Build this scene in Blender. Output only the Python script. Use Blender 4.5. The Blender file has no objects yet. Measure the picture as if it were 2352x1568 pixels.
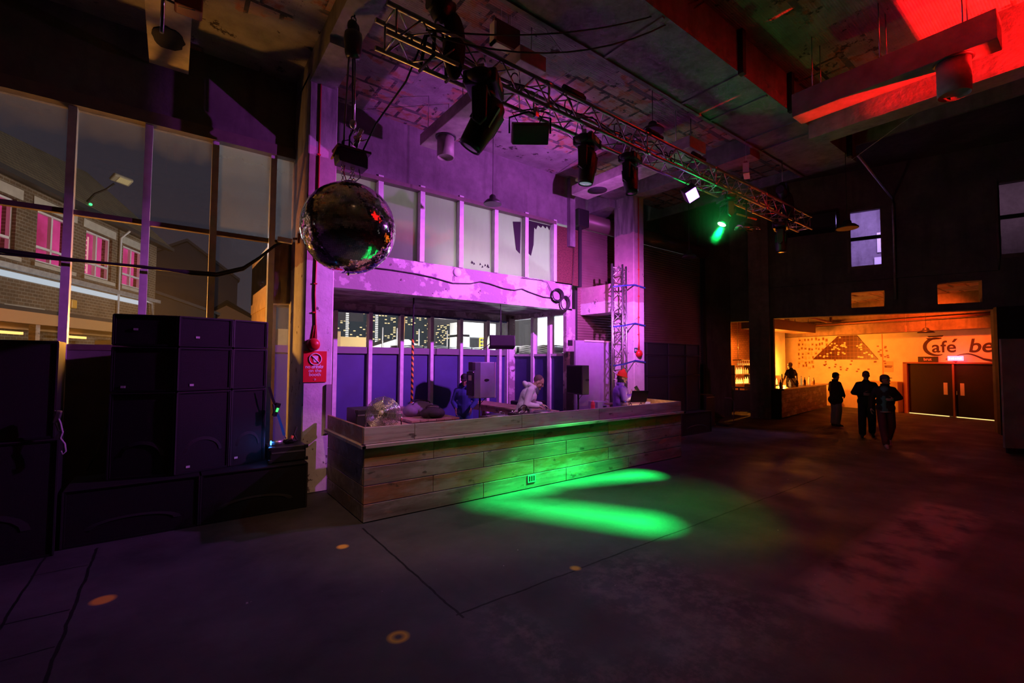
import bpy, bmesh, math, random
from mathutils import Vector, Matrix, Euler
random.seed(7)
scene = bpy.context.scene
COL = scene.collection
PI = math.pi
def V(*a): return Vector(a)

# ------------------------------------------------------------------ mesh builder
class MB:
    def __init__(s): s.v = []; s.f = []; s.sm = []
    def add(s, vs, fs, smooth=False):
        b = len(s.v); s.v += [Vector(p) for p in vs]
        for f in fs: s.f.append(tuple(i + b for i in f)); s.sm.append(smooth)
        return s
    def box(s, x0, x1, y0, y1, z0, z1):
        vs = [(x0,y0,z0),(x1,y0,z0),(x1,y1,z0),(x0,y1,z0),(x0,y0,z1),(x1,y0,z1),(x1,y1,z1),(x0,y1,z1)]
        return s.add(vs, [(0,3,2,1),(4,5,6,7),(0,1,5,4),(1,2,6,5),(2,3,7,6),(3,0,4,7)])
    def hexa(s, pts):   # 8 points: bottom ring then top ring
        return s.add(pts, [(0,3,2,1),(4,5,6,7),(0,1,5,4),(1,2,6,5),(2,3,7,6),(3,0,4,7)])
    def obox(s, c, size, rot=None):
        m = rot.to_matrix() if isinstance(rot, Euler) else (rot or Matrix.Identity(3))
        hx, hy, hz = size[0]/2, size[1]/2, size[2]/2
        vs = [Vector(c) + m @ Vector(p) for p in [(-hx,-hy,-hz),(hx,-hy,-hz),(hx,hy,-hz),(-hx,hy,-hz),(-hx,-hy,hz),(hx,-hy,hz),(hx,hy,hz),(-hx,hy,hz)]]
        return s.hexa(vs)
    def fbox(s, fr, s0, s1, o0, o1, z0, z1):
        P = lambda a, o, z: fr.p(a, o, z)
        return s.hexa([P(s0,o1,z0),P(s1,o1,z0),P(s1,o0,z0),P(s0,o0,z0),P(s0,o1,z1),P(s1,o1,z1),P(s1,o0,z1),P(s0,o0,z1)])
    def tube(s, pts, r, n=8, closed=False, caps=True):
        pts = [Vector(p) for p in pts]; N = len(pts)
        rs = r if isinstance(r, (list, tuple)) else [r]*N
        t0 = (pts[1]-pts[0]).normalized()
        up = Vector((0,0,1)) if abs(t0.z) < .9 else Vector((1,0,0))
        nrm = (up - t0*up.dot(t0)).normalized()
        rings = []
        for i, p in enumerate(pts):
            if closed: t = (pts[(i+1)%N]-pts[i-1])
            else: t = (pts[min(i+1,N-1)]-pts[max(i-1,0)])
            t.normalize()
            nrm = (nrm - t*nrm.dot(t)); nrm.normalize()
            b = t.cross(nrm)
            rings.append([p + (nrm*math.cos(2*PI*k/n) + b*math.sin(2*PI*k/n))*rs[i] for k in range(n)])
        vs = [q for rg in rings for q in rg]; fs = []
        M_ = N if closed else N-1
        for i in range(M_):
            j = (i+1) % N
            for k in range(n):
                fs.append((i*n+k, i*n+(k+1)%n, j*n+(k+1)%n, j*n+k))
        b0 = len(s.f)
        s.add(vs, fs, True)
        if caps and not closed:
            base = len(s.v) - len(vs)
            s.f.append(tuple(base+k for k in range(n))[::-1]); s.sm.append(False)
            s.f.append(tuple(base+(N-1)*n+k for k in range(n))); s.sm.append(False)
        return s
    def cyl(s, p, q, r, n=12, r2=None): return s.tube([p, q], [r, r if r2 is None else r2], n)
    def lathe(s, c, prof, n=24, rot=None, smooth=True):   # prof: (r, z) list about local z
        m = rot.to_matrix() if isinstance(rot, Euler) else (rot or Matrix.Identity(3))
        vs = []; fs = []
        for (r, z) in prof:
            for k in range(n):
                a = 2*PI*k/n; vs.append(Vector(c) + m @ Vector((r*math.cos(a), r*math.sin(a), z)))
        for i in range(len(prof)-1):
            for k in range(n): fs.append((i*n+k, i*n+(k+1)%n, (i+1)*n+(k+1)%n, (i+1)*n+k))
        s.add(vs, fs, smooth)
        base = len(s.v) - len(vs)
        if prof[0][0] > 1e-4: s.f.append(tuple(base+k for k in range(n))[::-1]); s.sm.append(False)
        if prof[-1][0] > 1e-4: s.f.append(tuple(base+(len(prof)-1)*n+k for k in range(n))); s.sm.append(False)
        return s
    def ell(s, c, r, rot=None, n=16, m=10):
        prof = []
        R = rot.to_matrix() if isinstance(rot, Euler) else (rot or Matrix.Identity(3))
        vs = []; fs = []
        for i in range(m+1):
            th = PI*i/m
            for k in range(n):
                a = 2*PI*k/n
                vs.append(Vector(c) + R @ Vector((r[0]*math.sin(th)*math.cos(a), r[1]*math.sin(th)*math.sin(a), -r[2]*math.cos(th))))
        for i in range(m):
            for k in range(n): fs.append((i*n+k, i*n+(k+1)%n, (i+1)*n+(k+1)%n, (i+1)*n+k))
        return s.add(vs, fs, True)
    def cap(s, p, q, r1, r2, n=14):   # capsule with rounded ends
        p, q = Vector(p), Vector(q); d = q-p; L = d.length
        if L < 1e-5: return s.ell(p, (r1,r1,r1), n=n)
        R = d.to_track_quat('Z', 'Y').to_matrix()
        prof = []
        for i in range(5): a = -PI/2 + (PI/2)*i/4; prof.append((max(r1*math.cos(a),1e-5), r1*math.sin(a)))
        for i in range(5): a = (PI/2)*i/4; prof.append((max(r2*math.cos(a),1e-5), L + r2*math.sin(a)))
        return s.lathe(p, prof, n, R)
    def prism(s, poly, fn, d0, d1):   # poly 2d, fn(a,b,d) -> point
        n = len(poly); vs = [fn(a,b,d0) for a,b in poly] + [fn(a,b,d1) for a,b in poly]
        fs = [tuple(range(n))[::-1], tuple(range(n, 2*n))] + [(i,(i+1)%n,n+(i+1)%n,n+i) for i in range(n)]
        return s.add(vs, fs)
    def quad(s, a, b, c, d): return s.add([a,b,c,d], [(0,1,2,3)])
    def build(s, name, mat, parent=None, bevel=0, seg=2, world=True, remesh=0, smooth_it=0, kind=None):
        me = bpy.data.meshes.new(name)
        off = Vector((0,0,0))
        if world:
            o_ = parent
            while o_ is not None: off += o_.location; o_ = o_.parent
        me.from_pydata([tuple(p - off) for p in s.v], [], s.f)
        me.polygons.foreach_set('use_smooth', s.sm)
        bm = bmesh.new(); bm.from_mesh(me); bmesh.ops.recalc_face_normals(bm, faces=bm.faces); bm.to_mesh(me); bm.free()
        me.update()
        for m in (mat if isinstance(mat, (list, tuple)) else [mat]): me.materials.append(m)
        o = bpy.data.objects.new(name, me); COL.objects.link(o)
        if parent is not None: o.parent = parent
        if bevel:
            b = o.modifiers.new('Bevel', 'BEVEL'); b.width = bevel; b.segments = seg; b.limit_method = 'ANGLE'; b.angle_limit = .6
        if remesh:
            r = o.modifiers.new('Remesh', 'REMESH'); r.mode = 'VOXEL'; r.voxel_size = remesh; r.use_smooth_shade = True
            if smooth_it:
                q = o.modifiers.new('Smooth', 'SMOOTH'); q.factor = .5; q.iterations = smooth_it
        if kind: o['kind'] = kind
        return o

class Frame:   # plan frame: s along the wall, o out towards the room
    def __init__(f, org, u, n): f.o = org; f.u = u; f.n = n
    def p(f, s, o, z): return Vector((f.o[0]+f.u[0]*s+f.n[0]*o, f.o[1]+f.u[1]*s+f.n[1]*o, z))
END = Frame((17.55, 8.2), (.306, -.952), (-.952, -.306))
FAC = Frame((-3.1, 15.5), (.386, .922), (.922, -.386))
MUR = Frame((24.41, 5.26), (-.25, -.968), (-.968, .25))

def thing(name, label, cat, loc=(0,0,0), rz=0, group=None):
    o = bpy.data.objects.new(name, None); COL.objects.link(o); o.empty_display_size = .1
    o.location = loc; o.rotation_euler = (0,0,rz)
    o['label'] = label; o['category'] = cat
    if group: o['group'] = group
    return o
def tag(o, label, cat, group=None):
    o['label'] = label; o['category'] = cat
    if group: o['group'] = group
    return o
def struct(name, mb, mat, parent=None, **k):
    return mb.build(name, mat, parent, kind='structure' if parent is None else None, **k)
def dup(root, loc, rz=None, label=None, group=None):
    def cp(o, par):
        c = o.copy(); COL.objects.link(c); c.parent = par
        for ch in list(o.children): cp(ch, c)
        return c
    r = cp(root, None); r.location = loc
    if rz is not None: r.rotation_euler = (0,0,rz)
    if label: r['label'] = label
    if group: r['group'] = group
    return r

# ------------------------------------------------------------------ materials
class NT:
    def __init__(s, mat): s.t = mat.node_tree; s.n = s.t.nodes; s.l = s.t.links
    def new(s, typ, **k):
        n = s.n.new(typ)
        for a, b in k.items():
            if a.startswith('i_'): n.inputs[a[2:].replace('_',' ')].default_value = b
            else: setattr(n, a, b)
        return n
    def link(s, a, b): s.l.new(a, b)
    def math(s, op, a, b=None, c=None, clamp=False):
        n = s.n.new('ShaderNodeMath'); n.operation = op; n.use_clamp = clamp
        for i, x in enumerate((a, b, c)):
            if x is None: continue
            if isinstance(x, (int, float)): n.inputs[i].default_value = x
            else: s.l.new(x, n.inputs[i])
        return n.outputs[0]
    def mix(s, f, a, b):
        n = s.n.new('ShaderNodeMix'); n.data_type = 'RGBA'
        for i, x in ((0, f), (6, a), (7, b)):
            if isinstance(x, (int, float)): n.inputs[i].default_value = x
            elif isinstance(x, (tuple, list)): n.inputs[i].default_value = (*x[:3], 1)
            else: s.l.new(x, n.inputs[i])
        return n.outputs[2]
    def noise(s, scale, detail=4, vec=None, rough=.55, out=0):
        n = s.n.new('ShaderNodeTexNoise'); n.inputs['Scale'].default_value = scale; n.inputs['Detail'].default_value = detail
        n.inputs['Roughness'].default_value = rough
        if vec is not None: s.l.new(vec, n.inputs['Vector'])
        return n.outputs[out]
    def ramp(s, x, lo, hi):   # linear step clamp
        n = s.n.new('ShaderNodeMapRange'); n.inputs[1].default_value = lo; n.inputs[2].default_value = hi
        s.l.new(x, n.inputs[0]); return n.outputs[0]
    def pos(s): return s.n.new('ShaderNodeNewGeometry').outputs['Position']
    def obj(s): return s.n.new('ShaderNodeTexCoord').outputs['Object']
    def xyz(s, v):
        n = s.n.new('ShaderNodeSeparateXYZ'); s.l.new(v, n.inputs[0]); return n.outputs
    def scale(s, v, sc):
        n = s.n.new('ShaderNodeMapping'); s.l.new(v, n.inputs[0]); n.inputs['Scale'].default_value = sc; return n.outputs[0]
    def bump(s, h, strength=.3, dist=.02):
        n = s.n.new('ShaderNodeBump'); n.inputs['Strength'].default_value = strength; n.inputs['Distance'].default_value = dist
        s.l.new(h, n.inputs['Height']); return n.outputs[0]

def newmat(name):
    m = bpy.data.materials.new(name); m.use_nodes = True
    return m, NT(m), m.node_tree.nodes['Principled BSDF']
def setc(t, sock, x):
    if isinstance(x, (tuple, list)): sock.default_value = (*x[:3], 1)
    elif isinstance(x, (int, float)): sock.default_value = x
    else: t.link(x, sock)
def plain(name, col, rough=.6, metal=0, var=0, vscale=6, bump=0, bscale=40, emit=None, es=0, spec=None, coat=0):
    m, t, b = newmat(name)
    c = col
    if var or bump: vec = t.obj()
    if var: c = t.mix(t.ramp(t.noise(vscale, 5, vec), .3, .7), tuple(max(x*(1-var),0) for x in col), tuple(min(x*(1+var),1) for x in col))
    setc(t, b.inputs['Base Color'], c); b.inputs['Roughness'].default_value = rough; b.inputs['Metallic'].default_value = metal
    if bump: t.link(t.bump(t.noise(bscale, 4, vec), bump, .01), b.inputs['Normal'])
    if spec is not None: b.inputs['Specular IOR Level'].default_value = spec
    if emit: b.inputs['Emission Color'].default_value = (*emit, 1); b.inputs['Emission Strength'].default_value = es
    if coat: b.inputs['Coat Weight'].default_value = coat
    return m
def emis(name, col, strength):
    m = bpy.data.materials.new(name); m.use_nodes = True; t = NT(m); t.n.clear()
    e = t.new('ShaderNodeEmission'); e.inputs[0].default_value = (*col, 1); e.inputs[1].default_value = strength
    o = t.new('ShaderNodeOutputMaterial'); t.link(e.outputs[0], o.inputs[0]); return m

def concrete(name, c1, c2, stain=(.05,.045,.04), bump=.35):
    m, t, b = newmat(name); p = t.pos()
    n1 = t.ramp(t.noise(.9, 6, p), .35, .65); n2 = t.ramp(t.noise(7, 5, p), .3, .7)
    c = t.mix(n1, c1, c2); c = t.mix(t.math('MULTIPLY', n2, .35), c, stain)
    st = t.scale(p, (2.5, 2.5, .35)); c = t.mix(t.math('MULTIPLY', t.ramp(t.noise(1.6, 5, st), .52, .75), .55), c, stain)
    t.link(c, b.inputs['Base Color']); b.inputs['Roughness'].default_value = .85
    t.link(t.bump(t.noise(14, 6, p), bump, .03), b.inputs['Normal']); return m
def painted_column(name):   # bare concrete above 5.42 m, salmon band, white below 3.6 m, paint peeling at the edges
    m, t, b = newmat(name); p = t.pos(); x, y, z = t.xyz(p)
    zz = t.math('ADD', z, t.math('MULTIPLY', t.math('SUBTRACT', t.noise(5, 5, p), .5), .12))
    conc = t.mix(t.ramp(t.noise(3, 6, t.scale(p, (3,3,.5))), .35, .65), (.15,.14,.15), (.34,.32,.32))
    salmon = t.mix(t.ramp(t.noise(6, 4, p), .4, .6), (.42,.26,.30), (.48,.30,.34))
    white = t.mix(t.ramp(t.noise(5, 4, p), .35, .65), (.62,.58,.60), (.74,.71,.72))
    c = t.mix(t.ramp(zz, 3.58, 3.60), white, salmon)
    c = t.mix(t.ramp(zz, 5.40, 5.43), c, conc)
    peel = t.ramp(t.noise(4.2, 7, p, .65), .635, .65)
    c = t.mix(t.math('MULTIPLY', peel, t.math('LESS_THAN', z, 5.2)), c, (.16,.13,.14))
    peel2 = t.ramp(t.noise(9, 5, t.scale(p, (1,1,.6)), .6), .69, .70)
    c = t.mix(peel2, c, (.2,.15,.16))
    t.link(c, b.inputs['Base Color']); b.inputs['Roughness'].default_value = .75
    t.link(t.bump(t.noise(9, 6, p), .3, .03), b.inputs['Normal']); return m
def pots(name, cover=.5):   # ceiling of hollow clay pots, plaster partly fallen
    m, t, b = newmat(name); p = t.pos()
    br = t.new('ShaderNodeTexBrick', i_Scale=1.0, i_Mortar_Size=.03, i_Brick_Width=.42, i_Row_Height=.38, i_Bias=0.0)
    br.offset = .37
    t.link(p, br.inputs['Vector'])
    br.inputs['Color1'].default_value = (.34,.20,.16,1); br.inputs['Color2'].default_value = (.50,.36,.33,1); br.inputs['Mortar'].default_value = (.07,.06,.06,1)
    x, y, z = t.xyz(p)
    rib = t.math('LESS_THAN', t.math('ABSOLUTE', t.math('SUBTRACT', t.math('FRACT', t.math('MULTIPLY', y, 1/.76)), .5)), .06)
    c = t.mix(rib, br.outputs[0], (.13,.12,.12))
    c = t.mix(t.ramp(t.noise(5, 5, p), .5, .62), c, (.40,.16,.09))
    plaster = t.mix(t.ramp(t.noise(2.5, 6, p), .35, .65), (.22,.20,.20), (.36,.33,.33))
    mk = t.ramp(t.noise(.85, 6, t.scale(p, (.7,1,1)), .6), cover, cover+.03)
    c = t.mix(mk, c, plaster)
    c = t.mix(t.ramp(t.noise(3.3, 7, p, .7), .60, .63), c, (.06,.05,.05))
    t.link(c, b.inputs['Base Color']); b.inputs['Roughness'].default_value = .9
    wv = t.math('SINE', t.math('MULTIPLY', y, 190)); h = t.math('ADD', t.math('MULTIPLY', wv, .12), t.math('ADD', br.outputs[1], t.noise(6, 6, p)))
    t.link(t.bump(h, .5, .03), b.inputs['Normal']); return m
def brickmat(name, c1, c2, mort, w=.215, h=.075, ms=.012, bumps=.4):   # bricks on a vertical wall
    m, t, b = newmat(name); p = t.pos(); x, y, z = t.xyz(p)
    cb = t.new('ShaderNodeCombineXYZ'); t.link(t.math('ADD', x, y), cb.inputs[0]); t.link(z, cb.inputs[1])
    br = t.new('ShaderNodeTexBrick', i_Scale=1.0, i_Mortar_Size=ms, i_Brick_Width=w, i_Row_Height=h)
    t.link(cb.outputs[0], br.inputs['Vector'])
    br.inputs['Color1'].default_value = (*c1,1); br.inputs['Color2'].default_value = (*c2,1); br.inputs['Mortar'].default_value = (*mort,1)
    c = t.mix(t.math('MULTIPLY', t.ramp(t.noise(1.5, 5, p), .4, .7), .5), br.outputs[0], tuple(x_*.4 for x_ in c1))
    t.link(c, b.inputs['Base Color']); b.inputs['Roughness'].default_value = .85
    t.link(t.bump(br.outputs[1], -bumps, .02), b.inputs['Normal']); return m
def planks(name, cols, axis=(.4,6,6)):   # weathered boards, tone per board
    m, t, b = newmat(name); p = t.pos(); g = t.new('ShaderNodeNewGeometry'); r = g.outputs['Random Per Island']
    cr = t.new('ShaderNodeValToRGB'); cr.color_ramp.interpolation = 'CONSTANT'
    el = cr.color_ramp.elements
    for i, c in enumerate(cols):
        e = el[i] if i < 2 else el.new(i/len(cols))
        e.position = i/len(cols); e.color = (*c, 1)
    t.link(r, cr.inputs[0]); c = cr.outputs[0]
    ps = t.scale(p, axis); n = t.noise(3, 8, ps, .65)
    c = t.mix(t.math('MULTIPLY', t.ramp(n, .45, .7), .6), c, (.08,.05,.03))
    c = t.mix(t.math('MULTIPLY', t.ramp(t.noise(1.7, 6, t.scale(p, (.8,2,2.5)), .6), .5, .62), .45), c, (.46,.44,.41))
    c = t.mix(t.math('MULTIPLY', t.ramp(t.noise(4, 4, t.scale(p, (1,1.4,2.2))), .63, .70), .8), c, (.05,.035,.025))
    c = t.mix(t.math('MULTIPLY', t.ramp(t.noise(2.1, 3, t.scale(p, (1,2,3))), .60, .66), .5), c, (.42,.2,.1))
    t.link(c, b.inputs['Base Color']); b.inputs['Roughness'].default_value = .55
    t.link(t.bump(n, .25, .01), b.inputs['Normal']); return m
def film_glass(name, film, base, fade=(0,1), col=(.8,.8,.8), axis_scale=1.0):
    # glass with a whitish film: 'film' thick at the top edge of the pane, 'base' elsewhere; object-space z runs 0..1 via fade
    m = bpy.data.materials.new(name); m.use_nodes = True; t = NT(m); t.n.clear()
    p = t.pos(); x, y, z = t.xyz(p)
    zz = t.math('ADD', z, t.math('MULTIPLY', t.math('SUBTRACT', t.noise(2.2, 6, t.scale(p, (2,2,1.2)), .6), .5), .45))
    f = t.math('ADD', base, t.math('MULTIPLY', t.ramp(zz, fade[0], fade[1]), film-base))
    f = t.math('ADD', f, t.math('MULTIPLY', t.math('SUBTRACT', t.noise(3, 5, t.scale(p, (2,2,.6))), .5), .25*base), None, True)
    tr = t.new('ShaderNodeBsdfTransparent'); tl = t.new('ShaderNodeBsdfTranslucent'); df = t.new('ShaderNodeBsdfDiffuse')
    tl.inputs[0].default_value = (*col,1); df.inputs[0].default_value = (*[c*.28 for c in col],1); tr.inputs[0].default_value = (.93,.93,.95,1)
    mx = t.new('ShaderNodeMixShader'); mx.inputs[0].default_value = .3; t.link(tl.outputs[0], mx.inputs[1]); t.link(df.outputs[0], mx.inputs[2])
    m1 = t.new('ShaderNodeMixShader'); t.link(f, m1.inputs[0]); t.link(tr.outputs[0], m1.inputs[1]); t.link(mx.outputs[0], m1.inputs[2])
    gl = t.new('ShaderNodeBsdfGlossy'); gl.inputs['Roughness'].default_value = .03
    m2 = t.new('ShaderNodeMixShader'); m2.inputs[0].default_value = .04; t.link(m1.outputs[0], m2.inputs[1]); t.link(gl.outputs[0], m2.inputs[2])
    o = t.new('ShaderNodeOutputMaterial'); t.link(m2.outputs[0], o.inputs[0]); return m
# ------------------------------------------------------------------ material instances
def floor_material():
    m, t, b = newmat('worn_concrete_floor'); p = t.pos(); x, y, z = t.xyz(p)
    base = t.mix(t.ramp(t.noise(.7, 7, p, .6), .38, .64), (.036,.037,.041), (.078,.077,.082))
    base = t.mix(t.math('MULTIPLY', t.ramp(t.noise(4, 7, p, .65), .42, .66), .5), base, (.06,.058,.06))
    wob = t.math('MULTIPLY', t.math('SUBTRACT', t.noise(3.5, 4, p), .5), .05)
    xw = t.math('ADD', x, wob); yw = t.math('ADD', y, wob)
    def rect(x0, x1, y0, y1, soft=.02):
        a = t.math('MULTIPLY', t.ramp(xw, x0-soft, x0+soft), t.ramp(xw, x1+soft, x1-soft))
        return t.math('MULTIPLY', a, t.math('MULTIPLY', t.ramp(yw, y0-soft, y0+soft), t.ramp(yw, y1+soft, y1-soft)))
    # later screed patches, repaired strips and worn areas
    base = t.mix(t.math('MULTIPLY', rect(2.3, 9.5, 3.28, 4.86), .45), base, (.07,.07,.075))
    base = t.mix(t.math('MULTIPLY', rect(2.1, 3.1, 1.9, 3.25), .55), base, (.05,.05,.055))
    chip = t.math('MULTIPLY', t.ramp(t.noise(6, 8, p, .75), .45, .6), t.math('SUBTRACT', rect(1.9, 4.2, 1.5, 3.2, .25), rect(2.35, 3.0, 2.1, 3.2, .15), None, True))
    base = t.mix(t.math('MULTIPLY', chip, .4), base, (.22,.19,.18))
    base = t.mix(t.math('MULTIPLY', t.math('MULTIPLY', rect(4.3, 9.0, 1.12, 1.85, .1), t.ramp(t.noise(2.3, 6, p), .36, .55)), .6), base, (.32,.25,.22))
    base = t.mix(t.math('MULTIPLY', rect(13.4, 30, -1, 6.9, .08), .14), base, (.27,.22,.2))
    # hairline joints
    def line(u, c, w, a, v0, v1):
        on = t.math('LESS_THAN', t.math('ABSOLUTE', t.math('SUBTRACT', u, c)), w)
        return t.math('MULTIPLY', on, t.math('MULTIPLY', t.math('GREATER_THAN', a, v0), t.math('LESS_THAN', a, v1)))
    L = None
    for args in ((xw,1.93,.011,y,3.2,5.6),(yw,3.27,.010,x,1.9,9.5),(xw,-.58,.012,y,1,6.7),(xw,-.98,.010,y,1,6.7),(yw,5.2,.01,x,-3,-.6),(yw,6.2,.008,x,-1,-.6),(yw,4.6,.008,x,-1.6,-.6),(xw,12.6,.014,y,-6,7)):
        l_ = line(*args); L = l_ if L is None else t.math('MAXIMUM', L, l_)
    base = t.mix(L, base, (.012,.012,.013))
    # paint flecks
    vo = t.new('ShaderNodeTexVoronoi', i_Scale=4.2); t.link(p, vo.inputs['Vector'])
    fl = t.math('LESS_THAN', vo.outputs['Distance'], t.math('MULTIPLY', t.ramp(t.noise(1.1, 3, p), .45, .75), .045))
    base = t.mix(fl, base, (.62,.6,.6))
    vo2 = t.new('ShaderNodeTexVoronoi', i_Scale=1.3); t.link(p, vo2.inputs['Vector'])
    fl2 = t.math('LESS_THAN', vo2.outputs['Distance'], t.math('MULTIPLY', t.ramp(t.noise(5, 5, p), .5, .8), .16))
    base = t.mix(t.math('MULTIPLY', fl2, .6), base, (.42,.38,.36))
    # round yellow paint dots
    for (dx, dy, r, hol) in ((-.40,5.24,.085,0),(1.57,5.18,.06,0),(1.41,3.27,.075,.035),(3.27,3.30,.05,0)):
        d = t.math('SQRT', t.math('ADD', t.math('POWER', t.math('SUBTRACT', x, dx), 2), t.math('POWER', t.math('SUBTRACT', y, dy), 2)))
        d = t.math('ADD', d, t.math('MULTIPLY', wob, .3))
        k = t.ramp(d, r+.015, r-.02)
        if hol: k = t.math('MULTIPLY', k, t.ramp(d, hol-.02, hol+.02))
        base = t.mix(t.math('MULTIPLY', k, .9), base, (.75,.42,.05))
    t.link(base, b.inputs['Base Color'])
    t.link(t.math('ADD', .48, t.math('MULTIPLY', t.ramp(t.noise(1.3, 5, p), .3, .7), .35)), b.inputs['Roughness'])
    b.inputs['Specular IOR Level'].default_value = .14
    t.link(t.bump(t.noise(5, 8, p, .6), .22, .02), b.inputs['Normal']); return m
FLOOR = floor_material()
CONC = concrete('bare_concrete', (.20,.19,.19), (.36,.34,.34))
CONC_DK = concrete('sooty_concrete', (.10,.09,.09), (.20,.18,.17))
SOFFIT = concrete('flaking_soffit', (.20,.21,.20), (.34,.34,.33), bump=.6)
WALLP = concrete('stained_plaster', (.17,.145,.165), (.27,.235,.26), (.07,.055,.06))
PEEL = painted_column('peeling_painted_concrete')
POTS = pots('clay_pot_ceiling', .50)
POTS_DK = pots('sooty_pot_ceiling', .42)
def fascia_material():
    m, t, b = newmat('peeling_plaster'); p = t.pos()
    c = t.mix(t.ramp(t.noise(1.1, 7, p, .6), .47, .50), (.66,.60,.66), (.30,.24,.27))
    c = t.mix(t.ramp(t.noise(3.2, 7, p, .65), .56, .60), c, (.50,.42,.46))
    c = t.mix(t.ramp(t.noise(6, 6, p, .6), .65, .67), c, (.10,.08,.08))
    t.link(c, b.inputs['Base Color']); b.inputs['Roughness'].default_value = .8
    t.link(t.bump(t.noise(4, 7, p, .65), .5, .04), b.inputs['Normal']); return m
FASCIA = fascia_material()
def ragged_soffit():
    m, t, b = newmat('crumbling_soffit'); p = t.pos()
    n = t.noise(2.2, 7, t.scale(p, (.7,1.3,1)), .65)
    c = t.mix(t.ramp(n, .42, .62), (.12,.09,.10), (.44,.36,.40))
    t.link(c, b.inputs['Base Color']); b.inputs['Roughness'].default_value = .9
    t.link(t.bump(n, .9, .08), b.inputs['Normal']); return m
RAGGED = ragged_soffit()
BLUEPAN = plain('indigo_panel', (.04,.045,.19), .55, var=.15, vscale=2)
GREYPAN = plain('grey_panel', (.16,.155,.15), .7, var=.2, vscale=3)
WHITEFR = plain('white_steel_frame', (.66,.64,.66), .5, var=.12, vscale=8)
DARKFR = plain('brown_steel_frame', (.16,.12,.11), .5, var=.2)
OSB = plain('chipboard', (.10,.034,.022), .8, var=.5, vscale=28)
BLACK = plain('black_paint', (.018,.018,.02), .45, bump=.15, bscale=120)
BLKCAB = plain('black_cabinet', (.010,.010,.012), .65, spec=.25)
BLACKM = plain('matt_black', (.012,.012,.013), .8)
BLKGLOSS = plain('black_plastic', (.02,.02,.022), .3)
GRILLE = plain('black_grille', (.007,.007,.008), .6, bump=.5, bscale=260, spec=.3)
RUBBER = plain('black_rubber', (.015,.015,.015), .6)
STEEL = plain('brushed_steel', (.60,.60,.62), .3, 1)
ALU = plain('dull_aluminium', (.55,.54,.55), .38, 1, var=.15, vscale=12)
CHROME = plain('chrome', (.85,.85,.86), .07, 1)
GALV = plain('galvanised_steel', (.50,.49,.47), .45, .6, var=.2, vscale=9)
RED = plain('red_gloss', (.62,.02,.02), .35)
REDTUBE = plain('red_conduit', (.55,.02,.03), .45)
SIGNRED = plain('sign_red', (.72,.012,.02), .5)
WHITE = plain('white_paint', (.80,.79,.80), .5)
PLYWOOD = plain('pale_board', (.48,.42,.34), .7, var=.2, vscale=6)
BOOTHW = planks('reclaimed_boards', [(.30,.15,.075),(.24,.20,.155),(.22,.185,.15),(.33,.20,.11),(.28,.13,.065),(.20,.18,.16)])
BOOTHTOP = planks('grey_weathered_boards', [(.38,.34,.31),(.33,.30,.28),(.41,.37,.33)])
TIMBER = planks('pale_timber', [(.48,.32,.20),(.42,.27,.16),(.52,.36,.22)], (1.5,1.5,6))
SKIN = plain('skin', (.52,.30,.22), .5, var=.06)
SKIN_D = plain('skin_darker', (.30,.17,.12), .5, var=.06)
HAIR = plain('dark_hair', (.03,.02,.018), .6, bump=.4, bscale=90)
CREAM = plain('cream_fleece', (.74,.70,.72), .85, var=.05, bump=.15)
VIOLETJ = plain('violet_satin', (.26,.12,.62), .42, var=.12)
BEANIE = plain('orange_knit', (.95,.06,.03), .8, bump=.5, bscale=140)
BLKCL = plain('black_cloth', (.018,.016,.02), .85)
BROWNCL = plain('dark_brown_cloth', (.055,.028,.022), .85)
TROUS = plain('grey_trousers', (.34,.31,.29), .85)
TEALCL = plain('teal_cloth', (.06,.24,.19), .85)
BLUECL = plain('blue_cloth', (.06,.11,.50), .8)
MAROON = plain('maroon_cloth', (.10,.03,.03), .85)
SHOE = plain('pale_trainers', (.45,.40,.40), .6)
SHUTTER = plain('brown_roller_shutter', (.20,.125,.115), .42, .2)
BRICK = brickmat('yellow_stock_brick', (.17,.105,.05), (.11,.07,.035), (.25,.21,.16), .225, .085)
BRICKIN = brickmat('warm_red_brick', (.44,.22,.12), (.34,.16,.09), (.18,.12,.09), .3, .1)
ORWALL = plain('pale_cafe_wall', (.68,.60,.50), .8, var=.1, vscale=3)
DKWOOD = planks('dark_bar_boards', [(.11,.045,.022),(.08,.032,.016),(.14,.055,.028)], (.6,6,6))
CAFEDARK = plain('dark_brown_door', (.07,.035,.025), .45)
# ------------------------------------------------------------------ setting: floor, ceilings, beams, columns
struct('floor', MB().box(-8, 32, -9, 11.05, -.12, 0), FLOOR)
def grid_wall(fn, s0, s1, z0, z1, holes):   # fn(s0,s1,z0,z1) adds one block; holes (s0,s1,z0,z1)
    ss = sorted({s0, s1, *[min(max(h[i], s0), s1) for h in holes for i in (0,1)]})
    for a, b in zip(ss, ss[1:]):
        zs = sorted([(h[2], h[3]) for h in holes if h[0] <= a+1e-6 and h[1] >= b-1e-6])
        z = z0
        for h0, h1 in zs:
            if h0 > z: fn(a, b, z, h0)
            z = max(z, h1)
        if z < z1: fn(a, b, z, z1)
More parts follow.
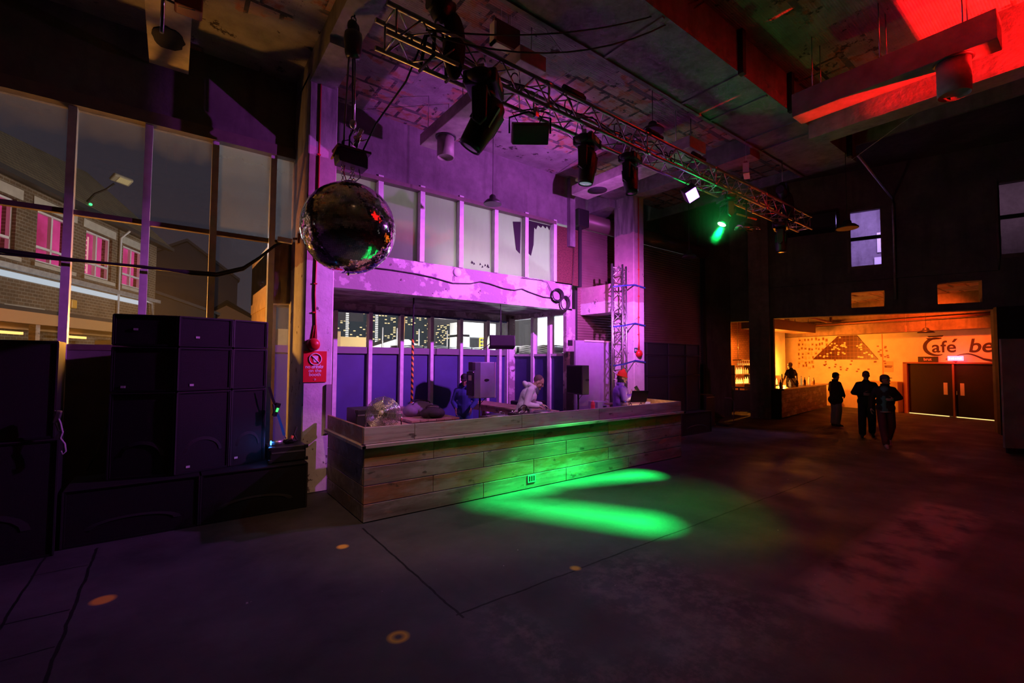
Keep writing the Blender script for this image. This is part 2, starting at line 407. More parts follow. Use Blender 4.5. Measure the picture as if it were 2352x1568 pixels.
# window wall: spandrel above the glazing, dark infill panels beneath, plaster right of column
mb = MB(); mb.box(-8, 1.64, 8.5, 8.75, 5.56, 6.95)
mb.box(-8, -4.5, 8.5, 8.75, 0, 5.56); mb.box(-8, 1.64, 8.5, 8.7, -.0, .44)
struct('wall_window', mb, CONC_DK)
mb = MB(); mb.box(2.05, 8.3, 8.5, 8.75, 5.56, 6.95); mb.box(8.12, 8.3, 8.38, 8.5, 5.0, 6.95)
struct('wall_upper', mb, WALLP)
mb = MB(); mb.box(-4.5, 1.30, 8.55, 8.62, .44, 2.2); struct('trim_1', mb, GREYPAN)
mb = MB(); mb.box(7.72, 8.52, 8.5, 8.56, 4.02, 5.5); struct('wall_board', mb, OSB)
struct('trim_2', MB().box(8.52, 8.62, 8.46, 8.6, 4.0, 5.6), BLACKM)
# ceilings
struct('ceiling_left', MB().box(-8, 1.63, 4.5, 8.5, 6.86, 7.0), POTS_DK)
struct('ceiling_middle', MB().box(2.02, 12.18, 4.5, 8.5, 6.80, 7.0), POTS)
struct('ceiling_right', MB().box(-8, 12.18, -9, 3.42, 7.2, 7.4), POTS_DK)
struct('ceiling_far', MB().box(12.18, 24, -9, 14, 8.6, 8.8), CONC_DK)
# beams
mb = MB(); mb.box(-8, 12.18, 3.42, 4.5, 6.55, 7.3); mb.box(12.1, 12.18, 4.5, 11.4, 6.55, 8.7); mb.box(12.1, 12.18, -9, 3.42, 6.9, 8.7)
beam = struct('beam_main', mb, SOFFIT)
mb = MB()
for x in (6.95, 8.70, 11.62): mb.box(x-.05, x+.05, 3.34, 3.42, 6.5, 7.2)
mb.build('strap', BLACKM, beam)
mb = MB()   # formwork ribs across the soffit
for x in (5.0, 6.98, 7.9, 9.2, 9.9): mb.box(x-.02, x+.03, 3.44, 4.48, 6.525, 6.56)
mb.box(3, 12.1, 4.44, 4.5, 6.52, 6.56)
mb.build('formwork_rib', CONC, beam)
mb = MB(); mb.box(1.62, 2.02, 4.5, 8.5, 6.52, 6.95); mb.box(1.62, 2.02, 6.4, 7.5, 6.42, 6.52); mb.box(1.60, 2.02, -9, 3.42, 6.52, 7.25)
struct('beam_near', mb, CONC)
mb = MB(); mb.box(9.54, 9.96, 4.5, 7.5, 6.38, 6.95); mb.box(9.3, 9.96, 8.1, 9.7, 6.2, 6.95); mb.box(9.0, 9.96, 7.5, 8.15, 6.42, 6.95)
struct('beam_far', mb, CONC)
struct('beam_right', MB().box(9.56, 9.98, -9, 3.42, 6.28, 7.25), CONC)
struct('beam_low', MB().box(8.92, 9.50, 7.72, 9.0, 3.3, 4.03), PEEL)
# columns
mb = MB(); mb.box(1.62, 2.05, 7.5, 8.68, 0, 6.6); struct('column_near', mb, PEEL, bevel=.015, seg=1)
mb = MB(); mb.box(9.54, 9.97, 7.5, 8.15, 0, 6.6); struct('column_far', mb, PEEL, bevel=.015, seg=1)
# annex behind the booth: fascia, soffit, back and side walls
mb = MB(); mb.box(2.05, 8.3, 8.5, 8.78, 3.36, 4.05); struct('wall_fascia', mb, FASCIA)
mb = MB(); mb.box(1.35, 8.32, 8.78, 11.25, 3.40, 4.0); struct('ceiling_annex', mb, RAGGED)
mb = MB(); mb.box(1.35, 8.32, 11.0, 11.25, 3.2, 3.42); mb.box(1.35, 8.32, 11.0, 11.25, 0, .3)
mb.box(8.2, 8.36, 8.6, 11.25, 3.26, 3.5); mb.box(8.2, 8.36, 8.6, 11.0, 0, .3); mb.box(8.1, 8.42, 8.5, 8.62, 0, 3.4)
struct('wall_annex', mb, FASCIA)
struct('trim_3', MB().box(8.02, 8.24, 10.86, 11.1, 0, 3.3), FASCIA)
mb = MB(); mb.box(1.35, 8.2, 11.03, 11.1, .3, 2.2); mb.box(8.24, 8.30, 8.62, 10.9, .3, 2.2); struct('trim_4', mb, BLUEPAN)
mb = MB(); mb.box(1.35, 1.5, 8.68, 11.25, 3.0, 4.1); mb.box(1.35, 1.62, 8.62, 8.7, 3.0, 4.1); mb.box(1.36, 1.46, 8.9, 11.2, 0, 3.0)
struct('wall_annex_side', mb, plain('orange_lit_render', (.52,.33,.13), .8, var=.2))  # orange of the street light put into the render colour
mb = MB(); mb.box(2.1, 8.15, 10.93, 10.99, 3.17, 3.22); struct('trim_5', mb, BLUEPAN)
# end wall with its openings
mb = MB()
holes = [(-1.48,-.18,0,3.6),(.57,6.3,0,3.66),(2.92,3.80,3.91,4.43),(5.08,6.07,3.89,4.55),(2.90,3.80,5.2,7.24),(6.46,8.4,5.16,7.46)]
grid_wall(lambda a,b,z0,z1: mb.fbox(END, a, b, -.4, 0, z0, z1), -5.0, 17, 0, 8.7, holes)
struct('wall_end', mb, CONC_DK)
mb = MB(); mb.fbox(END, -.16, .5, 0, .32, 0, 8.7); struct('column_end', mb, concrete('scuffed_end_column', (.22,.15,.16), (.36,.27,.28)))
mb = MB(); mb.fbox(END, .5, 6.4, .0, .10, 4.80, 4.95); mb.fbox(END, .46, .60, -.45, .06, 0, 3.66); struct('trim_6', mb, CONC_DK)
mb = MB(); mb.fbox(END, 6.28, 7.6, .0, .35, 0, 3.7); struct('trim_7', mb, BLACKM)
# bay with the roller shutter
mb = MB(); mb.box(8.62, 17.1, 9.0, 9.2, 5.85, 8.7); mb.box(15.0, 17.1, 8.9, 9.2, 0, 8.7); struct('wall_bay', mb, CONC_DK)
mb = MB(); mb.box(14.9, 15.1, 8.75, 9.0, 0, 6.0); struct('trim_8', mb, BLACKM)
# unseen sides that close the hall
mb = MB(); mb.box(-8.2, -8, -9, 8.7, 0, 7.4); struct('wall_left', mb, CONC_DK)
mb = MB(); mb.box(-8, 24, -9.2, -9, 0, 8.8); struct('wall_back', mb, CONC_DK)

# ------------------------------------------------------------------ windows
CLEARG = film_glass('film_edged_glass', .34, .02, (5.08, 5.5), (.42,.40,.41))
FROST = film_glass('frosted_glass', .96, .92, (5.0, 5.5), (.80,.80,.80))
CLEAN = film_glass('clean_glass', .04, .03, (3, 4))
GLOWG = film_glass('grimy_glass', .45, .16, (4.95, 5.4), (.60,.62,.66))
w = thing('window_1', '', '', (0,8.6,0)); del w['label'], w['category']; w['kind'] = 'structure'
xs = [-4.5,-3.67,-2.84,-2.01,-1.18,-.36,.47,1.30,1.64]
for x in xs[1:-1]: MB().box(x-.045, x+.045, 8.50, 8.64, .44 if x < .4 else .44, 5.56).build('mullion', WHITEFR, w)
mb = MB(); mb.box(-4.5, 1.3, 8.56, 8.64, 4.02, 4.09); mb.build('transom', DARKFR, w)
mb = MB(); mb.box(-4.5, 1.64, 8.44, 8.66, 5.50, 5.68); mb.box(-4.5, 1.3, 8.54, 8.66, 2.16, 2.24); mb.build('frame', DARKFR, w)
for a, b in zip(xs, xs[1:]):
    if b < 1.4:
        MB().box(a+.045, b-.045, 8.59, 8.6, 2.24, 4.02).build('pane', CLEARG, w)
    MB().box(a+.045, b-.0 if b > 1.4 else b-.045, 8.59, 8.6, 4.09 if b < 1.4 else .44, 5.5).build('pane', CLEARG if b < .5 else GLOWG, w)
w = thing('window_2', '', '', (0,8.6,0)); del w['label'], w['category']; w['kind'] = 'structure'
xs = [2.05,3.15,4.03,4.95,5.87,6.76,7.68]
for x in xs[1:]: MB().box(x-.05, x+.05, 8.46, 8.66, 4.05, 5.62).build('mullion', WHITEFR, w)
mb = MB(); mb.box(2.05, 7.7, 8.44, 8.66, 5.50, 5.58); mb.build('frame', DARKFR, w)
for i, (a, b) in enumerate(zip(xs, xs[1:])): MB().box(a+.03, b-.05, 8.59, 8.6, 4.05, 5.5).build('pane', FROST, w)
FILMP = plain('peeling_cream_film', (.78,.70,.58), .8, emit=None)
def patch(name, pts, mat, par, y=8.575):
    MB().prism(pts, lambda a,b,d: Vector((a, d, b)), y, y+.008).build(name, mat, par)
patch('dark_patch', [(6.42,5.36),(6.66,5.4),(6.64,4.62),(6.52,4.7)], BLACKM, w)
tatter = [(6.86,5.48)]
random.seed(3)
for i in range(15): tatter.append((6.86+.08*i, 5.46-random.random()*.13-(.0 if i > 4 else 1.0)))
tatter += [(7.60,5.48)]
patch('torn_film', [(6.82,5.48),(6.82,4.72),(6.98,4.62),(7.06,4.9),(7.08,5.34),(7.14,5.30),(7.2,5.42),(7.3,5.37),(7.36,5.44),(7.45,5.38),(7.5,5.45),(7.58,5.36),(7.62,5.48)], BLACKM, w)
for i in range(9):
    x = 5.25+random.random()*.5; z = 4.1+random.random()*.12
    patch('torn_film', [(x,z),(x+.05,z+.02),(x+.02,z+.06)], BLACKM, w)
w = thing('window_3', '', '', (0,11.0,0)); del w['label'], w['category']; w['kind'] = 'structure'
xs = [2.0,3.04,3.87,4.68,5.52,6.42,7.31,7.74,8.02]
for x in xs[1:]: MB().box(x-.045, x+.045, 10.90, 11.1, .3, 3.2).build('mullion', WHITEFR, w)
mb = MB(); mb.box(1.5, 8.1, 10.95, 11.1, 2.20, 2.36); mb.build('sill', plain('dull_grey_sill', (.16,.15,.17), .5), w)
for a, b in zip(xs, xs[1:]): MB().box(a+.045, b-.045, 11.03, 11.04, 2.36, 3.2).build('pane', CLEAN, w)
w = thing('window_4', '', '', (8.28,0,0)); del w['label'], w['category']; w['kind'] = 'structure'
ys = [8.62,9.28,9.99,10.80]
for y in ys[1:-1]: MB().box(8.18, 8.34, y-.055, y+.055, .3, 3.28).build('mullion', WHITEFR, w)
mb = MB(); mb.box(8.2, 8.34, 8.6, 10.9, 2.18, 2.24); mb.build('sill', WHITEFR, w)
for a, b in zip(ys, ys[1:]): MB().box(8.29, 8.30, a+.05, b-.05, 2.24, 3.26).build('pane', CLEAN, w)
def sash(name, s0, s1, z0, z1, zt):
    w = thing(name, '', '', END.p(s0, 0, 0)); del w['label'], w['category']; w['kind'] = 'structure'
    mb = MB()
    for (a,b,c,d) in ((s0,s0+.05,z0,z1),(s1-.05,s1,z0,z1),(s0,s1,z1-.05,z1),(s0,s1,z0,z0+.12)): mb.fbox(END, a, b, -.14, -.04, c, d)
    mb.build('frame', WHITEFR if False else DARKFR, w)
    MB().fbox(END, s0, s1, -.12, -.05, zt-.05, zt+.06).build('meeting_rail', BLACKM, w)
    for c, d in ((z0+.12, zt-.05), (zt+.06, z1-.05)): MB().fbox(END, s0+.05, s1-.05, -.10, -.09, c, d).build('pane', CLEAN, w)
    MB().fbox(END, s0-.06, s0, -.02, .03, z0-.1, z1+.08).build('casing', DARKFR, w)
    return w
sash('window_5', 2.90, 3.80, 5.2, 7.24, 6.25)
sash('window_6', 6.46, 8.4, 5.16, 7.46, 6.38)
# upstairs rooms behind the two sash windows
mb = MB()
mb.fbox(END, 1.0, 10.5, -4.2, -.42, 4.95, 5.1); mb.fbox(END, 1.0, 10.5, -4.4, -4.2, 4.9, 8.6)
mb.fbox(END, .9, 1.0, -4.2, -.4, 4.9, 8.6); mb.fbox(END, 5.1, 5.2, -4.2, -.4, 4.9, 8.6); mb.fbox(END, 10.4, 10.5, -4.2, -.4, 4.9, 8.6); mb.fbox(END, 1, 10.5, -4.2, -.4, 8.5, 8.6)
struct('wall_upstairs', mb, WALLP)
mb = MB(); mb.fbox(END, 3.9, 4.75, -4.2, -4.12, 6.5, 7.3); mb.fbox(END, 3.8, 4.75, -4.2, -4.1, 5.9, 6.3)
struct('trim_9', mb, WHITE)
# ------------------------------------------------------------------ the booth
t_ = thing('dj_booth', 'long booth clad in reclaimed wooden boards with a green pool of light at its foot', 'booth', (5.4, 6.4, 0))
rows = [(.0,.225),(.235,.455),(.465,.685),(.695,.925)]
seam = [[3.78,5.47,7.12],[2.95,4.75,6.54,7.98],[3.78,5.47,7.12],[2.95,4.75,6.54,7.98]]
mb = MB()
for (z0, z1), ss in zip(rows, seam):
    xs = [1.98]+ss+[8.88]
    for a, b in zip(xs, xs[1:]): mb.box(a+.004, b-.004, 5.74, 5.775, z0+.012 if z0 == 0 else z0, z1)
mb.build('front_panel', BOOTHW, t_, bevel=.003, seg=1)
mb = MB(); xs = [1.97,2.66,4.5,6.29,8.88]
for a, b in zip(xs, xs[1:]): mb.box(a+.004, b-.004, 5.735, 5.775, .985, 1.19)
mb.build('parapet', BOOTHTOP, t_, bevel=.003, seg=1)
mb = MB(); mb.box(1.93, 8.97, 5.68, 5.775, .935, .98); mb.box(1.925, 1.985, 5.68, 7.42, .935, .98); mb.box(8.89, 8.97, 5.68, 7.2, .935, .98)
mb.build('ledge', BOOTHTOP, t_, bevel=.004, seg=1)
mb = MB()
for z0, z1 in rows: mb.box(1.98, 2.01, 5.78, 7.4, z0+.012 if z0 == 0 else z0, z1)
mb.box(1.97, 2.01, 5.78, 7.4, .985, 1.19)
mb.build('end_panel', BOOTHW, t_, bevel=.003, seg=1)
mb = MB()
for z0, z1 in rows: mb.box(8.86, 8.885, 5.78, 7.2, z0+.012 if z0 == 0 else z0, z1)
mb.box(8.86, 8.89, 5.78, 7.2, .985, 1.19)
mb.build('end_panel', BOOTHW, t_, bevel=.003, seg=1)
MB().box(2.0, 8.86, 5.80, 5.86, 0, .06).build('plinth', BLACKM, t_)
mb = MB()
for i in range(4): mb.box(2.03, 8.84, 5.79+.165*i, 5.95+.165*i, 1.06, 1.09)
mb.box(8.0, 8.84, 6.45, 7.15, 1.06, 1.09); mb.box(2.03, 2.9, 6.45, 7.0, 1.06, 1.09)
mb.build('worktop', TIMBER, t_, bevel=.003, seg=1)
for x in (2.9, 4.7, 6.5, 8.2): MB().box(x, x+.07, 6.36, 6.44, 0, 1.06).build('support_post', TIMBER, t_)
# paper sticker with three dark bars on the booth front
st = tag(MB().box(4.62, 4.78, 5.728, 5.739, .10, .22).build('sticker', plain('teal_sticker', (.10,.42,.38), .6)), 'small teal sticker with three dark bars low on the booth boards', 'sticker')
for i in range(3): MB().box(4.64+.045*i, 4.67+.045*i, 5.7265, 5.7285, .12, .20).build('bar', BLACKM, st)
# ------------------------------------------------------------------ things on and behind the booth
def crate_table(loc, lx, ly, h, label):
    x, y = loc; r = thing('work_table', label, 'table', (x+lx/2, y+ly/2, 0))
    mb = MB(); n = max(2, int(lx/.15))
    for i in range(n): mb.box(x+lx*i/n+.003, x+lx*(i+1)/n-.003, y, y+ly, h-.035, h)
    mb.build('table_top', TIMBER, r, bevel=.003, seg=1)
    for a in (x+.05, x+lx-.12):
        for b in (y+.05, y+ly-.12): MB().box(a, a+.07, b, b+.07, 0, h-.035).build('leg', TIMBER, r)
    mb = MB(); mb.box(x+.05, x+lx-.05, y+.06, y+.09, h-.16, h-.035); mb.box(x+.05, x+.08, y+.05, y+ly-.05, h-.16, h-.035)
    mb.box(x+lx-.08, x+lx-.05, y+.05, y+ly-.05, h-.16, h-.035); mb.build('apron', TIMBER, r)
    MB().box(x+.08, x+lx-.08, y+.1, y+ly-.1, .35, .38).build('shelf', TIMBER, r)
    return r
crate_table((3.35, 7.35), .95, 2.3, 1.0, 'timber work table carrying two bags behind the fan')
crate_table((6.0, 7.15), .62, 2.9, 1.0, 'timber work table directly behind the person in the pale hoodie')
for yy in (8.0, 8.9): tag(MB().box(6.12, 6.5, yy, yy+.5, .382, .75).build('crate', plain('red_crate', (.22,.05,.05), .7), bevel=.01), 'dark red crate on the lower shelf of the table behind the hooded person' + (', nearer one' if yy < 8.5 else ', farther one'), 'crate', 'crates under the work table')
# wire-guard drum fan on the worktop
FANW = plain('bright_wire', (.82,.80,.84), .22, .85)
f = thing('drum_fan', 'chrome wire-guard fan standing on the end of the booth worktop', 'fan', (2.32, 6.02, 1.09))
R_ = Euler((math.radians(78), 0, math.radians(-38)))
m3 = R_.to_matrix(); cen = Vector((2.32, 6.02, 1.325))
mb = MB()
for k in range(15):
    r = .035+.0135*k; dz = .075-.065*(r/.23)**2
    mb.tube([cen + m3 @ Vector((r*math.cos(2*PI*i/36), r*math.sin(2*PI*i/36), dz)) for i in range(36)], .0034, 5, closed=True)
for k in range(8):
    a = 2*PI*k/8; mb.tube([cen + m3 @ Vector((r*math.cos(a), r*math.sin(a), .077-.065*(r/.23)**2)) for r in (.03,.09,.15,.2,.232)], .003, 5)
mb.build('front_guard', FANW, f)
mb = MB()
for k in range(10):
    r = .04+.02*k; dz = -.13+.05*(r/.23)**2
    mb.tube([cen + m3 @ Vector((r*math.cos(2*PI*i/32), r*math.sin(2*PI*i/32), dz)) for i in range(32)], .0034, 5, closed=True)
for k in range(12):
    a = 2*PI*k/12; mb.tube([cen + m3 @ Vector((.232*math.cos(a), .232*math.sin(a), .012)), cen + m3 @ Vector((.24*math.cos(a), .24*math.sin(a), -.04)), cen + m3 @ Vector((.23*math.cos(a), .23*math.sin(a), -.08)), cen + m3 @ Vector((.05*math.cos(a), .05*math.sin(a), -.13))], .003, 5)
mb.build('rear_guard', FANW, f)
mb = MB(); mb.lathe(cen, [(.0,.082),(.03,.08),(.034,.072),(.034,.066),(0,.066)], 20, R_); mb.build('badge', WHITE, f)
mb = MB()
for k in range(3):
    a = 2*PI*k/3; vs = []
    for r, w_, z_ in ((.03,.04,.01),(.10,.09,.02),(.19,.11,.025)):
        for sgn in (-1, 1):
            aa = a + sgn*w_/max(r,.06)/2*1.3; vs.append(cen + m3 @ Vector((r*math.cos(aa), r*math.sin(aa), -.02+sgn*z_)))
    mb.add(vs, [(0,1,3,2),(2,3,5,4)])
mb.build('blade', ALU, f)
mb = MB(); mb.lathe(cen, [(0,-.13),(.055,-.125),(.06,-.03),(.03,0),(0,0)], 18, R_); mb.build('motor', BLKGLOSS, f)
for sgn in (-1, 1):
    mb = MB(); p0 = cen + m3 @ Vector((.245*sgn, 0, -.04)); mb.tube([p0, Vector((p0.x, p0.y, 1.12)), Vector((p0.x, p0.y, 1.10))], .009, 8)
    dd = m3 @ Vector((0,0,1)); dd.z = 0; dd.normalize(); mb.tube([Vector((p0.x,p0.y,1.102))-dd*.12, Vector((p0.x,p0.y,1.102))+dd*.12], .010, 8)
    mb.build('stand_foot', CHROME, f)
# black box behind the fan
def box_case(name, label, cat, x0, x1, y0, y1, z0, z1, mat=BLACK):
    r = thing(name, label, cat, ((x0+x1)/2, (y0+y1)/2, z0))
    MB().box(x0, x1, y0, y1, z0, z1).build('body', mat, r, bevel=.012)
    for (a, b) in ((x0, y0), (x1, y0)):
        for zz in (z0+.02, z1-.02): MB().obox((a, b, zz), (.05, .05, .05)).build('corner', BLKGLOSS, r, bevel=.008)
    mb = MB(); mb.box(x0+.02, x1-.02, y0-.006, y0+.004, z1-.09, z1-.07); mb.build('trim_line', ALU, r)
    return r
box_case('equipment_case', 'black equipment case just behind the wire-guard fan', 'case', 2.12, 2.52, 6.5, 6.95, 1.09, 1.34)
# bags
def bag(name, label, mat, c, size, rz):
    r = thing(name, label, 'bag', (c[0], c[1], c[2]))
    R3 = Matrix.Rotation(rz, 3, 'Z'); C0 = Vector(c)
    sx, sy, sz = size; mb = MB()
    mb.ell(C0+Vector((0,0,sz*.45)), (sx*.5, sy*.5, sz*.5), R3); mb.ell(C0+R3@Vector((-sx*.28,0,sz*.38)), (sx*.26, sy*.44, sz*.40), R3); mb.ell(C0+R3@Vector((sx*.28,0,sz*.38)), (sx*.26, sy*.44, sz*.40), R3)
    mb.box(C0.x-sx*.3, C0.x+sx*.3, C0.y-sy*.3, C0.y+sy*.3, C0.z, C0.z+.05)
    mb.build('body', mat, r, remesh=.014, smooth_it=3)
    mb = MB()
    for k in (-1, 1):
        pts = [C0 + R3 @ Vector((sx*.3*math.cos(PI*i/10), k*sy*.2, sz*.80+sz*.24*math.sin(PI*i/10))) for i in range(11)]
        mb.tube(pts, .008, 6)
    mb.build('handle', BLKCL, r)
    mb = MB(); mb.tube([C0+R3@Vector((sx*.42*math.cos(PI*i/12), 0, sz*.48+sz*.48*math.sin(PI*i/12))) for i in range(13)], .007, 6); mb.build('zip', ALU, r)
    mb = MB(); mb.ell(C0+R3@Vector((sx*.05,-sy*.44,sz*.4)), (sx*.26, sy*.14, sz*.28), R3); mb.build('pocket', mat, r)
    return r
bag('duffel_bag', 'dusky violet holdall with upright handles on the timber table', plain('violet_canvas', (.20,.17,.28), .8, var=.1), (3.80, 8.0, 1.0), (.66, .34, .28), .2)
bag('backpack', 'black backpack slumped at the near edge of the timber table', plain('black_canvas', (.03,.03,.03), .8), (3.85, 7.55, 1.0), (.42, .30, .22), -.4)
lid = tag(MB().lathe((3.75, 9.25, 1.0), [(0,.012),(.25,.012),(.31,.0),(.32,.045),(.30,.06),(.0,.07)], 28).build('plastic_lid', film_glass('clear_plastic', .25, .2, (0,2))), 'clear round plastic cover lying at the far end of the timber table', 'cover')
# striped pole
r = thing('striped_pole', 'black upper and orange-and-black striped pole standing by the annex window', 'pole', (4.05, 8.9, 0))
MB().cyl((4.05,8.9,0), (4.06,8.9,3.36), .017, 10).build('pole', BLACK, r)
m_, t, b = newmat('hazard_tape'); x, y, z = t.xyz(t.pos())
sp = t.math('LESS_THAN', t.math('FRACT', t.math('ADD', t.math('MULTIPLY', z, 8.5), t.math('MULTIPLY', x, 9))), .5)
t.link(t.mix(sp, (.02,.02,.02), (.95,.42,.04)), b.inputs['Base Color'])
MB().cyl((4.05,8.9,.9), (4.057,8.9,2.5), .026, 10).build('hazard_tape', m_, r)
# loudspeakers on stands
def pole_speaker(label, x0, y0, dx, dy, z0, z1, front, mat, base_z=0):
    r = thing('loudspeaker', label, 'loudspeaker', (x0+dx/2, y0+dy/2, base_z))
    c = .08; mb = MB()
    # tapered cabinet: narrower at the rear
    if front < 0: a = [(x0,y0),(x0+dx*.75,y0),(x0+dx,y0+c),(x0+dx,y0+dy-c),(x0+dx*.75,y0+dy),(x0,y0+dy)]
    else: a = [(x0,y0+c),(x0+dx*.25,y0),(x0+dx,y0),(x0+dx,y0+dy),(x0+dx*.25,y0+dy),(x0,y0+dy-c)]
    mb.prism(a, lambda p,q,d: Vector((p,q,d)), z0, z1); mb.build('cabinet', mat, r, bevel=.012)
    xf = x0-.006 if front < 0 else x0+dx-.006
    MB().box(xf, xf+.012, y0+.03, y0+dy-.03, z0+.03, z1-.03).build('grille', GRILLE, r)
    hx = x0+dx*(.55); hz = z0+(z1-z0)*.5
    mb = MB(); mb.prism([(hx+.055*math.cos(2*PI*i/20), hz+.025*math.sin(2*PI*i/20)) for i in range(20)], lambda p,q,d: Vector((p,d,q)), y0-.004, y0+.01); mb.build('handle', BLACKM, r)
    if front > 0:
        MB().box(x0-.05, x0+.02, y0+.02, y0+.16, z1-.15, z1-.0).build('horn_block', BLACK, r, bevel=.01)
        MB().box(x0-.04, x0+.0, y0+.02, y0+dy-.08, z0+.05, z1-.18).build('rear_plate', BLKGLOSS, r, bevel=.01)
        MB().box(x0-.046, x0-.039, y0+.05, y0+.16, z1-.34, z1-.24).build('gauge', plain('dial_plate', (.5,.45,.4), .5), r)
        MB().box(x0+dx-.035, x0+dx-.005, y0-.004, y0+.01, z0, z1).build('edge_strip', plain('violet_edge', (.5,.35,.55), .5), r)
    xm, ym = x0+dx*.45, y0+dy/2
    mb = MB(); mb.cyl((xm,ym,base_z), (xm,ym,z0+.02), .018, 10); mb.cyl((xm,ym,base_z+.0), (xm,ym,base_z+.02), .14, 16); mb.build('stand_pole', BLACK, r)
    mb = MB(); mb.tube([(xm+.01,ym,z0-.12),(xm+.1,ym-.02,z0-.02),(xm+.16,ym-.04,z0+.02)], .006, 6); mb.build('cable', RUBBER, r)
    return r
PALEBLU = plain('pale_blue_cabinet', (.30,.34,.46), .5, var=.1, bump=.15, bscale=90)
DKCAB = plain('dark_cabinet', (.05,.045,.055), .5, bump=.2, bscale=120)
pole_speaker('pale blue monitor loudspeaker with an oval side handle at the hooded person\'s back', 4.47, 7.1, .47, .32, 1.35, 2.02, 1, PALEBLU)
pole_speaker('dark monitor loudspeaker on a slim pole between the two people at the booth', 6.92, 6.78, .27, .48, 1.34, 1.96, -1, DKCAB)
r = thing('hanging_loudspeaker', 'black wedge loudspeaker hung under the annex ceiling corner', 'loudspeaker', (6.05, 8.6, 2.36))
R3 = Euler((math.radians(-14), 0, math.radians(-24))).to_matrix(); c0 = Vector((6.12, 8.6, 2.47))
mb = MB(); P_ = lambda a,b,d: c0 + R3 @ Vector((d, a, b))
mb.prism([(-.16,-.13),(.05,-.15),(.17,-.06),(.17,.07),(.06,.15),(-.16,.13)], P_, -.30, .30); mb.build('cabinet', BLACK, r, bevel=.012)
mb = MB(); mb.prism([(-.172,-.115),(-.16,-.115),(-.16,.115),(-.172,.115)], P_, -.28, .28); mb.build('grille', GRILLE, r)
mb = MB(); mb.tube([c0+Vector((0,.02,.13)), (6.12,8.62,3.0), (6.12,8.64,3.4)], .012, 6); mb.tube([c0+Vector((-.3,0,-.02)), c0+Vector((-.42,.02,-.12)), (5.62,8.7,2.3)], .008, 6); mb.build('bracket', BLACK, r)
# mixer, turntables and small things on the worktop
def deck(label, x, y):
    r = thing('turntable', label, 'turntable', (x, y, 1.09), .0, 'turntables on the worktop')
    MB().box(x-.21, x+.21, y-.17, y+.17, 1.09, 1.15).build('plinth', BLKGLOSS, r, bevel=.008)
    MB().lathe((x-.03, y, 1.15), [(.155,0),(.16,.012),(.15,.022),(0,.022)], 30).build('platter', ALU, r)
    MB().lathe((x-.03, y, 1.172), [(.148,0),(.148,.003),(0,.003)], 30).build('record', BLKGLOSS, r)
    mb = MB(); mb.tube([(x+.16,y+.12,1.19),(x+.15,y+.0,1.19),(x+.10,y-.07,1.185)], .005, 6); mb.cyl((x+.16,y+.12,1.15),(x+.16,y+.12,1.2), .022, 12); mb.build('tonearm', CHROME, r)
    return r
deck('turntable on the worktop under the hooded person\'s hands', 5.28, 6.12)
deck('turntable on the worktop nearest the fan', 4.28, 6.12)
r = thing('mixer', 'black mixer with chrome knobs between the two turntables', 'mixer', (4.78, 6.12, 1.09))
MB().box(4.62, 4.94, 5.97, 6.29, 1.09, 1.17).build('body', BLKGLOSS, r, bevel=.006)
random.seed(5)
for i in range(4):
    for j in range(4): MB().cyl((4.67+.07*i, 6.03+.065*j, 1.17), (4.67+.07*i, 6.03+.065*j, 1.195), .011, 10).build('knob', CHROME if (i+j) % 2 else WHITE, r)
r = thing('headphones', 'black headphones lying on the mixer by the hooded person', 'headphones', (4.95, 6.2, 1.17))
MB().tube([(4.90+.085*math.cos(PI*i/12), 6.2, 1.20+.085*math.sin(PI*i/12)) for i in range(13)], .010, 6).build('headband', BLKGLOSS, r)
for sx in (-1, 1): MB().lathe((4.90+.085*sx, 6.2, 1.205), [(0,-.02),(.036,-.018),(.04,.0),(.036,.018),(0,.02)], 16, Euler((0, PI/2, 0))).build('ear_cup', BLKGLOSS, r)
r = thing('bottle', 'coral red sports bottle standing on the booth worktop', 'bottle', (6.46, 6.05, 1.09))
MB().lathe((6.46, 6.05, 1.09), [(.035,0),(.04,.01),(.04,.08),(.035,.095),(.04,.11),(.04,.15),(.033,.165)], 18).build('body', plain('coral_plastic', (.95,.10,.12), .4), r)
MB().lathe((6.46, 6.05, 1.255), [(.034,0),(.034,.02),(.014,.025),(.012,.045),(0,.047)], 16).build('cap', plain('coral_cap', (.9,.16,.14), .4), r)
r = thing('water_bottle', 'small clear water bottle beside the person in the orange beanie', 'bottle', (7.35, 6.0, 1.09))
MB().lathe((7.35, 6.0, 1.09), [(.03,0),(.032,.09),(.028,.11),(.012,.13)], 14).build('body', film_glass('pet', .25, .2, (0,2)), r)
MB().cyl((7.35,6.0,1.22), (7.35,6.0,1.245), .016, 12).build('cap', plain('blue_cap', (.1,.3,.9), .4), r)
r = thing('laptop', 'dark laptop open on a stand in front of the person in the orange beanie', 'laptop', (7.95, 6.1, 1.09))
R3 = Matrix.Rotation(math.radians(-26), 3, 'Z')
c0 = Vector((7.86, 6.08, 1.15))
def L3(a, b, z): return c0 + R3 @ Vector((a, b, z))
mb = MB(); mb.hexa([L3(-.18,.0,.05),L3(.18,.0,.05),L3(.18,.25,.02),L3(-.18,.25,.02),L3(-.18,.0,.068),L3(.18,.0,.068),L3(.18,.25,.038),L3(-.18,.25,.038)]); mb.build('keyboard', BLKGLOSS, r)
mb = MB(); mb.hexa([L3(-.18,-.01,.06),L3(.18,-.01,.06),L3(.18,.005,.06),L3(-.18,.005,.06),L3(-.18,-.11,.29),L3(.18,-.11,.29),L3(.18,-.095,.295),L3(-.18,-.095,.295)]); lidp = mb.build('lid', BLKGLOSS, r)
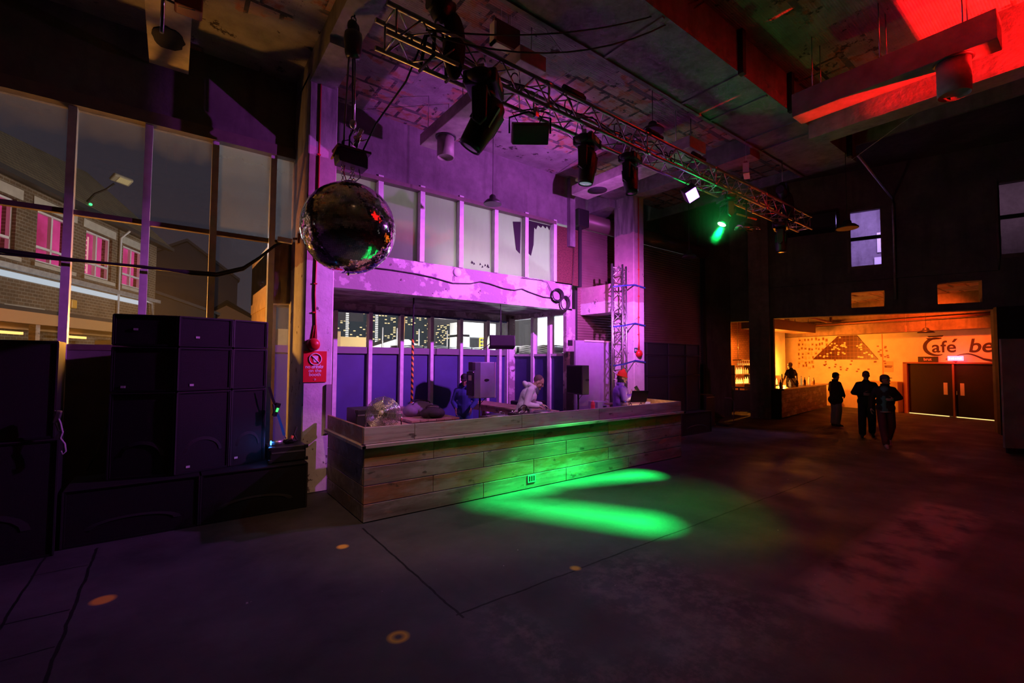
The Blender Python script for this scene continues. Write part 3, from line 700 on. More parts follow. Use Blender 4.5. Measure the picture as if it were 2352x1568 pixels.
mb = MB(); mb.quad(L3(-.165,.0055,.075),L3(.165,.0055,.075),L3(.165,-.090,.285),L3(-.165,-.090,.285)); mb.build('screen', emis('laptop_screen', (1,.72,.35), 5), lidp)
mb = MB(); mb.tube([L3(-.12,.02,-.06),L3(-.12,.12,.03),L3(-.12,.23,-.06)], .008, 6); mb.tube([L3(.12,.02,-.06),L3(.12,.12,.03),L3(.12,.23,-.06)], .008, 6); mb.build('stand', ALU, r)
r = thing('folded_leaflet', 'small white folded leaflet behind the laptop', 'leaflet', (8.3, 6.15, 1.09))
mb = MB(); mb.prism([(-.05,0),(.0,.09),(.05,0),(.045,0),(.0,.082),(-.045,0)], lambda a,b,d: Vector((8.3+a, d, 1.09+b)), 6.1, 6.22); mb.build('sheet', WHITE, r)
r = thing('desk_lamp', 'small warm lamp on the worktop hidden behind the laptop', 'lamp', (8.42, 6.32, 1.09))
mb = MB(); mb.cyl((8.42,6.32,1.09),(8.42,6.32,1.105), .05, 16); mb.tube([(8.42,6.32,1.1),(8.42,6.33,1.22),(8.40,6.31,1.29)], .007, 8); mb.build('neck', BLACK, r)
MB().lathe((8.40,6.31,1.27), [(.018,.03),(.03,.0),(.034,-.01)], 14).build('shade', BLACK, r)
MB().ell((8.40,6.31,1.265), (.016,.016,.016)).build('bulb', emis('warm_bulb', (1,.62,.2), 30), r)
r = thing('storage_crate', 'grey-lidded storage crate by the far annex panels', 'crate', (7.45, 9.2, 0))
MB().box(7.1, 7.8, 9.0, 9.5, .62, .92).build('body', plain('violet_grey_box', (.26,.23,.33), .6), r, bevel=.02); MB().box(7.08, 7.82, 8.98, 9.52, .92, 1.02).build('lid', BLACK, r, bevel=.02)
MB().box(7.12, 7.78, 9.02, 9.48, 0, .62).build('trolley', BLACKM, r)
r = thing('office_box', 'pale carton on a dark stool beside the violet board', 'box', (8.0, 7.3, 0))
MB().box(7.85, 8.15, 7.2, 7.5, .80, 1.12).build('carton', plain('lilac_carton', (.5,.45,.6), .7), r, bevel=.006); MB().box(7.8, 8.2, 7.15, 7.55, 0, .80).build('stool', BLACKM, r, bevel=.02)
# violet board leaning behind the tower
r = tag(MB().box(7.95, 9.22, 8.02, 8.07, .0, 2.56).build('partition_board', plain('lilac_board', (.36,.32,.46), .6, var=.08)), 'tall lilac partition board behind the truss tower', 'board')
MB().box(8.25, 9.22, 8.0, 8.03, 2.54, 2.58).build('edge_strip', plain('cream_strip', (.8,.75,.55), .5), r)
MB().box(7.72, 7.86, 8.03, 8.05, 2.42, 2.56).build('wall_socket', BLACK) ; tag(bpy.data.objects['wall_socket'], 'small black socket plate on the annex post beside the violet board', 'socket')
# ------------------------------------------------------------------ lighting truss and what hangs from it
T0 = Vector((1.56, 4.13, 0)); T1 = Vector((12.02, 4.275, 0)); TD = (T1-T0).normalized(); TN = Vector((-TD.y, TD.x, 0)); TL = (T1-T0).length
ZB, ZT, TW = 5.20, 5.49, .29
def tp(a, n, z): p = T0 + TD*a + TN*n; p.z = z; return p
r = thing('lighting_truss', 'long square aluminium lighting truss hung over the booth front', 'truss', tp(TL/2, TW/2, ZB))
for n in (0, TW):
    for z in (ZB, ZT): MB().cyl(tp(0,n,z), tp(TL,n,z), .025, 12).build('chord', ALU, r)
mb = MB(); st = .5; k = 0; a = .12
while a + st/2 < TL:
    for n in (0, TW):
        mb.cyl(tp(a,n,ZB if k%2==0 else ZT), tp(min(a+st/2*1.0, TL),n,ZT if k%2==0 else ZB), .010, 6)
    for z in (ZB, ZT):
        mb.cyl(tp(a,0 if k%2==0 else TW,z), tp(min(a+st/2, TL),TW if k%2==0 else 0,z), .010, 6)
    a += st/2; k += 1
for a in (.1, 2.1, 4.1, 6.1, 8.1, TL-.1):
    for z in (ZB, ZT): mb.cyl(tp(a,0,z), tp(a,TW,z), .012, 6)
    for n in (0, TW): mb.cyl(tp(a,n,ZB), tp(a,n,ZT), .012, 6)
mb.build('lattice', ALU, r)
mb = MB()
for a in (2.1, 4.1, 6.1, 8.1):
    for n in (0, TW):
        for z in (ZB, ZT): MB().cyl(tp(a-.06,n,z), tp(a+.06,n,z), .032, 10).build('coupler', STEEL, r)
# cables woven along the truss
random.seed(11)
r = thing('truss_cable', 'bundle of black cables looping along the top of the lighting truss', 'cable', tp(5, .1, ZT))
for c in range(3):
    pts = []; a = .3+c*.2
    while a < TL-1.2-c:
        pts.append(tp(a, .05+.09*c+random.uniform(-.03,.03), ZT+.03-random.random()*(.02 if c == 0 else .22))); a += .28
    MB().tube(pts, .009, 6).build('strand', RUBBER, r)
for a in (1.7, 2.6, 3.6, 5.0):
    MB().tube([tp(a+.07*math.cos(2*PI*i/14), .16, ZT-.05-.10*math.sin(2*PI*i/14)+.01*i/14) for i in range(15)], .008, 6).build('loop', RUBBER, r)
for (a, l) in ((2.35,.8),(4.1,.6),(5.35,.5)):
    q = thing('power_splitter', ['black power splitter strapped to the truss top chord above the big draped moving head','black power splitter strapped on the truss above the tilted blinder','black power splitter strapped on the truss above the two upright moving heads'][int((a > 3)+(a > 5))], 'splitter', tp(a,0,ZT+.03), 0, 'power splitters on the truss')
    MB().cyl(tp(a,0,ZT+.06), tp(a+.22*l/.5,0,ZT+.06), .035, 10).build('body', RUBBER, q); MB().cyl(tp(a+.26,.02,ZT+.05), tp(a+.40,.02,ZT+.05), .042, 10).build('plug', RUBBER, q)
# moving heads
LENS = plain('dim_lens', (.08,.09,.11), .08, emit=(.3,.38,.45), es=.5)
def moving_head(label, a, n, z, s, pan, tilt, lensmat, group='moving heads under the truss', draped=False):
    p = tp(a, n, 0); r = thing('moving_head', label, 'stage light', (p.x, p.y, z), pan, group)
    def B(mb, name, mat, par=r, **k): return mb.build(name, mat, par, world=False, **k)
    mb = MB(); mb.box(-.15*s,.15*s,-.13*s,.13*s,-.13*s,-.02*s); mb.ell((-.15*s,0,-.075*s),(.05*s,.10*s,.055*s)); mb.ell((.15*s,0,-.075*s),(.05*s,.10*s,.055*s)); B(mb, 'base', BLACK, bevel=.02*s)
    MB_ = MB(); MB_.box(-.05*s,.05*s,-.135*s,-.128*s,-.10*s,-.05*s); B(MB_, 'display', plain('tiny_display', (.1,.02,.02), .2, emit=(1,.1,.05), es=.05))
    for sx in (-.09*s, .09*s):
        mb = MB(); mb.box(sx-.012, sx+.012, -.03, .03, -.02*s, .06); mb.tube([(sx,.04*math.cos(q),.085+.04*math.sin(q)) for q in [PI*i/7 - .3 for i in range(9)]], .008, 6)
        B(mb, 'clamp', STEEL)
    mb = MB(); mb.cyl((0,0,-.13*s),(0,0,-.17*s),.09*s,18)
    for sx in (-1, 1):
        mb.prism([(-.06*s,-.17*s),(.06*s,-.17*s),(.055*s,-.40*s),(.0,-.45*s),(-.055*s,-.40*s)], lambda p_,q,d: Vector((d,p_,q)), sx*.155*s, sx*.115*s)
    mb.box(-.155*s,.155*s,-.06*s,.06*s,-.19*s,-.155*s); B(mb, 'yoke', BLACK, bevel=.012*s)
    Rh = Matrix.Rotation(tilt, 3, 'X'); c = Vector((0,0,-.37*s))
    prof = [(0,.20),(.055,.195),(.085,.16),(.098,.08),(.10,0),(.094,-.10),(.088,-.18),(.08,-.215),(.075,-.205),(0,-.205)]
    mb = MB(); mb.lathe(c, [(q*s*1.08, w*s) for q, w in prof], 22, Rh)
    for k in range(4):
        ang = PI/4+k*PI/2; mb.obox(c+Rh@Vector((.098*s*math.cos(ang), .098*s*math.sin(ang), .05*s)), (.035*s,.035*s,.16*s), Rh)
    h = B(mb, 'head', BLACK)
    mb = MB(); mb.lathe(c, [(0,-.212*s),(.05*s,-.211*s),(.074*s,-.206*s)], 22, Rh); B(mb, 'lens', lensmat, h)
    return r
moving_head('biggest moving head, tilted lamp close to the hanging mirror ball end of the truss', 1.10, -.05, 5.16, 1.42, .75, .55, BLKGLOSS)
moving_head('moving head pointing straight down with a dim grey lens, next after the tilted blinder', 2.92, .12, 5.12, 1.12, .35, .12, LENS)
moving_head('moving head with green glints on its yoke, second after the tilted blinder', 3.85, .12, 5.14, 1.02, .25, -.1, BLKGLOSS)
GLENS = emis('green_lens', (.30,1.0,.42), 14)
gmh = moving_head('moving head shining a bright green beam', 6.66, .10, 5.16, 1.0, 1.0, .5, GLENS)
moving_head('moving head hanging under the far hoist, dark against the end wall', 9.15, .16, 5.14, 1.15, .3, .02, BLKGLOSS)
# tilted blinder
r = thing('blinder', 'flat-fronted black blinder lamp tilted on a hoop bracket under the truss', 'stage light', tp(1.98,.1,5.2))
c = Vector((3.50,4.33,4.88)); R3 = Euler((math.radians(38), math.radians(-4), math.radians(-28))).to_matrix()
mb = MB(); mb.obox(c, (.46,.13,.24), R3); mb.build('housing', plain('olive_housing', (.14,.12,.09), .5), r, bevel=.012)
mb = MB(); mb.obox(c+R3@Vector((0,-.07,0)), (.44,.012,.22), R3); mb.build('diffuser', plain('dull_diffuser', (.16,.14,.15), .4), r)
mb = MB(); pts = [c+R3@Vector((-.26,0,0)), c+R3@Vector((-.26,.05,.17)), tp(1.86,.1,5.10), tp(2.06,.1,5.10), c+R3@Vector((.26,.05,.17)), c+R3@Vector((.26,0,0))]; mb.tube(pts, .012, 8); mb.build('bracket', BLACK, r)
mb = MB(); mb.tube([c+R3@Vector((-.1,.07,.05)), c+R3@Vector((-.2,.2,.2)), tp(1.9,.12,5.15), tp(2.2,.1,5.2)], .008, 6); mb.tube([c+R3@Vector((.1,.07,.05)), c+R3@Vector((.2,.16,.22)), tp(2.3,.1,5.18)], .007, 6); mb.build('cable', RUBBER, r)
mb = MB(); mb.obox(tp(1.98,.1,5.13), (.05,.05,.12)); mb.build('clamp', STEEL, r)
# violet LED par
r = thing('led_par', 'small square LED par with a glowing violet face', 'stage light', tp(5.50,.12,5.2))
c = Vector((7.08,4.36,4.95)); R3 = Euler((math.radians(-38), math.radians(35), math.radians(10))).to_matrix()
mb = MB(); mb.obox(c, (.24,.22,.16), R3); mb.build('housing', BLACK, r, bevel=.015)
mb = MB(); mb.obox(c+R3@Vector((0,0,-.088)), (.20,.18,.02), R3); mb.build('face', emis('violet_led', (.42,.10,1.0), 12), r)
mb = MB(); mb.tube([c+R3@Vector((-.13,0,0)), c+R3@Vector((-.13,0,.12)), tp(5.5,.12,5.17), c+R3@Vector((.13,0,.12)), c+R3@Vector((.13,0,0))], .010, 6); mb.build('bracket', BLACK, r)
# half-round reflector lamp and its bar
r = thing('reflector_flood', 'half-round silver reflector lamp on an orange-lit bar beyond the green light', 'stage light', (9.05,4.35,4.85))
c = Vector((9.05,4.35,4.62)); R3 = Euler((math.radians(-12), math.radians(0), math.radians(-20))).to_matrix(); n = 14; mb = MB()
vs = []
for s_ in (-.22, .22):
    for i in range(n+1):
        a = PI*(.05+.75*i/n); vs.append(c + R3@Vector((s_, -.12*math.cos(a), .12*math.sin(a))))
mb.add(vs, [(i, i+1, n+2+i, n+1+i) for i in range(n)], True); q = mb.build('reflector', CHROME, r)
sm = q.modifiers.new('Solidify', 'SOLIDIFY'); sm.thickness = .006
mb = MB(); mb.cyl((8.72,4.38,4.92),(9.45,4.36,4.95), .018, 8); mb.build('bar', plain('orange_bar', (.7,.32,.06), .4), r)
mb = MB(); mb.cyl((9.05,4.36,4.93),(9.05,4.36,5.2), .014, 8); mb.cyl((9.05,4.36,4.72),(9.05,4.36,4.93), .014, 8); mb.obox((9.05,4.36,4.76),(.34,.08,.06)); mb.build('bracket', BLACK, r)
# chain hoists with their black bags
def hoist(label, a, zt, bag):
    p = tp(a, TW/2, 0); x, y = p.x, p.y
    r = thing('chain_hoist', label, 'hoist', (x, y, ZT), 0, 'truss hoists')
    mb = MB(); mb.ell((x,y,ZT+.38),(.13,.13,.2)); mb.cyl((x-.14,y,ZT+.38),(x+.14,y,ZT+.38),.09,16); mb.build('motor', BLACK, r)
    mb = MB(); mb.ell((x+.14,y-.05,ZT+.12-bag*.2),(.13,.12,.30+bag*.1)); mb.ell((x+.2,y,ZT-.08),(.09,.09,.2)); mb.build('chain_bag', BLKCL, r, remesh=.02, smooth_it=3)
    mb = MB(); mb.cyl((x,y,ZT+.5),(x,y,zt),.010,6); mb.build('chain', STEEL, r)
    mb = MB(); mb.tube([(x+.07*math.cos(2*PI*i/16),y,ZT+.12+.12*math.sin(2*PI*i/16)) for i in range(16)], .012, 6, closed=True); mb.build('shackle', STEEL, r)
    mb = MB()
    for s_ in (-1,1): mb.tube([(x,y,ZT+.15),(x+.12*s_,y-.1,ZT+.05),(x+.16*s_,y-.16,ZB-.03),(x+.16*s_,y+.16,ZB-.03),(x+.12*s_,y+.1,ZT+.05),(x,y,ZT+.15)], .02, 6)
    mb.build('sling', BLKCL, r)
    MB().obox((x-.05,y-.1,ZT+.45),(.05,.03,.12)).build('label_plate', plain('blue_plate', (.06,.10,.4), .4), r)
    return r
hoist('black chain hoist with a sagging chain bag at the mirror ball end of the truss', .66, 6.55, .8)
hoist('black chain hoist with chain bag at the far end of the truss', 9.25, 6.55, .4)
# two loose ropes from the truss to the main beam
for i, (a, b, sag) in enumerate((((1.95,4.08,5.36),(5.75,3.39,7.1),.22),((2.0,4.08,5.33),(5.9,3.39,7.15),.42))):
    pts = []
    for k in range(13):
        u = k/12; q = Vector(a).lerp(Vector(b), u); q.z -= sag*4*u*(1-u); pts.append(q)
    tag(MB().tube(pts, .010, 6).build('rope', plain('tarry_rope', (.07,.06,.06), .8)), ['dark rope slung from the truss to the main beam, the tauter of two','dark rope slung from the truss to the main beam, the slacker of two'][i], 'rope')
# ------------------------------------------------------------------ mirror ball on its own hoist
bx, by = 1.765, 5.83
r = thing('ball_hoist', 'black chain hoist hooked to the concrete beam above the mirror ball', 'hoist', (bx+.01, by, 6.52))
mb = MB(); mb.lathe((bx,by,5.93), [(0,0),(.08,.01),(.10,.06),(.115,.25),(.11,.33),(.07,.36),(0,.36)], 18); mb.build('motor', BLKGLOSS, r)
mb = MB(); mb.ell((bx-.01,by,6.36),(.07,.06,.09)); mb.ell((bx+.05,by,6.33),(.03,.03,.09)); mb.tube([(bx+.03*math.cos(2*PI*i/12),by,6.46+.04*math.sin(2*PI*i/12)) for i in range(12)], .009, 6, closed=True); mb.cyl((bx+.01,by,6.48),(bx+.01,by,6.54),.012,8); mb.build('hook', BLACK, r)
MB().cyl((bx-.05,by,5.95),(bx-.10,by,4.62),.012,8).build('slack_chain', plain('violet_chain', (.25,.22,.25), .5, .6), r)
for dx in (.0,.028): MB().cyl((bx+dx,by,5.95),(bx+dx+.01,by,5.14),.011,8).build('chain', STEEL if dx else BLACK, r)
mb = MB(); mb.ell((bx+.02,by,5.08),(.045,.04,.06)); mb.tube([(bx+.02+.03*math.cos(PI+PI*1.4*i/10),by,4.99+.035*math.sin(PI+PI*1.4*i/10)) for i in range(11)], .009, 6); mb.build('lower_hook', STEEL, r)
r = thing('ball_motor', 'black motor box on a chrome pipe clamp directly above the mirror ball', 'motor', (bx, by, 4.5))
mb = MB(); mb.prism([(-.17,4.52),(.19,4.50),(.19,4.63),(.15,4.72),(-.13,4.72),(-.19,4.66)], lambda a,b,d: Vector((bx+a, d, b)), by-.11, by+.11); mb.build('housing', BLACK, r, bevel=.01)
mb = MB(); mb.box(bx-.20,bx+.22,by-.13,by+.13,4.69,4.72); mb.build('top_plate', plain('maroon_plate', (.12,.03,.04), .4), r)
mb = MB(); mb.cyl((bx+.03,by-.06,4.76),(bx+.10,by-.10,4.99),.032,14); mb.build('pipe', CHROME, r)
mb = MB(); mb.tube([(bx+.06+.045*math.cos(2*PI*i/14),by-.075,4.87+.03*math.sin(2*PI*i/14)) for i in range(14)],.012,6,closed=True); mb.cyl((bx+.1,by-.08,4.85),(bx+.17,by-.1,4.88),.008,6); mb.build('clamp', STEEL, r)
mb = MB(); mb.tube([(bx-.12,by,4.72),(bx-.11,by,4.82),(bx-.02,by,4.86),(bx+.03,by,4.8)],.008,6); mb.tube([(bx-.02,by,4.72),(bx-.02,by,4.9),(bx+.02,by,5.0)],.012,6); mb.build('cable', RUBBER, r)
MB().obox((bx-.21,by-.02,4.62),(.02,.10,.13),Euler((0,.35,0))).build('side_flap', plain('orange_flap', (.6,.3,.08), .5), r)
def chainlinks(mb, p, q, r_, n):
    p, q = Vector(p), Vector(q)
    for i in range(n):
        c = p.lerp(q, (i+.5)/n); L = (q-p).length/n*.62
        pts = [c + (Vector((r_*math.cos(2*PI*k/10),0,0)) if i%2 else Vector((0,r_*math.cos(2*PI*k/10),0))) + (q-p).normalized()*L*math.sin(2*PI*k/10) for k in range(10)]
        mb.tube(pts, r_*.3, 5, closed=True)
BR = .575; BC = Vector((1.765, 5.83, 3.715))
r = thing('mirror_ball', 'large mirror ball hanging above the near end of the booth', 'mirror ball', (BC.x, BC.y, BC.z-BR))
MB().ell(BC, (BR*.990,)*3, None, 64, 40).build('core', plain('dark_grout', (.10,.09,.08), .35, .6), r)
random.seed(9)
MIRR = plain('mirror_tile', (.93,.90,.85), .05, 1)
mb = MB(); rows_n = 84
for i in range(1, rows_n):
    th0 = PI*i/rows_n; th1 = PI*(i+1)/rows_n
    if i == rows_n-1: break
    n = max(6, int(rows_n*2*math.sin((th0+th1)/2)))
    for k in range(n):
        a0, a1 = 2*PI*(k+.03)/n, 2*PI*(k+.97)/n
        t0, t1 = th0+.03*(th1-th0), th1-.03*(th1-th0)
        cen_ = Vector((math.sin((t0+t1)/2)*math.cos((a0+a1)/2), math.sin((t0+t1)/2)*math.sin((a0+a1)/2), math.cos((t0+t1)/2)))
        nn = (cen_ + Vector((random.gauss(0,.015), random.gauss(0,.015), random.gauss(0,.015)))).normalized()
        q = []
        for (tt, aa) in ((t0,a0),(t1,a0),(t1,a1),(t0,a1)):
            p = Vector((math.sin(tt)*math.cos(aa), math.sin(tt)*math.sin(aa), math.cos(tt)))
            p = p - nn*(p-cen_).dot(nn); q.append(BC + p*BR*1.0)
        mb.quad(*q)
mb.build('mirror_tiles', MIRR, r)
mb = MB(); mb.cyl(BC+Vector((0,0,BR-.02)), BC+Vector((0,0,BR+.02)), .09, 20); mb.build('cap', ALU, r)
mb = MB(); chainlinks(mb, (bx-.005,by,BC.z+BR), (bx+.02,by,4.52), .018, 6); chainlinks(mb, (bx+.05,by,BC.z+BR), (bx+.03,by,4.52), .018, 6); chainlinks(mb, (bx-.09,by,BC.z+BR-.02), (bx-.1,by,4.52), .015, 8); mb.build('chain', STEEL, r)
mb = MB(); mb.tube([(bx-.08,by-.02,4.5),(bx-.09,by-.02,4.42),(bx-.06,by-.02,4.33),(bx-.03,by,4.28)],.006,6); mb.build('red_wire', REDTUBE, r)
mb = MB(); mb.tube([(bx+.1,by-.02,4.5),(bx+.12,by-.02,4.4),(bx+.05,by-.02,4.32),(bx+.1,by,4.27),(bx+.17,by-.1,4.24)],.006,6); mb.build('wire', RUBBER, r)
mb = MB(); mb.cyl(BC+Vector((0,0,-BR-.025)), BC+Vector((0,0,-BR+.01)), .014, 10); mb.build('bottom_stud', STEEL, r)
r = tag(MB().tube([(2.0,4.2,5.4),(1.97,4.6,5.1),(1.93,5.4,4.95),(1.90,5.75,4.75),(1.88,5.78,4.55)], .011, 8).build('feed_cable', RUBBER), 'black feed cable dropping from the truss to the mirror ball motor', 'cable')
# ------------------------------------------------------------------ speaker stacks
STICK = plain('white_sticker', (.6,.55,.62), .5)
EDGE = plain('worn_black_edge', (.028,.025,.03), .5)
def cabinet(name, label, cat, c, w, d, h, rz, group, style='mid', badge=None):
    # c: centre of front bottom edge; front faces local -y
    r = thing(name, label, cat, c, rz, group)
    t_ = .025; mb = MB()
    mb.box(-w/2, w/2, .03, d, 0, h); mb.box(-w/2, w/2, 0, .03, 0, t_); mb.box(-w/2, w/2, 0, .03, h-t_, h); mb.box(-w/2, -w/2+t_, 0, .03, t_, h-t_); mb.box(w/2-t_, w/2, 0, .03, t_, h-t_)
    mb.build('cabinet', BLKCAB, r, world=False)
    MB().box(-w/2+t_, w/2-t_, .012, .022, t_, h-t_).build('grille', GRILLE, r, world=False)
    mb = MB()
    for x in (-w/2, w/2):
        mb.box(x-.008, x+.008, -.006, .01, .01, h-.01)
    mb.box(-w/2, w/2, -.006, .01, h-.012, h-.002)
    mb.build('edge_trim', EDGE, r, world=False)
    if style == 'sub':
        mb = MB(); n = 10; vs = []
        for i in range(n+1):
            a = PI*i/n; vs += [(-w*.36*math.cos(a), .0115, h*.25+h*.18*math.sin(a)), (-w*.30*math.cos(a), .004, h*.25+h*.14*math.sin(a))]
        mb.add(vs, [(2*i, 2*i+2, 2*i+3, 2*i+1) for i in range(n)]); mb.build('horn_mouth', BLACKM, r, world=False)
    if style == 'cone':
        mb = MB(); mb.lathe((0,.011,h*.5), [(min(w,h)*.30,0),(min(w,h)*.34,.003),(min(w,h)*.30,.004)], 28, Euler((PI/2,0,0))); mb.build('cone_ring', BLACKM, r, world=False)
    if badge: MB().box(badge[0]-.022, badge[0]+.022, .004, .011, badge[1]-.013, badge[1]+.013).build('badge', STICK, r, world=False)
    return r
G1 = 'loudspeaker boxes of the stack by the window'
cols = [((-.565,7.12),(.055,6.965),'left'),((.07,6.955),(.655,7.125),'middle'),((.665,7.135),(1.095,7.29),'right')]
lv = [(.625,1.645,'bottom'),(1.65,2.195,'middle'),(2.2,2.585,'top')]
nm = {('left','bottom'):'big bass box below, at the window end of the stack', ('middle','bottom'):'big bass box, bottom middle of the nine-box stack', ('right','bottom'):'bass box at stack bottom touched by the blue light',
      ('left','middle'):'middle-height box at the window end of the nine-box stack', ('middle','middle'):'black box in the very centre of the nine-box stack', ('right','middle'):'middle-height box at the column end of the nine-box stack',
      ('left','top'):'low top box at the window end, tinged faint red', ('middle','top'):'low top box in the middle of the nine-box stack', ('right','top'):'low top box at the column end of the stack'}
for (p0, p1, cn) in cols:
    dx, dy = p1[0]-p0[0], p1[1]-p0[1]; w_ = math.hypot(dx, dy); rz = math.atan2(dy, dx)
    for z0, z1, rn in lv:
        bd = {('left','middle'):(-.2,.06),('middle','middle'):(-.15,.07),('middle','bottom'):(-.16,.08),('right','bottom'):(-.15,.1),('left','top'):(-.1,.2),('middle','top'):(-.1,.12)}.get((cn,rn))
        cabinet('loudspeaker_box', nm[(cn,rn)], 'loudspeaker', ((p0[0]+p1[0])/2, (p0[1]+p1[1])/2, z0), w_-.012, .62, z1-z0-.006, rz, G1, 'sub' if rn == 'bottom' else 'mid', bd)
G2 = 'long subwoofers on the floor'
cabinet('subwoofer', 'long floor subwoofer under the nine-box stack, window half', 'subwoofer', (-.28,6.84,0), 1.21, .75, .62, 0, G2, 'sub')
cabinet('subwoofer', 'long floor subwoofer under the nine-box stack, next to the column', 'subwoofer', (.955,6.84,0), 1.22, .62, .62, 0, G2, 'sub')
G3 = 'boxes of the tall stack'
cabinet('loudspeaker_box', 'large black bass box on the floor at the picture edge', 'loudspeaker', (-1.52,6.66,0), 1.2, .8, 1.205, .06, G3, 'sub')
cabinet('loudspeaker_box', 'large black loudspeaker box standing on the bass box by the window', 'loudspeaker', (-1.56,6.70,1.21), 1.2, .8, 1.02, .06, G3, 'mid')
G4 = 'loudspeaker boxes of the stack by the shutter'
xs = [10.2, 11.18, 12.06, 12.74]
nm2 = [['bottom box next to the far column in the dark stack by the shutter','bottom box in the middle of the dark stack by the shutter','bottom box at the bar end of the dark stack by the shutter'],
       ['middle box next to the far column in the dark stack by the shutter','centre box of the dark stack by the shutter','middle-height box at the bar end of the dark shutter stack'],
       ['top box next to the far column in the dark stack by the shutter','top box in the middle of the dark stack by the shutter','top box at the bar end of the dark shutter stack']]
for j, (z0, z1) in enumerate(((.62,1.66),(1.665,2.225),(2.23,2.57))):
    for i in range(3):
        a, b = xs[i], xs[i+1]
        cabinet('loudspeaker_box', nm2[j][i], 'loudspeaker', ((a+b)/2, 7.6, z0), b-a-.012, .7, z1-z0-.006, 0, G4, 'mid', (0, .2) if j == 0 and i < 2 else None)
cabinet('subwoofer', 'long floor subwoofer under the dark stack, column half', 'subwoofer', (10.5,7.28,0), 1.5, .9, .61, 0, 'floor subwoofers by the shutter', 'sub')
cabinet('subwoofer', 'long floor subwoofer under the dark stack, bar half', 'subwoofer', (12.05,7.28,0), 1.5, .9, .61, 0, 'floor subwoofers by the shutter', 'sub')
r = box_case('equipment_case', 'black flight case standing between the dark stack and the small left opening', 'case', 13.6, 14.1, 7.9, 8.3, 0, 1.0)
r = tag(MB().box(13.05, 13.25, 8.2, 8.3, 0, 2.5).build('violet_board', plain('violet_strip', (.30,.24,.42), .6)), 'narrow violet board standing behind the dark stack', 'board')
# flight case with strap, lamp and cable at the column
r = box_case('equipment_case', 'low black case on the subwoofer beside the peeling column', 'case', 1.12, 1.58, 7.0, 7.42, .63, .84)
r = thing('ratchet_strap', 'black and blue ratchet strap with green-lit buckle beside the nine-box stack', 'strap', (1.25, 7.2, .85))
def band(mb, pts, w_, dirv=(1,0,0)):
    vs = []
    for p in pts: vs += [Vector(p)-Vector(dirv)*w_/2, Vector(p)+Vector(dirv)*w_/2]
    k = len(vs); vs += [v+Vector((0,.004,0)) for v in vs]
    fs = []
    for i in range(len(pts)-1):
        a = 2*i; fs += [(a,a+1,a+3,a+2),(k+a,k+a+2,k+a+3,k+a+1),(a,a+2,k+a+2,k+a),(a+1,k+a+1,k+a+3,a+3)]
    mb.add(vs, fs)
mb = MB(); band(mb, [(1.115,7.17,1.66),(1.16,7.18,1.50),(1.20,7.19,1.40)], .035); mb.build('black_webbing', BLKCL, r)
mb = MB(); band(mb, [(1.23,7.19,1.28),(1.29,7.2,1.1),(1.33,7.21,.96)], .035); mb.build('blue_webbing', plain('blue_webbing', (.02,.16,.42), .7), r)
mb = MB(); R3 = Euler((0,.30,0)); mb.obox((1.215,7.18,1.34),(.06,.04,.19),R3); mb.cyl((1.17,7.17,1.42),(1.19,7.17,1.24),.012,8); mb.build('buckle', BLACK, r, bevel=.006)
MB().obox((1.222,7.157,1.335),(.028,.008,.055),R3).build('green_light', emis('green_led', (.05,1,.12), 2.5), r)
mb = MB(); mb.tube([(1.335,7.21,.96),(1.355,7.21,.93),(1.345,7.21,.90),(1.325,7.21,.915)], .006, 6); mb.build('hook', STEEL, r)
r = thing('blue_uplight', 'tiny blue-glowing lamp on the low black case, lighting the stack', 'lamp', (1.22, 7.12, .84))
mb = MB(); mb.cyl((1.15,7.12,.885),(1.29,7.12,.885),.035,14); mb.build('body', ALU, r); MB().cyl((1.142,7.12,.885),(1.152,7.12,.885),.03,14).build('face', emis('blue_led', (.03,.2,1.0), 16), r)
mb = MB(); mb.tube([(1.3,7.12,.89),(1.4,7.1,.93),(1.45,7.15,.86),(1.36,7.2,.85),(1.48,7.25,.86)], .009, 6); mb.build('cable', RUBBER, r)
r = thing('plug_cluster', 'tangle of orange and black plugs on the low black case', 'plugs', (1.42, 7.2, .845))
mb = MB(); mb.cyl((1.40,7.2,.86),(1.44,7.2,.95),.02,8); mb.build('orange_plug', plain('orange_plug', (.8,.13,.04), .5), r)
mb = MB(); mb.ell((1.38,7.22,.875),(.07,.05,.03)); mb.tube([(1.33,7.15,.86),(1.4,7.12,.9),(1.5,7.2,.87),(1.48,7.3,.95),(1.52,7.35,1.05)], .012, 6); mb.build('black_plug', RUBBER, r)
r = thing('ratchet_strap', 'tangled silver ratchet strap hanging on the tall stack edge by the window', 'strap', (-.93, 6.62, 1.22))
mb = MB(); mb.obox((-.925,6.62,1.44),(.05,.05,.13),Euler((.1,.2,0))); mb.obox((-.91,6.62,1.34),(.04,.05,.10),Euler((0,-.3,0))); mb.build('buckle', ALU, r, bevel=.01)
mb = MB(); mb.tube([(-.95,6.64,1.5),(-.93,6.61,1.46),(-.90,6.6,1.38),(-.88,6.6,1.28),(-.895,6.6,1.22),(-.86,6.6,1.16),(-.85,6.6,1.08),(-.87,6.6,1.05),(-.885,6.6,1.09)], .010, 6); mb.build('webbing', plain('lilac_webbing', (.35,.30,.38), .6), r)
r = tag(MB().tube([(-.50,8.3,2.0),(-.62,8.2,1.3),(-.75,8.0,.8),(-.8,7.8,.65)], .012, 6).build('guy_cable', RUBBER), 'black cable running down across the grey panel between the two stacks', 'cable')
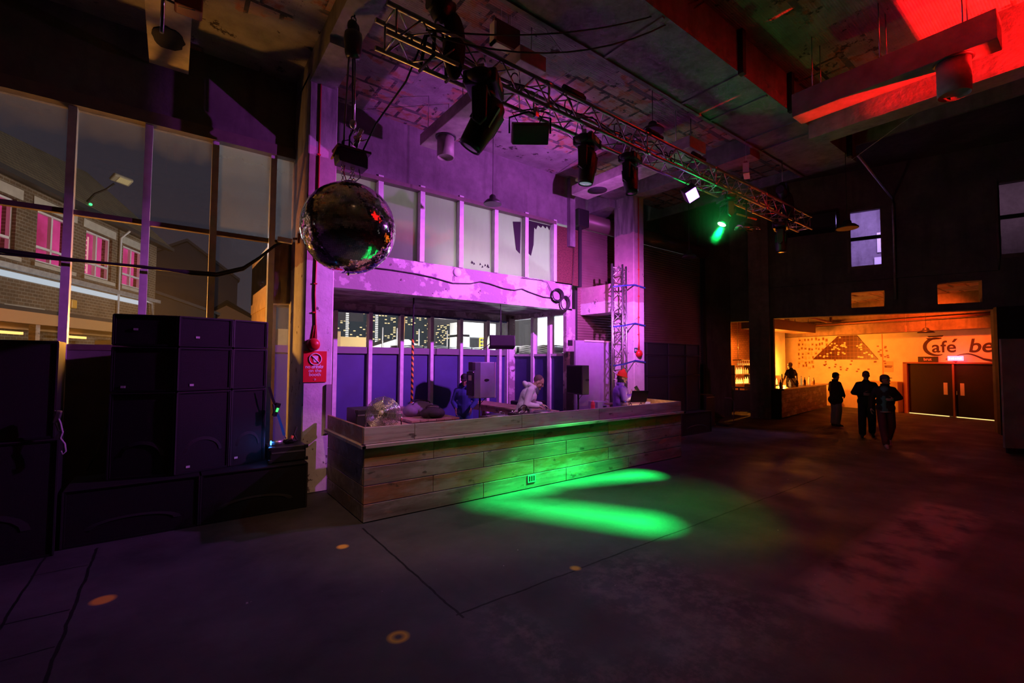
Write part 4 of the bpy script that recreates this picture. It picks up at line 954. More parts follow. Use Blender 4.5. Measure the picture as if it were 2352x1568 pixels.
# ------------------------------------------------------------------ roller shutter
m_, t, b = newmat('ribbed_shutter'); x, y, z = t.xyz(t.pos())
t.link(t.mix(t.ramp(t.noise(1.2,4,t.pos()),.35,.7), (.20,.12,.11), (.28,.18,.165)), b.inputs['Base Color']); b.inputs['Roughness'].default_value = .38; b.inputs['Metallic'].default_value = .3
r = thing('roller_shutter', 'wide brown ribbed roller shutter behind the far column', 'shutter', (11.8, 8.9, 0))
mb = MB(); n = 78; pr = []; hz = 5.7/n
for i in range(n):
    for a, o in ((0,0),(.25,-.022),(.5,-.03),(.75,-.022)): pr.append((i*hz+a*hz, o))
pr.append((5.7, 0)); vs = []
for z_, o in pr: vs += [(8.72, 8.82+o, z_), (14.9, 8.82+o, z_)]
k = len(pr); vs += [(8.72,8.86,0),(14.9,8.86,0),(8.72,8.86,5.7),(14.9,8.86,5.7)]
fs = [(2*i, 2*i+1, 2*i+3, 2*i+2) for i in range(k-1)] + [(2*k,2*k+2,2*k+3,2*k+1)]
mb.add(vs, fs, True); mb.build('curtain', m_, r)
MB().cyl((8.66,8.72,5.9),(14.95,8.72,5.9),.22,20).build('drum', SHUTTER, r)
MB().box(8.62,8.72,8.72,8.98,0,5.7).build('guide', BLACKM, r); MB().box(14.86,14.96,8.72,8.98,0,5.7).build('guide', BLACKM, r)
MB().box(8.55,8.95,8.5,8.9,5.65,6.12).build('motor_box', BLACK, r, bevel=.02)
# ------------------------------------------------------------------ ducts under the ceiling
DUCT = plain('dusty_duct', (.40,.36,.33), .6, .2, var=.3, vscale=5, bump=.3, bscale=7)
def duct(label, x0, x1, y0, y1, z0, z1, stub=None, hole=None, zc=6.8, mat=DUCT):
    r = thing('air_duct', label, 'duct', ((x0+x1)/2, (y0+y1)/2, z0), 0, None)
    MB().box(x0, x1, y0, y1, z0, z1).build('trunk', mat, r, bevel=.01)
    mb = MB()
    for yy in (y0+.3, (y0+y1)/2, y1-.3):
        for xx in (x0+.02, x1-.02): mb.cyl((xx,yy,z1-.02),(xx,yy,zc+.02),.008,6)
    mb.build('hanger_rod', STEEL, r)
    if stub:
        sx, sy, sr, sz = stub
        mb = MB(); mb.lathe((sx,sy,sz), [(sr-.012,.05),(sr-.012,0),(sr,0),(sr,z0-sz)], 32, None); mb.build('outlet_pipe', mat, r)
        mb = MB(); mb.lathe((sx,sy,z0-.03), [(sr+.035,.03),(sr+.035,.02),(sr,.015)], 32); mb.build('collar', BLACK, r)
        MB().lathe((sx,sy,sz+.10), [(0,0),(sr-.015,0)], 24).build('throat', BLACKM, r)
    if hole: MB().lathe((hole[0],hole[1],z0-.012), [(0,0),(hole[2],0),(hole[2],.014)], 28).build('capped_hole', BLACKM, r)
    return r
duct('dusty duct with a round down-pipe on the ceiling by the fascia window', 3.55, 4.0, 4.6, 7.62, 6.0, 6.21, (3.78,7.05,.15,5.63))
duct('dusty duct with a black round hole, just before the far column', 7.48, 8.02, 4.6, 7.68, 5.98, 6.2, None, (7.74,7.1,.22))
duct('dark duct with wide round down-pipe against the red-lit beam', 7.95, 8.32, .78, 3.08, 6.02, 6.40, (8.12,1.2,.17,5.56), None, 7.2, plain('sooty_duct', (.22,.19,.18), .7, .1, var=.3, vscale=4, bump=.4, bscale=9))
r = thing('ceiling_board', 'pale board with a black-rimmed hole under the near clay-pot ceiling', 'board', (-.15, 7.6, 6.3))
MB().box(-.38, .08, 6.4, 8.24, 6.3, 6.33).build('board', PLYWOOD, r)
mb = MB(); R0 = (-.16,7.45)
random.seed(2); mb.prism([(R0[0]+.18*math.cos(2*PI*i/22)*random.uniform(.9,1.05), R0[1]+.26*math.sin(2*PI*i/22)*random.uniform(.9,1.05)) for i in range(22)], lambda a,b,d: Vector((a,b,d)), 6.285, 6.305); mb.build('burnt_hole', BLACKM, r)
mb = MB()
for a in (-.3, 0.0):
    for b_ in (6.6, 8.1): mb.cyl((a,b_,6.33),(a,b_,6.88),.006,6)
mb.build('hanger_rod', STEEL, r)
r = thing('ceiling_pole', 'short chrome pole hanging in front of the pale ceiling board', 'pole', (-.19,6.2,5.62))
MB().cyl((-.19,6.2,5.62),(-.19,6.2,7.0),.018,12).build('pole', CHROME, r)
mb = MB(); mb.box(-.09,.17,6.1,6.3,5.96,6.25); mb.build('red_housing', plain('dark_red_housing', (.25,.05,.03), .5), r, bevel=.02)
mb = MB(); mb.box(.10,.14,6.12,6.16,6.2,7.0); mb.tube([(-.19,6.2,6.02),(-.05,6.15,5.97),(.1,6.12,5.97)],.014,6); mb.build('bracket', BLACK, r)
# ------------------------------------------------------------------ hanging heater panels
def heater(label, x0, x1, y, z0, z1, zc, rz):
    r = thing('heater_panel', label, 'heater', ((x0+x1)/2, y, z0), rz)
    w_, h = x1-x0, z1-z0
    MB().box(-w_/2,w_/2,-.03,.03,.02,h).build('panel', plain('oxide_panel', (.24,.09,.08), .6), r, world=False)
    mb = MB(); mb.box(-w_/2-.03,w_/2,-.06,.05,0,.03); mb.box(-w_/2-.03,-w_/2+.005,-.06,.05,0,h*.8); mb.build('white_edge', WHITE, r, world=False)
    mb = MB(); mb.cyl((-w_*.2,0,h-.01),(-w_*.2,0,zc-z0),.003,5); mb.cyl((w_*.2,0,h-.01),(w_*.2,0,zc-z0),.003,5); mb.build('wire', STEEL, r, world=False)
    return r
heater('white-edged red panel hung on wires above the truss, near its ball end', 3.30, 3.72, 4.86, 6.24, 6.60, 6.86, 0)
heater('white-edged red panel hung on wires over the far half of the truss', 9.05, 9.42, 4.44, 5.82, 6.06, 6.55, .4)
# ------------------------------------------------------------------ pendant lamps
def pendant(label, x, y, z, zc, r_=.20, glow=None, box=False):
    r = thing('pendant_lamp', label, 'lamp', (x,y,z), 0, 'bowl pendant lamps')
    MB().lathe((x,y,z), [(r_,.0),(r_*1.02,.02),(r_*.75,.075),(r_*.42,.10),(r_*.36,.16),(.03,.19),(0,.19)], 26).build('shade', BLACK, r)
    MB().lathe((x,y,z+.004), [(0,0),(r_*.93,0)], 26).build('diffuser', glow or plain('milky_diffuser', (.55,.5,.55), .4), r)
    mb = MB(); mb.cyl((x,y,z+.18),(x,y,zc),.006,6); mb.build('cord', RUBBER, r)
    if box: MB().obox((x,y,zc-.02),(.1,.1,.07)).build('ceiling_box', BLACK, r)
    return r
pendant('bowl pendant lamp in front of the frosted upper window', 4.83, 7.1, 5.03, 6.8, .17, None, True)
pendant('bowl pendant lamp hung close to the ceiling above the truss', 6.56, 4.74, 6.02, 6.8, .19)
pendant('dark bowl pendant with orange underside beside the shutter', 10.48, 6.5, 4.70, 6.8, .17, plain('orange_diffuser', (.75,.28,.06), .4, emit=(1,.3,.03), es=.25))
pendant('bowl pendant lamp hanging before the violet sash window', 11.36, 3.38, 4.88, 6.56, .20)
# ------------------------------------------------------------------ column fittings
def sign_text(name, s, size, org, mat, parent, ux=(1,0,0), uy=(0,0,1), shear=0, offset=0, extrude=.001, align='CENTER', space=1):
    cu = bpy.data.curves.new(name, 'FONT'); cu.body = s; cu.size = size; cu.shear = shear; cu.offset = offset; cu.extrude = extrude; cu.align_x = align; cu.space_character = space
    o = bpy.data.objects.new(name+'_curve', cu); COL.objects.link(o)
    dg = bpy.context.evaluated_depsgraph_get(); me = bpy.data.meshes.new_from_object(o.evaluated_get(dg))
    bpy.data.objects.remove(o)
    ux, uy = Vector(ux).normalized(), Vector(uy).normalized(); nz = ux.cross(uy)
    off = Vector((0,0,0)); q = parent
    while q is not None: off += q.location; q = q.parent
    for v in me.vertices: v.co = Vector(org) - off + ux*v.co.x + uy*v.co.y + nz*v.co.z
    me.materials.clear(); me.materials.append(mat); me.name = name
    o = bpy.data.objects.new(name, me); COL.objects.link(o)
    if parent: o.parent = parent
    return o
PINKW = plain('sign_white', (.85,.80,.84), .5)
r = thing('booth_sign', 'red poster reading no drinks on the booth on the near column', 'sign', (1.79, 7.49, 1.70))
MB().box(1.62,1.96,7.484,7.498,1.70,2.18).build('board', SIGNRED, r)
mb = MB(); cc = Vector((1.79,7.478,2.055)); mb.tube([cc+Vector((.088*math.cos(2*PI*i/32),0,.088*math.sin(2*PI*i/32))) for i in range(32)], .0075, 6, closed=True)
mb.cyl(cc+Vector((-.06,0,.06)), cc+Vector((.06,0,-.06)), .007, 6); mb.build('prohibition_ring', PINKW, r)
mb = MB(); mb.prism([(1.752,2.105),(1.832,2.105),(1.822,2.02),(1.812,2.005),(1.775,2.005),(1.765,2.02)], lambda a,b,d: Vector((a,d,b)), 7.479, 7.484); mb.build('glass_symbol', PINKW, r)
sign_text('no_lettering', 'no', .072, (1.685,7.482,1.915), PINKW, r, offset=.001)
sign_text('drinks_lettering', 'drinks', .076, (1.818,7.482,1.915), PINKW, r, shear=.35, offset=.0022, space=.92)
sign_text('lower_lettering', 'on the', .072, (1.79,7.482,1.855), PINKW, r, offset=.001)
sign_text('lower_lettering', 'booth', .072, (1.79,7.482,1.795), PINKW, r, offset=.001)
mb = MB(); mb.tube([Vector((1.79+.013*math.cos(2*PI*i/12),7.48,1.742+.011*math.sin(2*PI*i/12))) for i in range(12)], .003, 5, closed=True); mb.build('little_emblem', PINKW, r)
def alarm(label, x, y, zb, zt, jog):
    r = thing('fire_bell', label, 'alarm', (x, y, zb))
    mb = MB(); mb.lathe((x,y,zb), [(.03,0),(.10,.0),(.105,-.03),(.085,-.075),(.04,-.10),(0,-.105)], 24, Euler((-PI/2,0,0))) if False else mb.lathe((x,y-.0,zb), [(0,.11),(.045,.105),(.085,.08),(.10,.03),(.10,0),(0,0)], 24, Euler((PI/2,0,0)))
    mb.build('gong', RED, r)
    mb = MB(); mb.tube([(x+.02,y-.012,zb+.10),(x+.03,y-.012,zb+.28),(x+jog*.3,y-.012,zb+.8),(x+jog,y-.012,zb+1.7),(x+jog,y-.012,zt)], .014, 8)
    mb.tube([(x-.02,y-.012,zb+.09),(x+.01,y-.012,zb+.30)], .007, 6); mb.tube([(x+.05,y-.012,zb+.09),(x+.04,y-.012,zb+.30)], .007, 6)
    mb.build('conduit', REDTUBE, r)
    mb = MB()
    for zz in (.5, .95, 1.5, 2.2, 3.0): 
        if zb+zz < zt: mb.obox((x+jog*min(1,zz/1.7)*.9,y-.012,zb+zz), (.05,.03,.02))
    mb.build('saddle', RED, r)
    return r
alarm('red fire bell with a red conduit on the near column above the poster', 1.755, 7.5, 2.28, 6.5, .02)
alarm('red fire bell with a red conduit on the far column', 9.70, 7.5, 2.25, 6.35, .03)
r = thing('exit_arrow_sign', 'small green exit arrow sign on the far column behind the tower', 'sign', (9.60,7.49,2.33))
MB().box(9.545,9.66,7.48,7.498,2.28,2.40).build('board', plain('exit_green', (.01,.14,.09), .5), r)
mb = MB(); mb.box(9.60,9.645,7.477,7.481,2.333,2.347); mb.prism([(9.62,2.365),(9.65,2.34),(9.62,2.315)], lambda a,b,d: Vector((a,d,b)), 7.477, 7.481); mb.box(9.555,9.585,7.477,7.481,2.31,2.37); mb.build('arrow_symbol', WHITE, r)
mb = MB(); mb.box(1.96,2.04,7.47,7.5,.9,1.66); tag(mb.build('corner_guard', plain('dull_violet_guard', (.30,.24,.28), .6)), 'upright metal corner guard at the foot of the near column', 'guard')
r = thing('security_camera', 'white security camera reaching from the near column towards the window', 'camera', (1.60, 8.0, 3.98))
mb = MB(); mb.cyl((1.62,8.0,4.02),(1.54,8.05,4.02),.02,10); mb.obox((1.605,8.0,4.02),(.03,.09,.16)); mb.build('bracket', plain('rusty_bracket', (.35,.16,.08), .6), r)
mb = MB(); mb.obox((1.43,8.12,3.99),(.22,.085,.08),Euler((0,.1,-.3))); mb.build('body', WHITE, r, bevel=.012); MB().cyl((1.33,8.15,3.96),(1.29,8.16,3.95),.03,14).build('lens_hood', BLACK, r)
r = thing('wall_light', 'small round white light on the peeling fascia', 'lamp', (4.87,8.47,3.94))
MB().lathe((4.87,8.5,3.94), [(0,.05),(.07,.045),(.095,.02),(.10,0),(0,0)], 26, Euler((PI/2,0,0))).build('cover', WHITE, r)
mb = MB(); mb.tube([(4.8,8.48,3.87),(4.78,8.47,3.80),(4.79,8.47,3.74)], .006, 6); mb.build('pull_cord', RUBBER, r)
pts = [(3.0,8.47,3.80),(3.40,8.47,3.805),(3.9,8.47,3.79),(4.3,8.47,3.76),(4.76,8.47,3.69),(5.2,8.47,3.73),(5.45,8.47,3.80),(5.7,8.47,3.78),(6.1,8.47,3.71),(6.4,8.47,3.70),(6.62,8.47,3.755),(6.9,8.47,3.69),(7.3,8.47,3.62),(7.6,8.47,3.62)]
tag(MB().tube(pts, .011, 6).build('fascia_cable', RUBBER), 'black cable looping along the peeling fascia', 'cable')
r = thing('cable_coil', 'coil of black cable hung at the end of the peeling fascia', 'cable', (7.85,8.45,3.68))
for k in range(4):
    mb = MB(); mb.tube([(7.72+(.15+.012*k)*math.cos(2*PI*i/20), 8.44-.015*k, 3.70+(.13+.01*k)*math.sin(2*PI*i/20)) for i in range(20)], .013, 6, closed=True); mb.build('turn', RUBBER, r)
    mb = MB(); mb.tube([(7.97+(.12+.012*k)*math.cos(2*PI*i/20), 8.44-.015*k, 3.52+(.15+.01*k)*math.sin(2*PI*i/20)) for i in range(20)], .013, 6, closed=True); mb.build('turn', RUBBER, r)
mb = MB(); mb.tube([(8.05,8.44,3.6),(8.2,8.44,3.75),(8.28,8.44,4.2),(8.32,8.45,5.0)], .007, 6); mb.tube([(7.6,8.45,3.7),(7.4,8.46,4.0),(7.2,8.46,4.03),(6.6,8.46,4.02)], .007, 6); mb.build('tail', RUBBER, r)
for i, (o1, o2) in enumerate(((0,0),(.03,.02),(-.035,-.03))):
    pts = [(-4.6,8.36,3.42+o1),(-3,8.36,3.40+o1),(-1.73,8.36,3.38+o1),(-1.16,8.36,3.36+o1*.5),(-.35,8.36,3.36-o1*.4),(.2,8.36,3.35+o2),(.53,8.36,3.36+o2),(.88,8.36,3.50+o2),(1.1,8.36,3.70+o2*.6),(1.32,8.34,3.93+o2*.2),(1.40,8.22,3.97)]
    tag(MB().tube(pts, [.022,.014,.012][i], 8).build('window_cable', RUBBER), ['thickest black cable sagging across the tall window','thin black cable just above the thick one across the tall window','thin black cable drooping beneath the thick one across the tall window'][i], 'cable')
# ------------------------------------------------------------------ truss tower strapped to the far column
r = thing('truss_tower', 'upright aluminium truss tower strapped to the far column', 'truss', (9.1, 7.55, 0))
cs = [(8.72,7.52),(9.00,7.42),(9.28,7.54),(9.0,7.72)]
for (x, y) in cs: MB().cyl((x,y,.02),(x,y,4.48),.025,12).build('upright', ALU, r)
mb = MB(); zs = [.1+.29*i for i in range(16)]
for i in range(15):
    for a in range(4):
        p, q = cs[a], cs[(a+1)%4]
        if i % 2: p, q = q, p
        mb.cyl((p[0],p[1],zs[i]),(q[0],q[1],zs[i+1] if i < 14 else 4.4),.010,6)
for a in range(4):
    for zz in (.1, 1.6, 3.0, 4.38): mb.cyl((*cs[a],zz),(*cs[(a+1)%4],zz),.011,6)
mb.build('lattice', ALU, r)
MB().box(8.6,9.4,7.35,7.8,0,.02).build('base_plate', STEEL, r)
BLUEST = plain('blue_strap', (.02,.05,.26), .7)
for k, zz in enumerate((4.02, 3.02, 2.06)):
    mb = MB(); pts = [(8.72,7.49,zz-.12),(9.0,7.385,zz-.08),(9.5,7.47,zz),(9.56,7.478,zz+.01),(9.985,7.478,zz-.03),(9.995,8.17,zz-.03),(9.52,8.17,zz-.03),(8.7,7.56,zz-.1)]
    for a, b_ in zip(pts, pts[1:]):
        a, b_ = Vector(a), Vector(b_); u = (b_-a).normalized().cross(Vector((0,0,1))).normalized()*.003
        mb.hexa([a-u-Vector((0,0,.018)), b_-u-Vector((0,0,.018)), b_+u-Vector((0,0,.018)), a+u-Vector((0,0,.018)), a-u+Vector((0,0,.018)), b_-u+Vector((0,0,.018)), b_+u+Vector((0,0,.018)), a+u+Vector((0,0,.018))])
    tag(mb.build('tower_strap', BLUEST), ['topmost blue strap tying the truss tower to the far column','middle blue strap tying the truss tower to the far column','lowest blue strap tying the truss tower to the far column'][k], 'strap', 'straps round the far column')
# small pipe runs
r = tag(MB().tube([(12.1,3.5,6.62),(12.9,3.6,7.0),END.p(4.05,.12,7.42),END.p(4.07,.1,7.2),END.p(4.06,.1,4.1)], .035, 10).build('drain_pipe', GALV), 'grey pipe bending down the end wall beside the violet sash window', 'pipe')
r = thing('fan_coil_unit', 'dark wall-hung air unit above the bar opening', 'air unit', END.p(2.1, .3, 7.0))
mb = MB(); mb.fbox(END, .9, 2.55, .02, .8, 6.62, 7.1); mb.build('casing', BLACK, r, bevel=.03); mb = MB(); mb.fbox(END, 1.0, 2.5, .1, .78, 6.56, 6.62); mb.build('outlet', BLACKM, r)
r = tag(MB().tube([(11.72,3.38,6.45),(10.2,1.0,6.9),(9.4,-.6,7.19)], .006, 6).build('ceiling_wire', plain('pale_wire', (.4,.38,.38), .5)), 'thin pale wire crossing below the dark far ceiling', 'wire')
tag(MB().tube([(3.9,4.6,6.66),(4.7,4.75,6.4),(4.83,7.1,6.74),(6.2,6.6,6.72),(8.2,7.3,6.70),(9.2,7.45,6.45)], .005, 6).build('lamp_cable', plain('pale_lilac_wire', (.5,.45,.5), .5)), 'thin pale cable feeding the pendant lamps under the clay-pot ceiling', 'cable')
# grey screen and dark bulk by the picture edge
r = thing('grey_screen', 'grey-faced tall screen at the picture edge before the doors', 'screen', (15.7, 1.45, 0))
P0, P1 = Vector((15.40,1.68,0)), Vector((16.6,.2,0)); u = (P1-P0).normalized(); nn = Vector((u.y,-u.x,0))*.06
def slab(mb, a, b_, z0, z1): mb.hexa([P0+u*a+Vector((0,0,z0)), P0+u*b_+Vector((0,0,z0)), P0+u*b_+nn+Vector((0,0,z0)), P0+u*a+nn+Vector((0,0,z0)), P0+u*a+Vector((0,0,z1)), P0+u*b_+Vector((0,0,z1)), P0+u*b_+nn+Vector((0,0,z1)), P0+u*a+nn+Vector((0,0,z1))])
mb = MB(); slab(mb, 0, 1.9, .12, 2.62); mb.build('face', plain('scuffed_grey', (.40,.36,.36), .7, var=.3, vscale=1.5), r); mb = MB(); slab(mb, .05, 1.85, 0, .12); mb.build('base', BLACKM, r)
r = thing('folding_trolley', 'dark folding trolley with a violet handle by the small left opening', 'trolley', (14.3,7.4,0))
mb = MB(); mb.tube([(14.6,7.55,.03),(14.62,7.53,.75),(14.55,7.58,.88),(14.3,7.65,.9)], .012, 8); mb.build('handle', plain('violet_handle', (.30,.16,.32), .4, .5), r)
mb = MB(); mb.box(14.15,14.55,7.5,7.9,.02,.08); mb.build('deck', BLACK, r)
# ------------------------------------------------------------------ the bar room beyond the end wall
mb = MB(); mb.fbox(MUR, -9, 5.2, -.3, 0, 0, 5.0); struct('wall_cafe', mb, ORWALL)
mb = MB(); mb.hexa([(16.0,12.0,0),(27.5,12.0,0),(27.5,12.3,0),(16.0,12.3,0),(16.0,12.0,5),(27.5,12.0,5),(27.5,12.3,5),(16.0,12.3,5)]); struct('wall_brick', mb, BRICKIN)
a, b = END.p(8.8,-.4,0), MUR.p(5.0,0,0); mb = MB(); mb.hexa([a, b, b+Vector((.2,-.2,0)), a+Vector((.2,-.2,0)), a+Vector((0,0,5)), b+Vector((0,0,5)), b+Vector((.2,-.2,5)), a+Vector((.2,-.2,5))]); struct('wall_cafe_right', mb, ORWALL)
mb = MB(); mb.prism([(16.0,12.2),(18.05,8.05),(20.9,-.9),(24.8,-.9),(27.5,12.2)], lambda p,q,d: Vector((p,q,d)), 4.70, 4.9); struct('ceiling_cafe', mb, POTS)
mb = MB(); mb.fbox(MUR, -9, 5, 0.0, .55, 3.32, 3.75); mb.fbox(MUR, -9, 5, .1, .5, 3.9, 4.72); struct('beam_cafe', mb, concrete('bar_beam', (.22,.16,.13), (.34,.26,.22)))
mb = MB(); mb.box(22.4, 23.5, 9.6, 10.2, 0, 4.8); mb.box(16.1, 18.6, 11.4, 12.0, 0, 4.8); struct('column_bar', mb, ORWALL)
mb = MB(); mb.fbox(END, -2.2, -1.48, -.6, .05, 0, 3.6); struct('trim_10', mb, CAFEDARK)
# doors
DOORM = plain('dark_door_leaf', (.018,.009,.007), .55, spec=.2)
mb = MB(); mb.fbox(MUR, -.09, .05, 0, .22, 0, 2.08); mb.fbox(MUR, -.09, 2.9, 0, .22, 2.03, 2.09); mb.fbox(MUR, 1.49, 1.55, 0, .19, 0, 2.03); struct('trim_11', mb, plain('red_brown_frame', (.24,.07,.04), .45))
for i, (s0, s1, hs, nmx) in enumerate(((.05,1.48,1.20,'door_1'),(1.56,2.85,1.70,'door_2'))):
    w = thing(nmx, '', '', MUR.p((s0+s1)/2, .1, 0)); del w['label'], w['category']; w['kind'] = 'structure'
    MB().fbox(MUR, s0+.01, s1-.01, .09, .14, .035, 2.02).build('leaf', DOORM, w)
    MB().fbox(MUR, hs, hs+.12, .14, .15, .84, 1.30).build('push_plate', plain('pale_push_plate', (.75,.55,.5), .35, .4), w)
    MB().fbox(MUR, s0, s1-.15, .10, .13, .004, .03).build('lit_threshold', emis('light_under_door', (1,.62,.18), 1.6), w)
MB().fbox(MUR, 1.585, 1.62, .14, .17, .86, 1.0).build('lock', STEEL, bpy.data.objects['door_2'])
# wall lettering: Café ber... with swoosh
INK = plain('dark_brown_paint', (.05,.02,.015), .7)
def wp(s, z, d=.004): return MUR.p(s, d, z)
def arcband(c, ra, rb, a0, a1, w0, w1, n=28, sx=1.0):
    # crescent band between two widths, in wall coordinates
    out = []; inn = []
    for i in range(n+1):
        u = i/n; a = a0+(a1-a0)*u; w_ = w0+(w1-w0)*math.sin(PI*u)
        out.append((c[0]+sx*ra*math.cos(a), c[1]+rb*math.sin(a))); inn.append((c[0]+sx*(ra-w_)*math.cos(a), c[1]+(rb-w_)*math.sin(a)))
    return out + inn[::-1]
r = thing('wall_lettering', 'big dark painted lettering Café ber with a swoosh above the double doors', 'lettering', wp(1.5, 0))
mb = MB()
fn = lambda p,q,d: MUR.p(p, d, q)
def strip(mb, poly, d0=.002, d1=.008):   # band polygon made of quads (outer + reversed inner)
    n = len(poly)//2
    for i in range(n-1): mb.prism([poly[i], poly[i+1], poly[2*n-2-i], poly[2*n-1-i]], fn, d0, d1)
strip(mb, arcband((.93,2.70), .42, .37, math.radians(62), math.radians(300), .03, .13))
mb.prism([(.66,3.13),(1.20,3.14),(1.14,3.085),(.72,3.075)], fn, .002, .008); mb.prism([(.62,3.05),(1.13,3.055),(1.06,2.99),(.70,2.97)], fn, .002, .008); mb.build('capital_letter', INK, r)
UX = Vector((-.25,-.968,0)); UZ = Vector((0,0,1))
sign_text('lettering', 'afe', .64, wp(.80, 2.48), INK, r, UX, UZ, 0, .009, .002, 'LEFT', 1.04)
MB().prism([(1.43,2.86),(1.51,2.86),(1.61,2.99),(1.51,2.99)], lambda p,q,d: MUR.p(p, d, q), .002, .008).build('accent', INK, r)
sign_text('lettering', 'ber', .72, wp(1.90, 2.47), INK, r, UX, UZ, .18, .012, .002, 'LEFT', 1.0)
mb = MB(); sw = []; lo = []
for i in range(22):
    u = i/21; s = 1.50+1.25*u; z = 2.33+.10*math.sin(PI*min(1,u*1.5))-.26*max(0,u-.35); w_ = .012+.10*u
    sw.append((s, z)); lo.append((s, z-w_))
strip(mb, sw+lo[::-1]); mb.build('swoosh', INK, r)
r = thing('name_plate', 'dark plate reading brut above the left-hand door leaf', 'sign', wp(.68, 2.1))
MB().fbox(MUR, .36, 1.0, 0, .06, 2.095, 2.31).build('board', plain('plate_black', (.03,.012,.01), .5), r)
sign_text('lettering', 'brut', .15, wp(.68, 2.155, .064), plain('plate_orange', (.85,.20,.08), .5, emit=(1,.2,.06), es=.25), r, UX, UZ, 0, .003, .001)
r = thing('exit_light', 'glowing pink-red exit light over the double doors', 'sign', wp(1.63, 2.15, .3))
MB().fbox(MUR, 1.42, 1.86, .22, .30, 2.15, 2.33).build('light_box', emis('red_exit_glow', (1.0,.10,.16), 7), r)
mb = MB(); mb.prism([(1.40,2.24),(1.34,2.21),(1.40,2.17)], fn, .24, .28); mb.prism([(1.55,2.15),(1.63,2.08),(1.71,2.15)], fn, .24, .28); mb.fbox(MUR, 1.40, 1.88, .22, .29, 2.33, 2.345); mb.build('arrow_tab', plain('dark_red_tab', (.2,.01,.02), .5), r)
mb = MB()
for i, x in enumerate((1.47,1.53,1.58,1.65,1.71,1.76,1.80)): mb.fbox(MUR, x, x+.03, .30, .303, 2.205, 2.255 if i % 2 else 2.27)
mb.build('symbol', emis('pale_sign_glow', (1,.75,.8), 8), r)
# mosaic canopy picture on the wall
m_, t, b = newmat('dark_tiles'); x, y, z = t.xyz(t.pos())
gx = t.math('LESS_THAN', t.math('FRACT', t.math('MULTIPLY', y, 6.2)), .10); gz = t.math('LESS_THAN', t.math('FRACT', t.math('MULTIPLY', z, 6.0)), .10)
t.link(t.mix(t.math('MAXIMUM', gx, gz), t.mix(t.ramp(t.noise(2,3,t.pos()),.3,.7), (.06,.018,.012), (.11,.035,.02)), (.20,.09,.04)), b.inputs['Base Color']); b.inputs['Roughness'].default_value = .35
r = thing('tile_mural', 'dark tiled trapezoid mural with scattered pale squares on the bar wall', 'mural', wp(-2.4, 2.2))
MB().prism([(-3.98,2.20),(-1.10,2.20),(-1.94,3.30),(-2.76,3.30)], fn, .0, .03).build('tiled_field', m_, r)
random.seed(21); PT = plain('pale_tile', (.85,.66,.42), .4); DT = plain('stray_dark_tile', (.20,.05,.03), .5)
mb = MB(); k = 0
while k < 44:
    s = random.uniform(-3.7,-1.25); z = random.uniform(2.26,3.2)
    lim0 = -3.98+(z-2.2)*1.11; lim1 = -1.10-(z-2.2)*.76
    if lim0+.1 < s < lim1-.1 and abs(s+2.15) > .25*random.random()+.1: mb.fbox(MUR, s, s+.085, .03, .036, z, z+.062); k += 1
mb.build('tile_pattern', PT, r)
mb = MB()
for k in range(34):
    s = random.uniform(-3.5,-.7); z = random.uniform(1.6,2.16) if k > 11 else random.uniform(2.2,2.75)
    if k <= 11: s = random.uniform(-1.15,-.75)
    mb.fbox(MUR, s, s+.085, 0, .006, z, z+.06)
mb.build('stray_tile_pattern', DT, r)
r = thing('poster_wall', 'patchwork of small yellowed pictures on the wall left of the tile mural', 'posters', wp(-4.3, 1.9))
mb = MB(); mb2 = MB()
for i in range(9):
    for j in range(7):
        s = -4.75+.17*i+random.uniform(-.03,.03); z = 1.75+.22*j+random.uniform(-.05,.05)
        if s > -3.95-.0*j+ (z-2.2)*1.0*(z > 2.2): continue
        mb.fbox(MUR, s+.01, s+random.uniform(.10,.17), 0, .004+.002*random.random(), z+.01, z+random.uniform(.12,.23))
        if random.random() < .7: mb2.fbox(MUR, s+.03+random.random()*.03, s+.10+random.random()*.04, .006, .009, z+.04, z+.09+random.random()*.08)
mb.build('sheets', plain('yellowed_paper', (.66,.48,.25), .8, var=.2, vscale=5), r); mb2.build('prints', plain('brown_print', (.25,.12,.05), .8), r)
r = thing('notice', 'pale notice with two dark printed lines right of the tile mural', 'notice', wp(-.72,1.7))
MB().fbox(MUR, -.90, -.54, 0, .006, 1.66, 2.12).build('sheet', plain('pinkish_paper', (.75,.42,.32), .8), r); mb = MB(); mb.fbox(MUR, -.87, -.57, .006, .009, 1.90, 1.935); mb.fbox(MUR, -.86, -.60, .006, .009, 1.85, 1.88); mb.build('print', INK, r)
tag(MB().fbox(MUR, -.95, -.92, 0, .012, .3, 3.3).build('wall_batten', plain('orange_batten', (.55,.25,.12), .7)), 'slim vertical batten on the bar wall between mural and lettering', 'batten')
r = thing('radiator_box', 'squat olive box standing against the bar wall beside the doors', 'box', wp(-.7, 0, .3))
MB().fbox(MUR, -1.35, -.2, .02, .4, 0, 1.62-.35).build('body', plain('olive_box', (.34,.24,.10), .7), r, bevel=.02)
